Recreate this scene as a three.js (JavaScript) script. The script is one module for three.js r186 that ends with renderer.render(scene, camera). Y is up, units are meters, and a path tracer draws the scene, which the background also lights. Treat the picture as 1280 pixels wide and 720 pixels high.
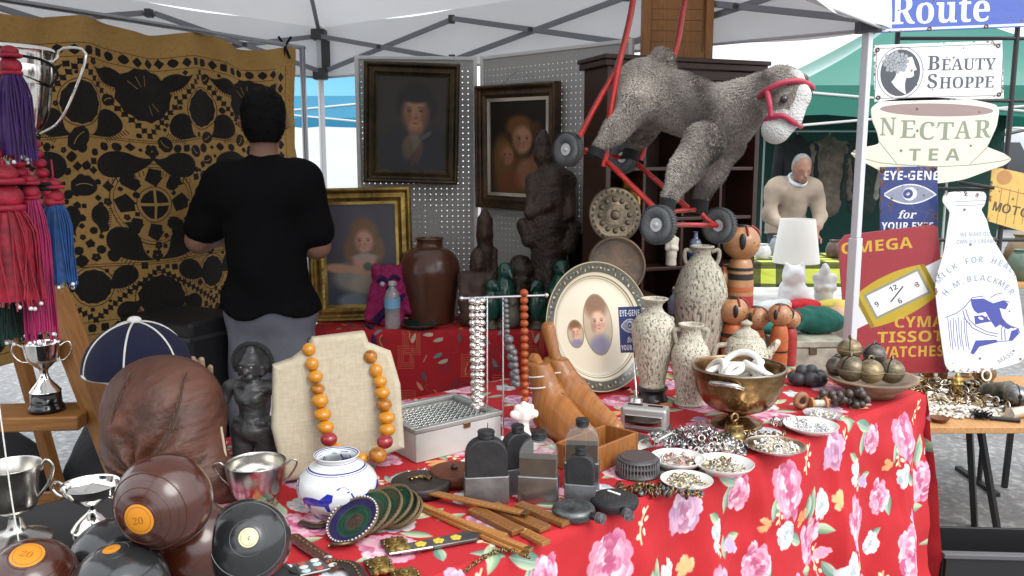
import * as THREE from 'three';
import { mergeGeometries, mergeVertices } from 'three/addons/utils/BufferGeometryUtils.js';
import { RoundedBoxGeometry } from 'three/addons/geometries/RoundedBoxGeometry.js';

// ---------- camera, sky, sun, exposure ----------
const scene = new THREE.Scene();
const EYE = 1.47, PITCH = 8.5 * Math.PI / 180, FPX = 1065;
const camera = new THREE.PerspectiveCamera(2 * Math.atan(360 / FPX) * 180 / Math.PI, 1280 / 720, 0.05, 400);
camera.position.set(0, EYE, 0);
camera.rotation.x = -PITCH;
const renderer = new THREE.WebGLRenderer({ antialias: true });
renderer.toneMapping = THREE.LinearToneMapping;
renderer.toneMappingExposure = 1.88;
renderer.shadowMap.enabled = true;
scene.environmentIntensity = 1;
const sunDir = new THREE.Vector3(0.55, 0.78, 0.52).normalize();
const sun = new THREE.DirectionalLight(new THREE.Color(1, 0.96, 0.9), 1.0);
sun.position.copy(sunDir).multiplyScalar(30); sun.target.position.set(0, 0.8, -2.5);
sun.castShadow = true; sun.shadow.radius = 60; sun.shadow.mapSize.set(2048, 2048);
Object.assign(sun.shadow.camera, { left: -8, right: 8, top: 8, bottom: -8, near: 1, far: 60 });
sun.name = 'sun'; scene.add(sun, sun.target);

// ---------- seeded random and noise ----------
let seedState = 12345;
const rnd = () => { seedState = (seedState * 1664525 + 1013904223) >>> 0; return seedState / 4294967296; };
const rr = (a, b) => a + (b - a) * rnd();
const hash = (x, y, s) => { let h = (x * 374761393 + y * 668265263 + s * 2147483647) | 0; h = Math.imul(h ^ (h >>> 13), 1274126177); h ^= h >>> 16; return (h >>> 0) / 4294967296; };
function vnoise(x, y, per, s) {            // tileable value noise
  const xi = Math.floor(x), yi = Math.floor(y), fx = x - xi, fy = y - yi, m = (v) => ((v % per) + per) % per;
  const u = fx * fx * (3 - 2 * fx), v = fy * fy * (3 - 2 * fy);
  const a = hash(m(xi), m(yi), s), b = hash(m(xi + 1), m(yi), s), c = hash(m(xi), m(yi + 1), s), d = hash(m(xi + 1), m(yi + 1), s);
  return a + (b - a) * u + (c - a) * v + (a - b - c + d) * u * v;
}
function fbm(x, y, per, s, oct = 4) { let t = 0, a = 0.5, n = 0; for (let i = 0; i < oct; i++) { t += a * vnoise(x, y, per, s + i); n += a; a *= 0.5; x *= 2; y *= 2; per *= 2; } return t / n; }
const clamp = (v, a = 0, b = 1) => Math.min(b, Math.max(a, v));
const mixv = (a, b, t) => a + (b - a) * t;
const sstep = (a, b, v) => { const t = clamp((v - a) / (b - a)); return t * t * (3 - 2 * t); };

// overcast sky, a little brighter round the hidden sun
{
  const W = 512, Hh = 256, d = new Float32Array(W * Hh * 4);
  for (let j = 0; j < Hh; j++) for (let i = 0; i < W; i++) {
    const el = (j + 0.5) / Hh * Math.PI - Math.PI / 2, az = (i + 0.5) / W * 2 * Math.PI - Math.PI;
    const x = Math.cos(el) * Math.cos(az), y = Math.sin(el), z = Math.cos(el) * Math.sin(az);
    const c = Math.max(0, x * sunDir.x + y * sunDir.y + z * sunDir.z);
    const n = fbm(i / W * 8, j / Hh * 8, 8, 5, 5);
    const L = (0.78 + 0.34 * Math.max(0, y) + 0.55 * c * c * c * c) * (0.84 + 0.32 * n);
    const k = (j * W + i) * 4, g = 1;
    d[k] = L * 0.965 * g; d[k + 1] = L * g; d[k + 2] = L * 1.05 * g; d[k + 3] = 1;
  }
  const t = new THREE.DataTexture(d, W, Hh, THREE.RGBAFormat, THREE.FloatType);
  t.mapping = THREE.EquirectangularReflectionMapping; t.magFilter = t.minFilter = THREE.LinearFilter; t.needsUpdate = true;
  scene.background = t; scene.environment = t;
}

// ---------- pixel of the photograph to a direction; distance from what the thing touches ----------
const V = (x, y, z) => new THREE.Vector3(x, y, z);
function ray(px, py) {
  const x = (px - 640) / FPX, y = -(py - 360) / FPX, c = Math.cos(PITCH), s = Math.sin(PITCH);
  return V(x, y * c - s, -c - y * s);
}
const onY = (px, py, y) => { const r = ray(px, py); return r.multiplyScalar((y - EYE) / r.y).add(V(0, EYE, 0)); };
const atZ = (px, py, z) => { const r = ray(px, py); return r.multiplyScalar(z / r.z).add(V(0, EYE, 0)); };
const atD = (px, py, d) => ray(px, py).multiplyScalar(d).add(V(0, EYE, 0));   // d: depth along the optical axis
const depthOf = (p) => -(p.y - EYE) * Math.sin(PITCH) - p.z * Math.cos(PITCH);
const mpp = (p) => depthOf(p) / FPX;                                           // metres per photo pixel at p

// ---------- geometry helpers ----------
const ATTR = ['position', 'normal', 'uv'];
function clean(g) {
  if (g.index) g = g.toNonIndexed();
  for (const k of Object.keys(g.attributes)) if (!ATTR.includes(k)) g.deleteAttribute(k);
  if (!g.attributes.uv) g.setAttribute('uv', new THREE.BufferAttribute(new Float32Array(g.attributes.position.count * 2), 2));
  return g;
}
const merge = (list) => list.length === 1 ? list[0] : mergeGeometries(list.map(clean), false);
const mv = (g, x = 0, y = 0, z = 0, rx = 0, ry = 0, rz = 0, s = 1) => {
  const m = new THREE.Matrix4().compose(V(x, y, z), new THREE.Quaternion().setFromEuler(new THREE.Euler(rx, ry, rz)), Array.isArray(s) ? V(...s) : V(s, s, s));
  return g.applyMatrix4(m);
};
function uvBox(g, w, h, d) {               // uv in metres on a box
  const p = g.attributes.position, n = g.attributes.normal, uv = new Float32Array(p.count * 2);
  for (let i = 0; i < p.count; i++) {
    const ax = Math.abs(n.getX(i)), ay = Math.abs(n.getY(i)), az = Math.abs(n.getZ(i));
    if (ay > ax && ay > az) { uv[2 * i] = p.getX(i); uv[2 * i + 1] = p.getZ(i); }
    else if (ax > az) { uv[2 * i] = p.getZ(i); uv[2 * i + 1] = p.getY(i); }
    else { uv[2 * i] = p.getX(i); uv[2 * i + 1] = p.getY(i); }
  }
  g.setAttribute('uv', new THREE.BufferAttribute(uv, 2)); return g;
}
const box = (w, h, d, x = 0, y = 0, z = 0, r = 0.003) => { const g = r > 0 ? new RoundedBoxGeometry(w, h, d, 1, Math.min(r, w / 2.2, h / 2.2, d / 2.2)) : new THREE.BoxGeometry(w, h, d); uvBox(g); return g.translate(x, y, z); };
const cyl = (rt, rb, h, x = 0, y = 0, z = 0, seg = 24) => new THREE.CylinderGeometry(rt, rb, h, seg).translate(x, y, z);
const sph = (r, x = 0, y = 0, z = 0, sx = 1, sy = 1, sz = 1, ws = 20, hs = 14) => new THREE.SphereGeometry(r, ws, hs).scale(sx, sy, sz).translate(x, y, z);
const tor = (R, r, x = 0, y = 0, z = 0, rx = Math.PI / 2, ry = 0, rz = 0, a = 8, b = 32) => mv(new THREE.TorusGeometry(R, r, a, b), x, y, z, rx, ry, rz);
const lathe = (pts, seg = 40) => new THREE.LatheGeometry(pts.map((p) => new THREE.Vector2(Math.max(p[0], 1e-4), p[1])), seg);
function smoothPts(pts, n = 40) { const c = new THREE.SplineCurve(pts.map((p) => new THREE.Vector2(p[0], p[1]))); return c.getPoints(n).map((v) => [Math.max(v.x, 0.0001), v.y]); }
const tube = (pts, r, seg = 24, rad = 8, closed = false) => new THREE.TubeGeometry(new THREE.CatmullRomCurve3(pts.map((p) => p.isVector3 ? p : V(...p)), closed), seg, r, rad, closed);
function bar(a, b, r, seg = 10, r2 = r) {
  a = a.isVector3 ? a : V(...a); b = b.isVector3 ? b : V(...b);
  const d = b.clone().sub(a), g = new THREE.CylinderGeometry(r2, r, d.length(), seg);
  g.applyQuaternion(new THREE.Quaternion().setFromUnitVectors(V(0, 1, 0), d.clone().normalize()));
  const c = a.clone().add(b).multiplyScalar(0.5); return g.translate(c.x, c.y, c.z);
}
function beam(a, b, w, h, r = 0.002, up = V(0, 1, 0)) {       // box from a to b, w across, h along up
  a = a.isVector3 ? a : V(...a); b = b.isVector3 ? b : V(...b);
  const d = b.clone().sub(a), L = d.length(); d.normalize();
  const x = new THREE.Vector3().crossVectors(up, d).normalize(), y = new THREE.Vector3().crossVectors(d, x);
  const g = box(w, h, L, 0, 0, 0, r);
  const uv = g.attributes.uv, p = g.attributes.position; for (let i = 0; i < uv.count; i++) uv.setXY(i, p.getX(i) + p.getY(i), p.getZ(i));
  const c = a.clone().add(b).multiplyScalar(0.5);
  return g.applyMatrix4(new THREE.Matrix4().makeBasis(x, y, d).setPosition(c));
}
function extr(pts, depth, bevel = 0.002, seg = 2) {
  const s = !Array.isArray(pts) ? pts : new THREE.Shape(pts.map((p) => new THREE.Vector2(p[0], p[1])));
  return new THREE.ExtrudeGeometry(s, { depth, bevelEnabled: bevel > 0, bevelSize: bevel, bevelThickness: bevel, bevelSegments: seg, curveSegments: 16 });
}
// smooth-joined capsules and ellipsoids meshed with surface nets. bone: [ax,ay,az,ra, bx,by,bz,rb] or {e:[x,y,z,rx,ry,rz]}
function blob(bones, k = 0.02, cell = 0.012, cut = null) {
  const B = bones.map((b) => b.e ? b : { a: b.slice(0, 3), ra: b[3], d: [b[4] - b[0], b[5] - b[1], b[6] - b[2]], dr: b[7] - b[3] });
  const lo = [1e9, 1e9, 1e9], hi = [-1e9, -1e9, -1e9];
  const grow = (x, y, z, r) => [x, y, z].forEach((v, i) => { const q = Array.isArray(r) ? r[i] : r; lo[i] = Math.min(lo[i], v - q); hi[i] = Math.max(hi[i], v + q); });
  for (const b of bones) { if (b.e) grow(b.e[0], b.e[1], b.e[2], b.e.slice(3)); else { grow(b[0], b[1], b[2], b[3]); grow(b[4], b[5], b[6], b[7]); } }
  for (const b of B) if (!b.e) b.l2 = b.d[0] ** 2 + b.d[1] ** 2 + b.d[2] ** 2 || 1e-9;
  const n = [0, 1, 2].map((i) => Math.ceil((hi[i] - lo[i] + 6 * cell + k) / cell)), o = lo.map((v) => v - 3 * cell - k / 2);
  const f = (x, y, z) => {
    let r = 1e9;
    for (const b of B) {
      let d;
      if (b.e) { const e = b.e, q = Math.hypot((x - e[0]) / e[3], (y - e[1]) / e[4], (z - e[2]) / e[5]), q2 = Math.hypot((x - e[0]) / (e[3] * e[3]), (y - e[1]) / (e[4] * e[4]), (z - e[2]) / (e[5] * e[5])); d = q2 > 1e-9 ? q * (q - 1) / q2 : -Math.min(e[3], e[4], e[5]); }
      else { const px = x - b.a[0], py = y - b.a[1], pz = z - b.a[2], t = clamp((px * b.d[0] + py * b.d[1] + pz * b.d[2]) / b.l2); d = Math.hypot(px - t * b.d[0], py - t * b.d[1], pz - t * b.d[2]) - (b.ra + t * b.dr); }
      const h = Math.max(k - Math.abs(r - d), 0) / k; r = Math.min(r, d) - h * h * k * 0.25;
    }
    return cut ? cut(r, x, y, z) : r;
  };
  const [nx, ny, nz] = n, F = new Float32Array(nx * ny * nz), id = (i, j, q) => i + nx * (j + ny * q);
  for (let q = 0; q < nz; q++) for (let j = 0; j < ny; j++) for (let i = 0; i < nx; i++) F[id(i, j, q)] = f(o[0] + i * cell, o[1] + j * cell, o[2] + q * cell);
  const vi = new Int32Array(nx * ny * nz).fill(-1), pos = [], idx = [];
  for (let q = 0; q < nz - 1; q++) for (let j = 0; j < ny - 1; j++) for (let i = 0; i < nx - 1; i++) {
    let sx = 0, sy = 0, sz = 0, c = 0;
    const g = [];
    for (let m = 0; m < 8; m++) g[m] = F[id(i + (m & 1), j + ((m >> 1) & 1), q + (m >> 2))];
    for (let m = 0; m < 8; m++) for (const ax of [1, 2, 4]) if (!(m & ax)) {
      const a = g[m], b = g[m | ax]; if ((a < 0) === (b < 0)) continue;
      const t = a / (a - b); c++;
      sx += (m & 1) + (ax === 1 ? t : 0); sy += ((m >> 1) & 1) + (ax === 2 ? t : 0); sz += (m >> 2) + (ax === 4 ? t : 0);
    }
    if (c) { vi[id(i, j, q)] = pos.length / 3; pos.push(o[0] + (i + sx / c) * cell, o[1] + (j + sy / c) * cell, o[2] + (q + sz / c) * cell); }
  }
  for (let q = 1; q < nz - 1; q++) for (let j = 1; j < ny - 1; j++) for (let i = 1; i < nx - 1; i++) {
    const a = F[id(i, j, q)] < 0;
    const quad = (p0, p1, p2, p3, flip) => { if (flip) idx.push(p0, p2, p1, p0, p3, p2); else idx.push(p0, p1, p2, p0, p2, p3); };
    if (a !== F[id(i + 1, j, q)] < 0) quad(vi[id(i, j - 1, q - 1)], vi[id(i, j, q - 1)], vi[id(i, j, q)], vi[id(i, j - 1, q)], !a);
    if (a !== F[id(i, j + 1, q)] < 0) quad(vi[id(i - 1, j, q - 1)], vi[id(i - 1, j, q)], vi[id(i, j, q)], vi[id(i, j, q - 1)], !a);
    if (a !== F[id(i, j, q + 1)] < 0) quad(vi[id(i - 1, j - 1, q)], vi[id(i, j - 1, q)], vi[id(i, j, q)], vi[id(i - 1, j, q)], !a);
  }
  const G = new THREE.BufferGeometry(); G.userData.f = f;
  G.setAttribute('position', new THREE.Float32BufferAttribute(pos, 3));
  const uv = new Float32Array(pos.length / 3 * 2); for (let i = 0; i < pos.length / 3; i++) { uv[2 * i] = pos[3 * i] + pos[3 * i + 2] * 0.7; uv[2 * i + 1] = pos[3 * i + 1]; }
  G.setAttribute('uv', new THREE.BufferAttribute(uv, 2)); G.setIndex(idx); G.computeVertexNormals(); return G;
}
function sheet(nu, nv, fn) {               // parametric sheet; fn(u,v) -> {p:[x,y,z], uv:[u,v]}
  const pos = [], uv = [], idx = [];
  for (let j = 0; j <= nv; j++) for (let i = 0; i <= nu; i++) { const r = fn(i / nu, j / nv); pos.push(...r.p); uv.push(...(r.uv || [i / nu, j / nv])); }
  for (let j = 0; j < nv; j++) for (let i = 0; i < nu; i++) { const a = j * (nu + 1) + i, b = a + 1, c = a + nu + 1, d = c + 1; idx.push(a, b, d, a, d, c); }
  const g = new THREE.BufferGeometry();
  g.setAttribute('position', new THREE.Float32BufferAttribute(pos, 3)); g.setAttribute('uv', new THREE.Float32BufferAttribute(uv, 2)); g.setIndex(idx); g.computeVertexNormals(); return g;
}
function jitter(g, amp, freq, s = 1) {     // uneven surface, welded
  g = g.index ? g : mergeVertices(g); const p = g.attributes.position;
  for (let i = 0; i < p.count; i++) { const x = p.getX(i) * freq, y = p.getY(i) * freq, z = p.getZ(i) * freq; p.setXYZ(i, p.getX(i) + amp * (fbm(y + 50, z + 50, 999, s, 2) - 0.5), p.getY(i) + amp * (fbm(x + 50, z + 50, 999, s + 3, 2) - 0.5), p.getZ(i) + amp * (fbm(x + 50, y + 50, 999, s + 7, 2) - 0.5)); }
  g.computeVertexNormals(); return g;
}

// ---------- things and parts ----------
const taken = {};
function numbered(name) { const n = taken[name] = (taken[name] ?? -1) + 1; return n ? name + '_' + String(n).padStart(3, '0') : name; }
function tag(o, label, category, group, kind) { o.userData = { label, category }; if (group) o.userData.group = group; if (kind) o.userData.kind = kind; return o; }
function thing(name, label, category, p = V(0, 0, 0), turn = 0, group) {
  const o = new THREE.Group(); o.name = numbered(name); scene.add(o); if (Array.isArray(p)) o.position.set(...p); else o.position.copy(p);
  o.rotation.y = turn; return tag(o, label, category, group);
}
function part(name, g, m, parent, kind) { const o = new THREE.Mesh(Array.isArray(g) ? merge(g) : g, m); o.name = name; o.castShadow = o.receiveShadow = true; parent.add(o); if (kind) o.userData.kind = kind; return o; }
function solo(name, label, category, g, m, p = V(0, 0, 0), turn = 0, group) {
  const o = new THREE.Mesh(Array.isArray(g) ? merge(g) : g, m); o.name = numbered(name); o.castShadow = o.receiveShadow = true; scene.add(o);
  if (Array.isArray(p)) o.position.set(...p); else o.position.copy(p); o.rotation.y = turn; return tag(o, label, category, group);
}
function struct(name, g, m) { const o = new THREE.Mesh(Array.isArray(g) ? merge(g) : g, m); o.name = name; o.receiveShadow = o.castShadow = true; o.userData.kind = 'structure'; scene.add(o); return o; }
function copyOf(src, p, turn, label) { const c = src.clone(); c.name = numbered(src.name.replace(/_\d{3}$/, '')); scene.add(c); if (p) c.position.copy(Array.isArray(p) ? V(...p) : p); if (turn !== undefined) c.rotation.y = turn; c.userData = { ...src.userData }; if (label) c.userData.label = label; return c; }

// ---------- textures ----------
function dataTex(S, fn, srgb = true) {
  const d = new Uint8Array(S * S * 4);
  for (let j = 0; j < S; j++) for (let i = 0; i < S; i++) { const c = fn(i / S, j / S), k = (j * S + i) * 4; for (let q = 0; q < 3; q++) d[k + q] = clamp(c[q], 0, 1) * 255; d[k + 3] = c.length > 3 ? c[3] * 255 : 255; }
  const t = new THREE.DataTexture(d, S, S); t.wrapS = t.wrapT = THREE.RepeatWrapping; t.magFilter = t.minFilter = THREE.LinearFilter; if (srgb) t.colorSpace = THREE.SRGBColorSpace; t.needsUpdate = true; return t;
}
function canvasTex(w, h, draw, repeat = false) {
  const c = document.createElement('canvas'); c.width = w; c.height = h; draw(c.getContext('2d'), w, h);
  const t = new THREE.CanvasTexture(c); t.colorSpace = THREE.SRGBColorSpace; t.magFilter = t.minFilter = THREE.LinearFilter; if (repeat) t.wrapS = t.wrapT = THREE.RepeatWrapping; return t;
}
const rep = (t, x, y = x) => { const c = t.clone(); c.repeat.set(x, y); c.needsUpdate = true; return c; };
const grey = (v) => [v, v, v];
const T = {};
T.noise = dataTex(256, (u, v) => grey(fbm(u * 8, v * 8, 8, 3, 5)), false);
T.fine = dataTex(256, (u, v) => grey(fbm(u * 40, v * 40, 40, 9, 3)), false);
T.tone = dataTex(256, (u, v) => grey(0.72 + 0.42 * (fbm(u * 6, v * 6, 6, 21, 5) - 0.2)), true);       // mottled multiplier
T.worn = dataTex(256, (u, v) => { const n = fbm(u * 5, v * 5, 5, 31, 6), m = fbm(u * 30, v * 30, 30, 33, 3); return grey(clamp(0.70 + 0.75 * (n - 0.42) + 0.3 * (m - 0.5))); }, true);
T.rough = dataTex(256, (u, v) => grey(0.55 + 0.7 * (fbm(u * 10, v * 10, 10, 41, 5) - 0.3)), false);
const woodTex = (a, b, s) => dataTex(512, (u, v) => {
  const w = fbm(u * 4, v * 2, 4, s, 4) * 0.9, g = 0.5 + 0.5 * Math.sin((u * 26 + w * 9) * Math.PI * 2 / 2), f = fbm(u * 128, v * 6, 128, s + 5, 3);
  const t = clamp(0.36 + 0.2 * g + 0.7 * (f - 0.42)); return [mixv(a[0], b[0], t), mixv(a[1], b[1], t), mixv(a[2], b[2], t)];
});
T.pine = woodTex([0.62, 0.43, 0.25], [0.80, 0.62, 0.41], 51);
T.honey = woodTex([0.50, 0.32, 0.14], [0.72, 0.50, 0.26], 57);
T.mahog = woodTex([0.16, 0.085, 0.06], [0.27, 0.15, 0.10], 63);
T.weave = dataTex(128, (u, v) => { const a = Math.sin(u * 64 * Math.PI), b = Math.sin(v * 64 * Math.PI); return grey(0.5 + 0.25 * a * (b > 0 ? 1 : -1) + 0.25 * (fbm(u * 32, v * 32, 32, 71, 2) - 0.5)); }, false);
const rgb = (r, g, b) => new THREE.Color().setRGB(r, g, b);          // linear
function mat(color, rough = 0.6, metal = 0, o = {}) {
  return new THREE.MeshPhysicalMaterial({ color: color.isColor ? color : Array.isArray(color) ? rgb(...color) : new THREE.Color(color), roughness: rough, metalness: metal, side: THREE.DoubleSide, ...o });
}
const M = {
  steel: mat([0.28, 0.29, 0.31], 0.42, 0.85, { roughnessMap: T.rough }),
  white: mat([0.74, 0.74, 0.73], 0.5, 0, { map: T.tone }),
  silver: mat([0.82, 0.80, 0.76], 0.16, 1, { roughnessMap: T.rough, bumpMap: rep(T.noise, 2), bumpScale: 0.0004 }),
  oldsilver: mat([0.80, 0.77, 0.71], 0.36, 1, { map: T.tone, roughnessMap: T.rough }),
  pewter: mat([0.36, 0.36, 0.36], 0.42, 1, { map: T.worn, bumpMap: T.noise, bumpScale: 0.001 }),
  brass: mat([0.52, 0.36, 0.16], 0.34, 1, { map: T.worn, roughnessMap: T.rough, bumpMap: T.noise, bumpScale: 0.001 }),
  darkbrass: mat([0.30, 0.21, 0.11], 0.42, 0.9, { map: T.worn, bumpMap: T.noise, bumpScale: 0.001 }),
  bronze: mat([0.24, 0.19, 0.13], 0.42, 0.8, { map: T.worn, bumpMap: T.fine, bumpScale: 0.0008 }),
  gold: mat([0.62, 0.42, 0.13], 0.32, 0.9, { map: T.worn, bumpMap: T.fine, bumpScale: 0.001 }),
  black: mat([0.012, 0.012, 0.013], 0.3, 0),
  blackmat: mat([0.014, 0.014, 0.015], 0.75, 0, { specularIntensity: 0.4, bumpMap: T.fine, bumpScale: 0.001 }),
  plinth: mat([0.008, 0.008, 0.008], 0.16, 0, { clearcoat: 0.6, clearcoatRoughness: 0.15 }),
  pine: mat([1, 1, 1], 0.6, 0, { map: rep(T.pine, 3, 2), bumpMap: rep(T.noise, 6), bumpScale: 0.0008 }),
  honey: mat([0.9, 0.9, 0.9], 0.45, 0, { map: rep(T.honey, 4, 3), bumpMap: rep(T.noise, 8), bumpScale: 0.0008 }),
  mahog: mat([0.9, 0.85, 0.85], 0.42, 0, { map: rep(T.mahog, 3, 2) }),
  ivory: mat([0.72, 0.66, 0.54], 0.5, 0, { map: T.tone }),
  bone: mat([0.78, 0.76, 0.70], 0.45, 0, { bumpMap: T.fine, bumpScale: 0.001 }),
  red: mat([0.62, 0.036, 0.028], 0.42, 0, { map: T.worn, roughnessMap: T.rough, bumpMap: T.noise, bumpScale: 0.0006 }),
  rubber: mat([0.11, 0.115, 0.12], 0.8, 0, { bumpMap: T.fine, bumpScale: 0.002, map: T.tone }),
  glass: mat([0.97, 0.98, 0.97], 0.03, 0, { transmission: 1, thickness: 0, ior: 1.45 }),
};

// ================= the setting =================
const UP = V(0, 1, 0);
let globalTreads = null;
T.asphalt = dataTex(512, (u, v) => { const n = fbm(u * 90, v * 90, 90, 81, 3), m = fbm(u * 5, v * 5, 5, 85, 4); const s = n > 0.66 ? 0.07 : 0; return grey(0.52 + 0.16 * (n - 0.5) + 0.14 * (m - 0.5) + s); });
{
  const g = new THREE.PlaneGeometry(160, 160).rotateX(-Math.PI / 2); const uv = g.attributes.uv; for (let i = 0; i < uv.count; i++) uv.setXY(i, uv.getX(i) * 90, uv.getY(i) * 90);
  struct('ground', g, mat([1, 1, 1], 0.9, 0, { map: T.asphalt, bumpMap: rep(T.fine, 1), bumpScale: 0.004 }));
}

// ---------- canopy tent over the stall ----------
const TR = V(1.213, 0, -3.0), TL = V(-1.03, 0, -4.7), TM = V(-1.80, 0, 2.20), TF = TR.clone().add(TM), TB = TL.clone().add(TM);
{
  const t = thing('canopy_tent', 'white pop-up canopy tent with grey scissor trusses over the antiques stall', 'tent');
  const C = [TL, TR, TF, TB], E = 2.16, apex = TL.clone().add(TF).multiplyScalar(0.5).setY(3.0);
  const fabric = mat([0.74, 0.74, 0.75], 0.95, 0, { transmission: 0.26, thickness: 0, bumpMap: rep(T.noise, 2), bumpScale: 0.003 });
  const outw = (p, s) => { const c = V(apex.x, 0, apex.z); return p.clone().add(p.clone().sub(c).setY(0).normalize().multiplyScalar(s)); };
  const CO = C.map((p) => outw(p, 0.06));
  const list = [];
  for (let k = 0; k < 4; k++) {
    const a = CO[k], b = CO[(k + 1) % 4];
    list.push(sheet(60, 40, (u, v) => {       // one roof face, sagging between the struts
      const e = a.clone().lerp(b, u).setY(E + 0.02), p = e.lerp(apex, v), s = Math.sin(u * Math.PI) * Math.sin(v * Math.PI);
      p.y -= 0.05 * s + Math.min(1, 6 * Math.min(u, 1 - u, v)) * (0.035 * (fbm(u * 7 + 3, v * 5 + k * 9, 999, 91, 4) - 0.5) + 0.012 * Math.sin(u * 40 + 3 * v) * (1 - v) * (1 - v)); return { p: p.toArray(), uv: [u * 3, v * 2] };
    }));
  }
  part('roof_cover', list, fabric, t);
  for (let k = 0; k < 4; k++) part('hem_webbing', tube([CO[k].clone().setY(E - 0.245), CO[k].clone().lerp(CO[(k + 1) % 4], 0.5).setY(E - 0.248), CO[(k + 1) % 4].clone().setY(E - 0.245)], 0.006, 20, 6), mat([0.5, 0.5, 0.52], 0.9), t);
  for (let k = 0; k < 4; k++) {
    const a = CO[k], b = CO[(k + 1) % 4];
    part('valance', sheet(40, 5, (u, v) => {
      const p = a.clone().lerp(b, u).setY(E + 0.02 - 0.27 * v + 0.008 * Math.sin(u * 19 + k)), w = 0.02 * v * Math.sin(u * 23 + k * 2) + 0.012 * v + 0.02 * v * (fbm(u * 18, v * 2 + k * 5, 999, 97, 3) - 0.5);
      const q = outw(p, w); return { p: [q.x, p.y, q.z], uv: [u * 3, v * 0.3] };
    }), fabric, t);
  }
  const legM = mat([0.62, 0.63, 0.66], 0.45, 0.3), trussM = mat([0.24, 0.245, 0.27], 0.45, 0.5), brk = mat([0.05, 0.052, 0.055], 0.5);
  C.forEach((p) => {
    part('leg', [beam(p, p.clone().setY(1.2), 0.036, 0.036, 0.004, V(0.6, 0, 0.8)), beam(p.clone().setY(1.2), p.clone().setY(2.18), 0.028, 0.028, 0.004, V(0.6, 0, 0.8))], legM, t);
    part('foot_plate', box(0.10, 0.008, 0.10, p.x, 0.006, p.z), M.steel, t);
    part('bracket', [box(0.075, 0.055, 0.075, p.x, 2.135, p.z, 0.006), box(0.07, 0.06, 0.07, p.x, 1.93, p.z, 0.006), box(0.05, 0.15, 0.02, p.x + 0.03, 2.03, p.z, 0.004)], brk, t);
  });
  for (let k = 0; k < 4; k++) {
    const a = C[k], b = C[(k + 1) % 4], dir = b.clone().sub(a).normalize(), side = new THREE.Vector3().crossVectors(dir, UP).multiplyScalar(0.013);
    for (let i = 0; i < 3; i++) {
      const p = a.clone().lerp(b, (i + 0.02) / 3), q = a.clone().lerp(b, (i + 0.98) / 3), hi = 2.125, lo = 1.945;
      part('truss_bar', beam(p.clone().setY(hi).add(side), q.clone().setY(lo).add(side), 0.012, 0.024), trussM, t);
      part('truss_bar', beam(p.clone().setY(lo).sub(side), q.clone().setY(hi).sub(side), 0.012, 0.024), trussM, t);
      const m = p.clone().lerp(q, 0.5).setY(2.035); part('truss_bolt', bar(m.clone().addScaledVector(side, 2), m.clone().addScaledVector(side, -2), 0.011), brk, t);
      if (i < 2) { const e = a.clone().lerp(b, (i + 1) / 3); for (const y of [2.125, 1.945]) part('truss_joint', box(0.03, 0.036, 0.04, e.x, y, e.z), brk, t); }
    }
  }
  for (const p of C) part('roof_strut', bar(p.clone().setY(2.15), apex.clone().setY(2.93), 0.011), trussM, t);
}

// ---------- pegboard panels behind the back table ----------
{
  T.peg = dataTex(32, (u, v) => { const d = Math.hypot(u - 0.5, v - 0.5); const c = 0.80; return [c, c, c * 0.985, d < 0.125 ? 0 : 1]; });
  const m = mat([0.72, 0.72, 0.72], 0.7, 0, { map: rep(T.peg, 1 / 0.0254), alphaTest: 0.5 }), post = mat([0.72, 0.72, 0.71], 0.5);
  const panel = (label, a, b) => {
    const mid = a.clone().add(b).multiplyScalar(0.5), L = a.distanceTo(b), turn = Math.atan2(-(b.z - a.z), b.x - a.x);
    const t = thing('pegboard_panel', label, 'pegboard', mid, turn);
    const g = new THREE.PlaneGeometry(L - 0.03, 1.74); const uv = g.attributes.uv; for (let i = 0; i < uv.count; i++) uv.setXY(i, uv.getX(i) * (L - 0.03), uv.getY(i) * 1.74);
    part('board', [g.clone().translate(0, 1.055, 0.002), g.clone().translate(0, 1.055, -0.002)], m, t);
    for (const s of [-1, 1]) part('post', [beam([s * (L / 2 - 0.009), 0, 0], [s * (L / 2 - 0.009), 1.94, 0], 0.018, 0.018, 0.002, V(0, 0, 1)), box(0.05, 0.02, 0.3, s * (L / 2 - 0.026), 0.01, 0)], post, t);
    for (const y of [1.93, 0.18]) part('rail', box(L - 0.03, 0.016, 0.016, 0, y, 0), post, t);
    return t;
  };
  panel('white pegboard panel carrying the dark portrait of a man', V(-0.71, 0, -3.95), V(-0.16, 0, -4.0));
  panel('white pegboard panel carrying the brown framed painting of two figures', V(-0.14, 0, -3.99), V(0.47, 0, -3.40));
}

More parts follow.
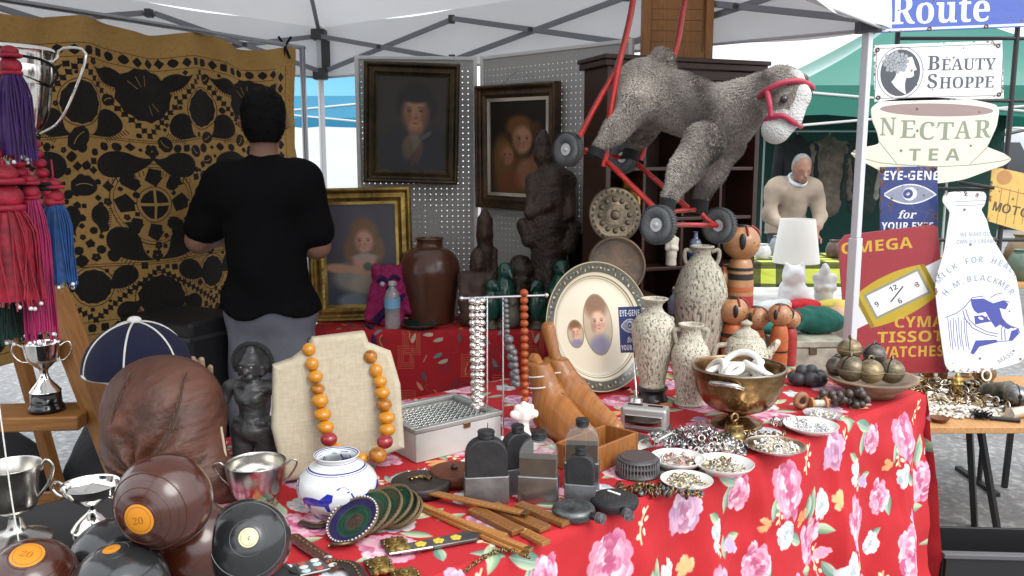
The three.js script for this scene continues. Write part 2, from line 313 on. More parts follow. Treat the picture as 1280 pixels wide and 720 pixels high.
// ---------- tables and cloths ----------
const TABLE_Y = 0.75, BACK_Y = 0.79, STAND_Y = 0.85, SIDE_Y = 0.5;
const P1 = V(1.284, 0, -2.603), DD = V(-0.7645, 0, 0.6446), NN = V(-0.6446, 0, -0.7645);
const onTable = (a, b, y = TABLE_Y) => P1.clone().addScaledVector(DD, a).addScaledVector(NN, b).setY(y);   // a along the front edge, b back from it
const TLEN = 2.11, TDEP = 0.97;
function floral(ctx, S) {                       // tile of a peony print on red cotton
  ctx.fillStyle = '#b01a22'; ctx.fillRect(0, 0, S, S);
  const wrap = (x, y, r, f) => { for (const dx of [-S, 0, S]) for (const dy of [-S, 0, S]) if (x + dx > -r && x + dx < S + r && y + dy > -r && y + dy < S + r) { ctx.save(); ctx.translate(x + dx, y + dy); f(); ctx.restore(); } };
  const sd = (n) => { const s0 = seedState; seedState = n; return () => { seedState = s0; }; };
  const petal = (l, w, c0, c1) => { const g = ctx.createRadialGradient(0, 0, l * 0.1, 0, -l * 0.2, l * 0.95); g.addColorStop(0, c0); g.addColorStop(0.55, c0); g.addColorStop(1, c1); ctx.fillStyle = g; ctx.beginPath(); ctx.moveTo(0, 0); ctx.bezierCurveTo(-w * rr(0.8, 1.2), -l * 0.4, -w * rr(0.7, 1.05), -l * rr(0.9, 1.08), -w * 0.15, -l * 0.95); ctx.quadraticCurveTo(0, -l * rr(0.8, 0.95), w * 0.15, -l * 0.95); ctx.bezierCurveTo(w * rr(0.7, 1.05), -l * rr(0.9, 1.08), w * rr(0.8, 1.2), -l * 0.4, 0, 0); ctx.fill(); };
  const leaf = (x, y, a, l, c = '#7f9f86') => wrap(x, y, l, () => { ctx.rotate(a); const g = ctx.createLinearGradient(-l * 0.2, 0, l * 0.25, 0); g.addColorStop(0, '#cfd6b8'); g.addColorStop(0.5, c); g.addColorStop(1, '#4f7a68'); ctx.fillStyle = g; ctx.beginPath(); ctx.moveTo(0, 0); ctx.quadraticCurveTo(l * 0.42, -l * 0.5, 0, -l); ctx.quadraticCurveTo(-l * 0.36, -l * 0.5, 0, 0); ctx.fill(); ctx.strokeStyle = 'rgba(210,215,180,.7)'; ctx.lineWidth = 2.5; ctx.beginPath(); ctx.moveTo(0, 0); ctx.lineTo(0, -l * 0.85); ctx.stroke(); });
  const peony = (x, y, r, seed, cols) => wrap(x, y, r * 1.3, () => {
    const back = sd(seed); ctx.scale(rr(0.8, 1), rr(0.95, 1.15)); ctx.rotate(rr(0, 6));
    for (let ring = 0; ring < 6; ring++) { const n = 10 - ring, q = r * (1 - ring * 0.16); for (let i = 0; i < n; i++) { ctx.save(); ctx.translate(rr(-0.1, 0.1) * r, rr(-0.1, 0.1) * r); ctx.rotate(i / n * 6.283 + ring * 0.6 + rr(-0.3, 0.3)); petal(q * rr(0.8, 1.1), q * rr(0.34, 0.5), cols[(i + ring) % cols.length], rnd() < 0.45 ? '#f2dfe4' : cols[(i + 1) % cols.length]); ctx.restore(); } }
    for (let i = 0; i < 7; i++) { ctx.save(); ctx.rotate(rr(0, 6)); petal(r * rr(0.2, 0.34), r * 0.12, cols[2], cols[0]); ctx.restore(); }
    back();
  });
  const small = (x, y, r, c, c2) => wrap(x, y, r * 1.5, () => { const back = sd(Math.round(x * 7 + y)); ctx.rotate(rr(0, 6)); ctx.scale(1, rr(0.6, 1)); for (let i = 0; i < 7; i++) { ctx.save(); ctx.rotate(i * 0.9 + rr(-0.3, 0.3)); petal(r * rr(0.7, 1.2), r * 0.5, c, i % 2 ? '#ecd9c4' : c2); ctx.restore(); } back(); });
  const spray = (x, y, a, l, c) => wrap(x, y, l * 1.2, () => { ctx.rotate(a); ctx.strokeStyle = c; ctx.lineWidth = 9; ctx.beginPath(); ctx.moveTo(0, 0); ctx.quadraticCurveTo(l * 0.2, -l * 0.5, 0, -l); ctx.stroke(); ctx.fillStyle = '#e8d9b8'; for (let i = 1; i < 6; i++) { ctx.beginPath(); ctx.ellipse((i % 2 ? 16 : -8), -l * i / 6, 13, 8, i, 0, 7); ctx.fill(); } });
  const k = S / 1024, P = ['#cc7c98', '#d9a0b2', '#b55478', '#e2bdc8'], Q = ['#b088a8', '#c8a0b8', '#a86a88', '#d8b8c8'], B = ['#bcc4c8', '#d4d6d6', '#a4aeb8', '#dcd0d4'];
  const lf = sd(909); for (let i = 0; i < 30; i++) leaf(rr(0, S), rr(0, S), rr(0, 6.28), rr(90, 150) * k, ['#7d9a84', '#6f8f80', '#94a884'][i % 3]);
  for (let i = 0; i < 14; i++) spray(rr(0, S), rr(0, S), rr(-0.6, 0.6), rr(90, 150) * k, ['#cfb98c', '#c8a878', '#b89a84'][i % 3]); lf();
  for (const [x, y, r, sdn, c] of [[240, 190, 138, 11, P], [710, 480, 136, 23, P], [300, 740, 124, 37, P], [860, 110, 104, 41, Q], [930, 800, 120, 47, P], [540, 130, 84, 67, P], [40, 470, 100, 71, P], [620, 860, 92, 73, Q], [460, 430, 90, 79, P]]) peony(x * k, y * k, r * k, sdn, c);
  for (const [x, y, r, sdn] of [[260, 370, 76, 53], [820, 660, 84, 59], [120, 880, 80, 61], [970, 330, 70, 83], [520, 640, 66, 89], [420, 930, 60, 97], [690, 250, 64, 101]]) peony(x * k, y * k, r * k, sdn, B);
  for (const [x, y, r, c, c2] of [[400, 290, 46, '#d79a62', '#c4705a'], [860, 330, 50, '#dcae78', '#cc7a5c'], [120, 340, 44, '#d08a5a', '#e0c090'], [500, 960, 46, '#d9a870', '#bb6a52'], [190, 590, 46, '#a888b4', '#d8b8c8'], [960, 560, 46, '#d99cb4', '#ecd0c0'], [590, 330, 42, '#b49cc0', '#dcc0a8']]) small(x * k, y * k, r * k, c, c2);
}
T.floral = canvasTex(1024, 1024, (c) => { floral(c, 1024); c.filter = 'blur(1.6px)'; c.drawImage(c.canvas, 0, 0); c.filter = 'none'; const s0 = seedState; seedState = 71; for (let i = 0; i < 16000; i++) { c.globalAlpha = 0.05; c.fillStyle = rnd() < 0.5 ? '#3a0508' : '#ffd8d0'; if (rnd() < 0.5) c.fillRect(rr(0, 1024), rr(0, 1024), rr(3, 18), 1); else c.fillRect(rr(0, 1024), rr(0, 1024), 1, rr(3, 18)); } c.globalAlpha = 1; seedState = s0; }, true);
T.darkred = canvasTex(512, 512, (c) => {
  c.fillStyle = '#a5101b'; c.fillRect(0, 0, 512, 512); const back = seedState; seedState = 77;
  for (let i = 0; i < 14; i++) { c.strokeStyle = ['#c0583f', '#b0553a', '#7d2530'][i % 3]; c.lineWidth = 3; const x = rr(0, 440), y = rr(0, 420), s = rr(40, 80); for (let q = 0; q < 4; q++) c.strokeRect(x + q * 7, y + q * 10, s - q * 12, s * 1.5 - q * 18); }
  for (let i = 0; i < 44; i++) { c.fillStyle = ['#5d4a50', '#6d7a82', '#c5865c', '#7a2a34', '#b7aa96'][i % 5]; c.save(); c.translate(rr(0, 512), rr(0, 512)); c.rotate(rr(0, 6)); c.beginPath(); c.moveTo(0, -24); c.quadraticCurveTo(14, -4, 6, 22); c.lineTo(-5, 18); c.quadraticCurveTo(-12, -4, 0, -24); c.fill(); c.restore(); }
  for (let i = 0; i < 40; i++) { c.strokeStyle = ['#c08a58', '#97323a', '#5b2a34'][i % 3]; c.lineWidth = 4; const x = rr(0, 512), y = rr(0, 512); c.beginPath(); c.moveTo(x, y); c.bezierCurveTo(x + rr(-40, 40), y + 10, x + rr(-40, 40), y + 30, x + rr(-30, 30), y + rr(20, 60)); c.stroke(); }
  seedState = back;
}, true);
// cloth over a rectangular top: corner c, axis ea (length la), axis eb (length lb), skirts on the sides asked for
function clothGeometry(c, ea, la, eb, lb, y, drop, sides, tile, amp = 0.016, lump = 0.002) {
  const G = [], r = 0.014;
  G.push(sheet(90, 50, (u, v) => { const p = c.clone().addScaledVector(ea, u * la).addScaledVector(eb, v * lb); return { p: [p.x, y + lump * 1.6 * (fbm(u * la * 9, v * lb * 9, 999, 7, 4) - 0.5) * Math.min(1, 9 * Math.min(u, 1 - u, v, 1 - v)), p.z], uv: [u * la / tile, v * lb / tile] }; }));
  const run = (p0, p1, out, uv0, seed) => {
    const L = p0.distanceTo(p1), dir = p1.clone().sub(p0).normalize(), nu = Math.ceil(L / 0.014);
    G.push(sheet(nu, 46, (u, v) => {
      const s = u * L, h = v * (drop + r * 1.57); let o, dy;
      if (h < r * 1.57) { const a = h / r; o = r * Math.sin(a); dy = r * (1 - Math.cos(a)); } else { o = r; dy = r + h - r * 1.57; }
      const q = Math.min(1, dy / drop), f = 0.5 + 0.5 * Math.sin(s * 21 + 2.2 * fbm(s * 3, 1, 999, seed, 2) * 3) + 0.7 * (fbm(s * 6, q * 1.5, 999, seed + 2, 3) - 0.5);
      o += amp * 2.6 * Math.pow(q, 1.2) * f + 0.02 * q + amp * (1.25 * Math.min(1, q * 8) * (fbm(s * 9 + 3, q * 5, 999, seed + 4, 3) - 0.5) + (0.22 * Math.min(1, q * 8)) * (Math.abs(((s / 0.36) % 1) - 0.5) < 0.03 ? 1 : 0)); const e = Math.max(0, 1 - Math.min(s, L - s) / 0.05); o += 0.02 * e * q;
      const p = p0.clone().addScaledVector(dir, s).addScaledVector(out, o); const e2 = Math.max(0, 1 - s / 0.05), e3 = Math.max(0, 1 - (L - s) / 0.05); p.addScaledVector(dir, (-e2 * e2 + e3 * e3) * (r + amp * 1.6 * q));
      return { p: [p.x, y - dy + 0.0005, p.z], uv: uv0(s, h) };
    }));
  };
  const A = c, B2 = c.clone().addScaledVector(ea, la), D2 = c.clone().addScaledVector(eb, lb), E2 = B2.clone().addScaledVector(eb, lb), na = ea.clone().negate(), nb = eb.clone().negate();
  if (sides.includes('front')) run(A, B2, nb, (s, h) => [s / tile, -h / tile], 3);
  if (sides.includes('start')) run(A, D2, na, (s, h) => [-h / tile, s / tile], 5);
  if (sides.includes('end')) run(B2, E2, ea, (s, h) => [(la + h) / tile, s / tile], 6);
  if (sides.includes('back')) run(D2, E2, eb, (s, h) => [s / tile, (lb + h) / tile], 8);
  return merge(G);
}
function plainTable(name, label, c, ea, la, eb, lb, y, top = M.pine, legM = M.steel) {
  const t = thing(name, label, 'table');
  const mid = c.clone().addScaledVector(ea, la / 2).addScaledVector(eb, lb / 2), turn = Math.atan2(-ea.z, ea.x);
  t.position.copy(mid).setY(0); t.rotation.y = turn;
  part('tabletop', box(la, 0.025, lb, 0, y - 0.0125, 0), top, t);
  for (const sx of [-1, 1]) for (const sz of [-1, 1]) part('leg', bar([sx * (la / 2 - 0.08), 0, sz * (lb / 2 - 0.06)], [sx * (la / 2 - 0.08), y - 0.025, sz * (lb / 2 - 0.06)], 0.014), legM, t);
  return t;
}
plainTable('trestle_table', 'long folding table hidden under the red peony cloth', onTable(0.02, 0.02), DD, TLEN - 0.04, NN, TDEP - 0.04, TABLE_Y - 0.004);
solo('tablecloth', 'bright red cotton cloth printed with pink peonies on the long table', 'tablecloth',
  clothGeometry(onTable(0, 0, 0), DD, TLEN, NN, TDEP, TABLE_Y, 0.70, ['front', 'start'], 0.64, 0.036), mat([1, 1, 1], 0.85, 0, { map: T.floral, bumpMap: rep(T.weave, 14), bumpScale: 0.0005 }));
plainTable('trestle_table', 'folding table under the dark red patterned cloth by the pegboards', V(-0.80, 0, -3.42), V(1, 0, 0), 0.98, V(0, 0, -1), 0.29, BACK_Y - 0.004);
solo('tablecloth', 'dark red patterned cloth on the table in front of the pegboards', 'tablecloth',
  clothGeometry(V(-0.82, 0, -3.40), V(1, 0, 0), 1.02, V(0, 0, -1), 0.32, BACK_Y, 0.74, ['front', 'start', 'end'], 0.5, 0.012), mat([1, 1, 1], 0.85, 0, { map: T.darkred, bumpMap: rep(T.weave, 14), bumpScale: 0.0005 }));
// black draped stand carrying the bowls and cups
{
  const c = onTable(TLEN + 0.02, 0, 0);
  plainTable('display_stand', 'small stand under a black cloth holding the lawn bowls', c.clone().addScaledVector(DD, 0.02).addScaledVector(NN, 0.02), DD, 0.70, NN, 0.48, STAND_Y - 0.004);
  solo('tablecloth', 'plain black cloth over the stand with the lawn bowls', 'tablecloth', clothGeometry(c, DD, 0.74, NN, 0.52, STAND_Y, 0.75, ['front', 'start', 'back', 'end'], 0.5, 0.004), mat([0.018, 0.017, 0.018], 0.9, 0, { bumpMap: rep(T.weave, 20), bumpScale: 0.0005 }));
}
// low trestle table on the right, under the enamel signs
{
  const t = thing('trestle_table', 'low wooden trestle table with thin black legs below the enamel signs', 'table', V(1.74, 0, -3.4));
  for (let i = 0; i < 5; i++) part('plank', box(1.52, 0.024, 0.148, 0, SIDE_Y - 0.012, 0.304 - i * 0.152), M.pine, t);
  for (const sx of [-0.52, 0.0, 0.5]) { part('leg', beam([sx, SIDE_Y - 0.024, 0.27], [sx + 0.14, 0, 0.12], 0.022, 0.022), M.black, t); part('leg', beam([sx + 0.035, SIDE_Y - 0.024, 0.28], [sx + 0.19, 0, 0.20], 0.022, 0.022), M.black, t); part('leg', beam([sx, SIDE_Y - 0.024, -0.28], [sx, 0, -0.30], 0.022, 0.022), M.black, t); }
}
// table with a white cloth behind, carrying dolls and the lamp
plainTable('trestle_table', 'folding table under the white cloth with the bedside lamp', V(0.98, 0, -3.97), V(1, 0, 0), 0.9, V(0, 0, -1), 0.86, TABLE_Y - 0.004);
solo('tablecloth', 'white cloth on the table with the bedside lamp', 'tablecloth', clothGeometry(V(0.96, 0, -3.95), V(1, 0, 0), 0.94, V(0, 0, -1), 0.90, TABLE_Y, 0.7, ['front', 'start', 'end'], 0.5, 0.012), mat([0.66, 0.64, 0.60], 0.9, 0, { map: T.tone }));

// ================= wall hanging, paintings, bookcase =================
T.suzani = canvasTex(1536, 1280, (c, W, Hh) => {
  const back = seedState; seedState = 4242;
  c.fillStyle = '#ac874c'; c.fillRect(0, 0, W, Hh);
  for (let i = 0; i < 9000; i++) { c.fillStyle = `rgba(${rnd() < 0.5 ? '60,40,14' : '210,175,110'},.07)`; c.fillRect(rr(0, W), rr(0, Hh), rr(2, 40), rr(1, 3)); }
  // visible cloth starts at u0; U,V are fractions of the part the photograph shows
  const u0 = 0.14, X = (u) => (u0 + u * (1 - u0)) * W, Y = (v) => v * Hh, S = W * (1 - u0) / 385;     // S: canvas pixels per photo pixel
  const K = '#17130f', G = '#b08c50';
  const blobby = (x, y, r, col = K, n = 22, a = 0.07) => { c.fillStyle = col; c.beginPath(); for (let i = 0; i <= n; i++) { const t = i / n * 6.2832, q = r * (1 + a * Math.sin(i * 3.1 + x)); c[i ? 'lineTo' : 'moveTo'](x + Math.cos(t) * q, y + Math.sin(t) * q); } c.fill(); };
  const ring = (x, y, r, w, col = K) => { c.strokeStyle = col; c.lineWidth = w; c.beginPath(); c.arc(x, y, r, 0, 7); c.stroke(); };
  const paisley = (x, y, l, w, a, flip = 1) => { l *= 1.36; w *= 1.36; c.save(); c.translate(x, y); c.rotate(a); c.scale(1, flip); c.fillStyle = K; c.beginPath(); c.moveTo(-l * 0.5, 0); c.bezierCurveTo(-l * 0.5, -w, l * 0.1, -w * 1.1, l * 0.28, -w * 0.3); c.bezierCurveTo(l * 0.4, 0, l * 0.5, w * 0.2, l * 0.72, w * 0.15); c.bezierCurveTo(l * 0.4, w * 0.65, l * 0.1, w, -l * 0.15, w * 0.85); c.bezierCurveTo(-l * 0.4, w * 0.8, -l * 0.5, w * 0.4, -l * 0.5, 0); c.fill(); c.strokeStyle = K; c.lineWidth = 3; for (let i = 0; i < 9; i++) { const t = i / 8; c.beginPath(); c.moveTo(-l * 0.4 + t * l * 0.7, w * 0.8); c.lineTo(-l * 0.42 + t * l * 0.7, w * 1.12); c.stroke(); } c.restore(); };
  const serr = (x0, y0, x1, y1, n = 13) => { for (let i = 0; i <= n; i++) { const x = mixv(x0, x1, i / n), y = mixv(y0, y1, i / n), a = Math.atan2(y1 - y0, x1 - x0); c.save(); c.translate(x, y); c.rotate(a); c.fillStyle = K; c.beginPath(); c.moveTo(-4 * S, 0); c.lineTo(0, -5.2 * S); c.lineTo(2.2 * S, -1.2 * S); c.lineTo(5 * S, 0); c.lineTo(2.2 * S, 1.2 * S); c.lineTo(0, 5.2 * S); c.fill(); c.restore(); } };
  const flower = (x, y, r) => { for (let i = 0; i < 5; i++) { const a = i * 1.2566 + 0.3; blobby(x + Math.cos(a) * r * 0.6, y + Math.sin(a) * r * 0.6, r * 0.5, K, 10); } };
  const line = (v, w = 2) => { c.fillStyle = '#5c3f17'; c.fillRect(0, Y(v), W, w); };
  for (const v of [0.095, 0.945]) for (let x = 0; x < W; x += 15 * S) blobby(x + rr(-2, 2), Y(v) + rr(-2, 2), 5.4 * S, K, 8, 0.16);
  for (const v of [0.075, 0.115, 0.925, 0.965]) line(v, 3);
  for (const v of [0.345, 0.352, 0.745, 0.752]) line(v, 3);
  const per = 0.4;                                          // the repeat across
  for (let k = -2; k <= 3; k++) {
    const cx = 0.40 + k * per;
    // upper band: zigzag with discs
    serr(X(cx - per / 2), Y(0.13), X(cx), Y(0.33)); serr(X(cx), Y(0.33), X(cx + per / 2), Y(0.13));
    blobby(X(cx), Y(0.20), 32 * S, K, 26, 0.035); for (let i = 0; i < 5; i++) { c.save(); c.translate(X(cx), Y(0.20)); c.rotate(-0.9 + i * 0.45 + (i > 2 ? 2 : 0)); c.fillStyle = G; c.fillRect(-1.2, -24 * S, 2.5, 13 * S); c.restore(); }
    blobby(X(cx + per / 2), Y(0.25), 24 * S, K, 24, 0.03); ring(X(cx + per / 2), Y(0.25), 26.5 * S, 3);
    paisley(X(cx + per / 2 - 0.085), Y(0.305), 26 * S, 13 * S, 0.5); paisley(X(cx + per / 2 + 0.085), Y(0.305), 26 * S, 13 * S, 2.6, -1);
    paisley(X(cx + 0.10), Y(0.155), 24 * S, 9 * S, -0.4); paisley(X(cx - 0.10), Y(0.155), 24 * S, 9 * S, 3.5, -1);
    flower(X(cx), Y(0.38), 8 * S); blobby(X(cx + per / 2), Y(0.385), 6 * S); blobby(X(cx + 0.09), Y(0.375), 5 * S); blobby(X(cx - 0.09), Y(0.375), 5 * S);
    // middle band: medallions between paisleys
    paisley(X(cx - 0.085), Y(0.425), 40 * S, 13 * S, -0.35); paisley(X(cx + 0.085), Y(0.425), 40 * S, 13 * S, 3.5, -1);
    paisley(X(cx - 0.09), Y(0.685), 38 * S, 15 * S, 0.5, 1); paisley(X(cx + 0.09), Y(0.685), 38 * S, 15 * S, 2.65, -1);
    const mx = X(cx), my = Y(0.555); ring(mx, my, 50 * S, 3.5); ring(mx, my, 46 * S, 2);
    blobby(mx, my, 18 * S, K, 26, 0.01); ring(mx, my, 22 * S, 3); c.fillStyle = G; c.fillRect(mx - 18 * S, my - 1.8 * S, 36 * S, 3.6 * S); c.fillRect(mx - 1.8 * S, my - 18 * S, 3.6 * S, 36 * S);
    for (let i = 0; i < 8; i++) { const a = i * Math.PI / 4; blobby(mx + Math.cos(a) * 34 * S, my + Math.sin(a) * 34 * S, (i % 2 ? 8 : 11) * S, K, 9, 0.14); if (i % 2) { paisley(mx + Math.cos(a) * 41 * S, my + Math.sin(a) * 41 * S, 13 * S, 6 * S, a + 1.2); } }
    flower(mx, Y(0.725), 7 * S);
    for (const s of [-1, 1]) { blobby(X(cx + s * 0.135), Y(0.72), 7.5 * S); blobby(X(cx + s * 0.17), Y(0.70), 5 * S); }
    const ex = X(cx + per / 2); for (let i = 0; i < 7; i++) { blobby(ex + rr(-9, 9) * S, Y(0.44 + i * 0.04), rr(4, 8.5) * S, K, 9, 0.15); blobby(ex + (i % 2 ? 17 : -17) * S, Y(0.455 + i * 0.035), rr(3, 6) * S, K, 8, 0.15); }
    paisley(ex - 14 * S, Y(0.60), 22 * S, 8 * S, 1.4); paisley(ex + 14 * S, Y(0.60), 22 * S, 8 * S, 1.75, -1);
    // lower band: zigzag the other way round
    serr(X(cx - per / 2), Y(0.92), X(cx), Y(0.77)); serr(X(cx), Y(0.77), X(cx + per / 2), Y(0.92));
    blobby(X(cx), Y(0.865), 27 * S, K, 26, 0.05); ring(X(cx), Y(0.865), 30 * S, 3);
    blobby(X(cx + per / 2), Y(0.815), 20 * S, K, 26, 0.03); ring(X(cx + per / 2), Y(0.815), 23 * S, 3);
    paisley(X(cx - 0.10), Y(0.895), 22 * S, 9 * S, -0.7); paisley(X(cx + 0.10), Y(0.895), 22 * S, 9 * S, 3.8, -1);
    paisley(X(cx + 0.115), Y(0.79), 28 * S, 11 * S, 0.3); paisley(X(cx - 0.115), Y(0.79), 28 * S, 11 * S, 2.8, -1);
  }
  const im = c.getImageData(0, 0, W, Hh).data, red = (x, y) => im[4 * (Math.round(clamp(y, 0, Hh - 1)) * W + Math.round(clamp(x, 0, W - 1)))], put = [];
  for (let i = 0; i < 9000; i++) { const x = rr(0, W), y = rr(0.125, 0.925) * Hh, r = (i < 2500 ? rr(7, 15) : i < 5500 ? rr(4, 8) : rr(2, 4.5)) * S; if (![[0, 0], [1, 0], [-1, 0], [0, 1], [0, -1], [0.7, 0.7], [-0.7, -0.7], [0.7, -0.7], [-0.7, 0.7]].every(([a, b]) => red(x + a * r * 1.12, y + b * r * 1.12) > 100) || put.some((q) => Math.hypot(q[0] - x, q[1] - y) < (q[2] + r) * 1.03 + 1.2 * S)) continue; put.push([x, y, r]); if (r > 7 * S) { const a = rr(0, 6.28); c.save(); c.translate(x, y); c.rotate(a); c.scale(1, 0.8); blobby(0, 0, r * 1.05, K, 16, 0.1); c.strokeStyle = G; c.lineWidth = 1.2 * S; c.beginPath(); c.moveTo(-r * 0.6, 0); c.quadraticCurveTo(0, -r * 0.4, r * 0.7, 0); c.stroke(); c.restore(); } else (i % 3 ? blobby : flower)(x, y, r * 1.05, K, 8, 0.2); }
  // right-hand border with its own run of discs
  c.fillStyle = '#ac874c'; c.fillRect(X(0.905), Y(0.07), W, Hh); c.fillStyle = '#5c3f17'; c.fillRect(X(0.91), Y(0.1), 3, Hh); c.fillRect(X(0.963), Y(0.07), 3, Hh);
  for (let y = 0.11; y < 0.95; y += 0.043) blobby(X(0.937), Y(y), 6 * S, K, 8, 0.16);
  for (let i = 0; i < 14000; i++) { const x = rr(0, W), y = rr(0, Hh), a = Math.sin(x * 0.02) * 2 + Math.cos(y * 0.017) * 2; c.strokeStyle = red(x, y) < 100 ? `rgba(${rnd() < 0.6 ? '58,46,34' : '6,4,3'},.55)` : 'rgba(74,52,20,.16)'; c.lineWidth = 1.6; c.beginPath(); c.moveTo(x, y); c.lineTo(x + Math.cos(a) * 11, y + Math.sin(a) * 11); c.stroke(); }
  seedState = back;
});
{
  const a = V(-1.852, 0, -2.805), b = V(-1.05, 0, -4.2), L = a.distanceTo(b), dir = b.clone().sub(a).normalize(), nrm = V(-dir.z, 0, dir.x);
  const g = sheet(90, 60, (u, v) => {
    const sag = 0.035 * Math.sin(u * Math.PI * 3) * Math.sin(u * Math.PI * 3) * (1 - v) + 0.012 * (fbm(u * 4, 2, 999, 5, 2) - 0.5), w = 0.035 * v * Math.sin(u * 13 + 1.2 * v) + 0.05 * (fbm(u * 5, v * 4, 999, 12, 4) - 0.5) + 0.02 * (1 - v) * Math.sin(u * 44) * (1 - v) + 0.010 * Math.sin(u * 21 + v * 9);
    const p = a.clone().addScaledVector(dir, u * L * (1 + 0.01 * v)).addScaledVector(nrm, w); p.y = 2.0 - sag - 1.24 * v * (1 - 0.01 * Math.sin(u * 9)); return { p: p.toArray(), uv: [u, 1 - v] };
  });
  const t = thing('wall_hanging', 'gold cloth hanging embroidered all over with black medallions and leaves', 'textile');
  part('cloth', g, mat([1, 1, 1], 0.92, 0, { map: T.suzani, bumpMap: rep(T.weave, 6), bumpScale: 0.0012 }), t);
  const k = b.clone().setY(2.0).addScaledVector(dir, -0.03).addScaledVector(nrm, -0.01);
  part('tie', [tube([k.clone().add(V(-0.03, 0.05, 0.02)), k.clone().add(V(0.0, 0, 0.02)), k.clone().add(V(0.02, -0.05, 0.02))], 0.006), tube([k.clone().add(V(0.03, 0.05, 0.02)), k.clone().add(V(0, 0.0, 0.025)), k.clone().add(V(-0.01, -0.06, 0.02))], 0.006)], M.blackmat, t);
  // pole that carries the cloth, lashed between the tent legs
  const pole = thing('hanging_rail', 'grey steel rail between tent legs that the gold cloth hangs from', 'rail');
  part('tube', bar(a.clone().setY(2.012).addScaledVector(dir, -0.1), b.clone().setY(2.012).addScaledVector(dir, 0.08), 0.011), M.steel, pole);
  part('upright', bar(a.clone().setY(0).addScaledVector(dir, -0.08), a.clone().setY(2.02).addScaledVector(dir, -0.08), 0.014), M.steel, pole);
  part('upright', bar(b.clone().setY(0).addScaledVector(dir, 0.065), b.clone().setY(2.02).addScaledVector(dir, 0.065), 0.014), M.steel, pole);
}

// ---------- paintings ----------
function soft(c, x, y, rx, ry, col, a = 1, rot = 0) { c.save(); c.translate(x, y); c.rotate(rot); c.scale(rx, ry); const g = c.createRadialGradient(0, 0, 0, 0, 0, 1); g.addColorStop(0, col); g.addColorStop(0.62, col); g.addColorStop(1, col + '00'); c.globalAlpha = a; c.fillStyle = g; c.beginPath(); c.arc(0, 0, 1, 0, 7); c.fill(); c.restore(); }
function face(c, x, y, s, skin, dark, lip, hair) {     // a small painted face
  soft(c, x, y, s, s * 1.25, skin); soft(c, x - s * 0.42, y + s * 0.3, s * 0.4, s * 0.34, lip, 0.35); soft(c, x + s * 0.42, y + s * 0.3, s * 0.4, s * 0.34, lip, 0.35);
  for (const e of [-0.38, 0.38]) { soft(c, x + e * s, y - s * 0.14, s * 0.24, s * 0.16, dark, 0.28); soft(c, x + e * s, y - s * 0.12, s * 0.12, s * 0.075, dark, 0.85); soft(c, x + e * s, y - s * 0.32, s * 0.26, s * 0.06, dark, 0.4); }
  soft(c, x + s * 0.07, y + s * 0.2, s * 0.12, s * 0.26, dark, 0.2); soft(c, x + s * 0.02, y + s * 0.33, s * 0.16, s * 0.07, dark, 0.3); soft(c, x, y + s * 0.6, s * 0.24, s * 0.085, lip, 0.8); soft(c, x - s * 0.6, y + s * 0.2, s * 0.4, s * 0.9, dark, 0.22);
}
const melt = (c, w, h, r) => { c.filter = `blur(${r}px)`; c.drawImage(c.canvas, 0, 0); c.filter = 'none'; const s0 = seedState; seedState = 333; for (let i = 0; i < 900; i++) { c.globalAlpha = rr(0.02, 0.07); c.fillStyle = rnd() < 0.5 ? '#000000' : '#d8b890'; c.fillRect(rr(0, w), rr(0, h), rr(2, 14), rr(0.6, 2)); } c.globalAlpha = 1; seedState = s0; };
T.manPic = canvasTex(384, 480, (c) => {
  c.fillStyle = '#2b241b'; c.fillRect(0, 0, 384, 480); soft(c, 110, 170, 180, 220, '#2e271b', 0.7);
  soft(c, 215, 450, 200, 190, '#15161d', 1); soft(c, 105, 350, 100, 120, '#191a22'); soft(c, 320, 360, 90, 130, '#14151b');
  soft(c, 212, 98, 112, 78, '#120d0a'); soft(c, 132, 150, 36, 70, '#140f0b'); soft(c, 300, 160, 40, 76, '#140f0b');
  soft(c, 215, 268, 56, 60, '#6d4d36'); face(c, 210, 185, 88, '#a07252', '#2a1a12', '#7c4030'); soft(c, 270, 200, 30, 70, '#5a3c2a', 0.6);
  soft(c, 212, 96, 100, 46, '#120d0a'); soft(c, 200, 345, 62, 60, '#6c6450', 0.9); soft(c, 170, 370, 40, 70, '#57472f', 0.9); soft(c, 225, 400, 30, 80, '#54301e', 0.8, 0.5); soft(c, 275, 300, 46, 14, '#9a8f78', 0.45, -0.6); melt(c, 384, 480, 1.4);
});
T.pairPic = canvasTex(320, 448, (c) => {
  c.fillStyle = '#1d160f'; c.fillRect(0, 0, 320, 448); soft(c, 160, 380, 170, 160, '#6a4a32', 0.9); soft(c, 80, 270, 70, 130, '#6f5230', 0.9); soft(c, 165, 130, 84, 64, '#6e4a26'); soft(c, 250, 150, 30, 60, '#54381f', 0.8, 0.2);
  soft(c, 180, 190, 60, 76, '#a87a60'); face(c, 188, 190, 52, '#b08468', '#3b2216', '#96503e'); soft(c, 95, 250, 50, 60, '#7d5a34'); face(c, 105, 262, 38, '#a1745a', '#3b2216', '#8c4a38');
  soft(c, 205, 340, 66, 90, '#9a6a50', 0.85, 0.5); soft(c, 120, 380, 70, 70, '#7e4028', 0.5); soft(c, 255, 270, 36, 90, '#8a5c3c', 0.7, 0.3); melt(c, 320, 448, 1.4);
});
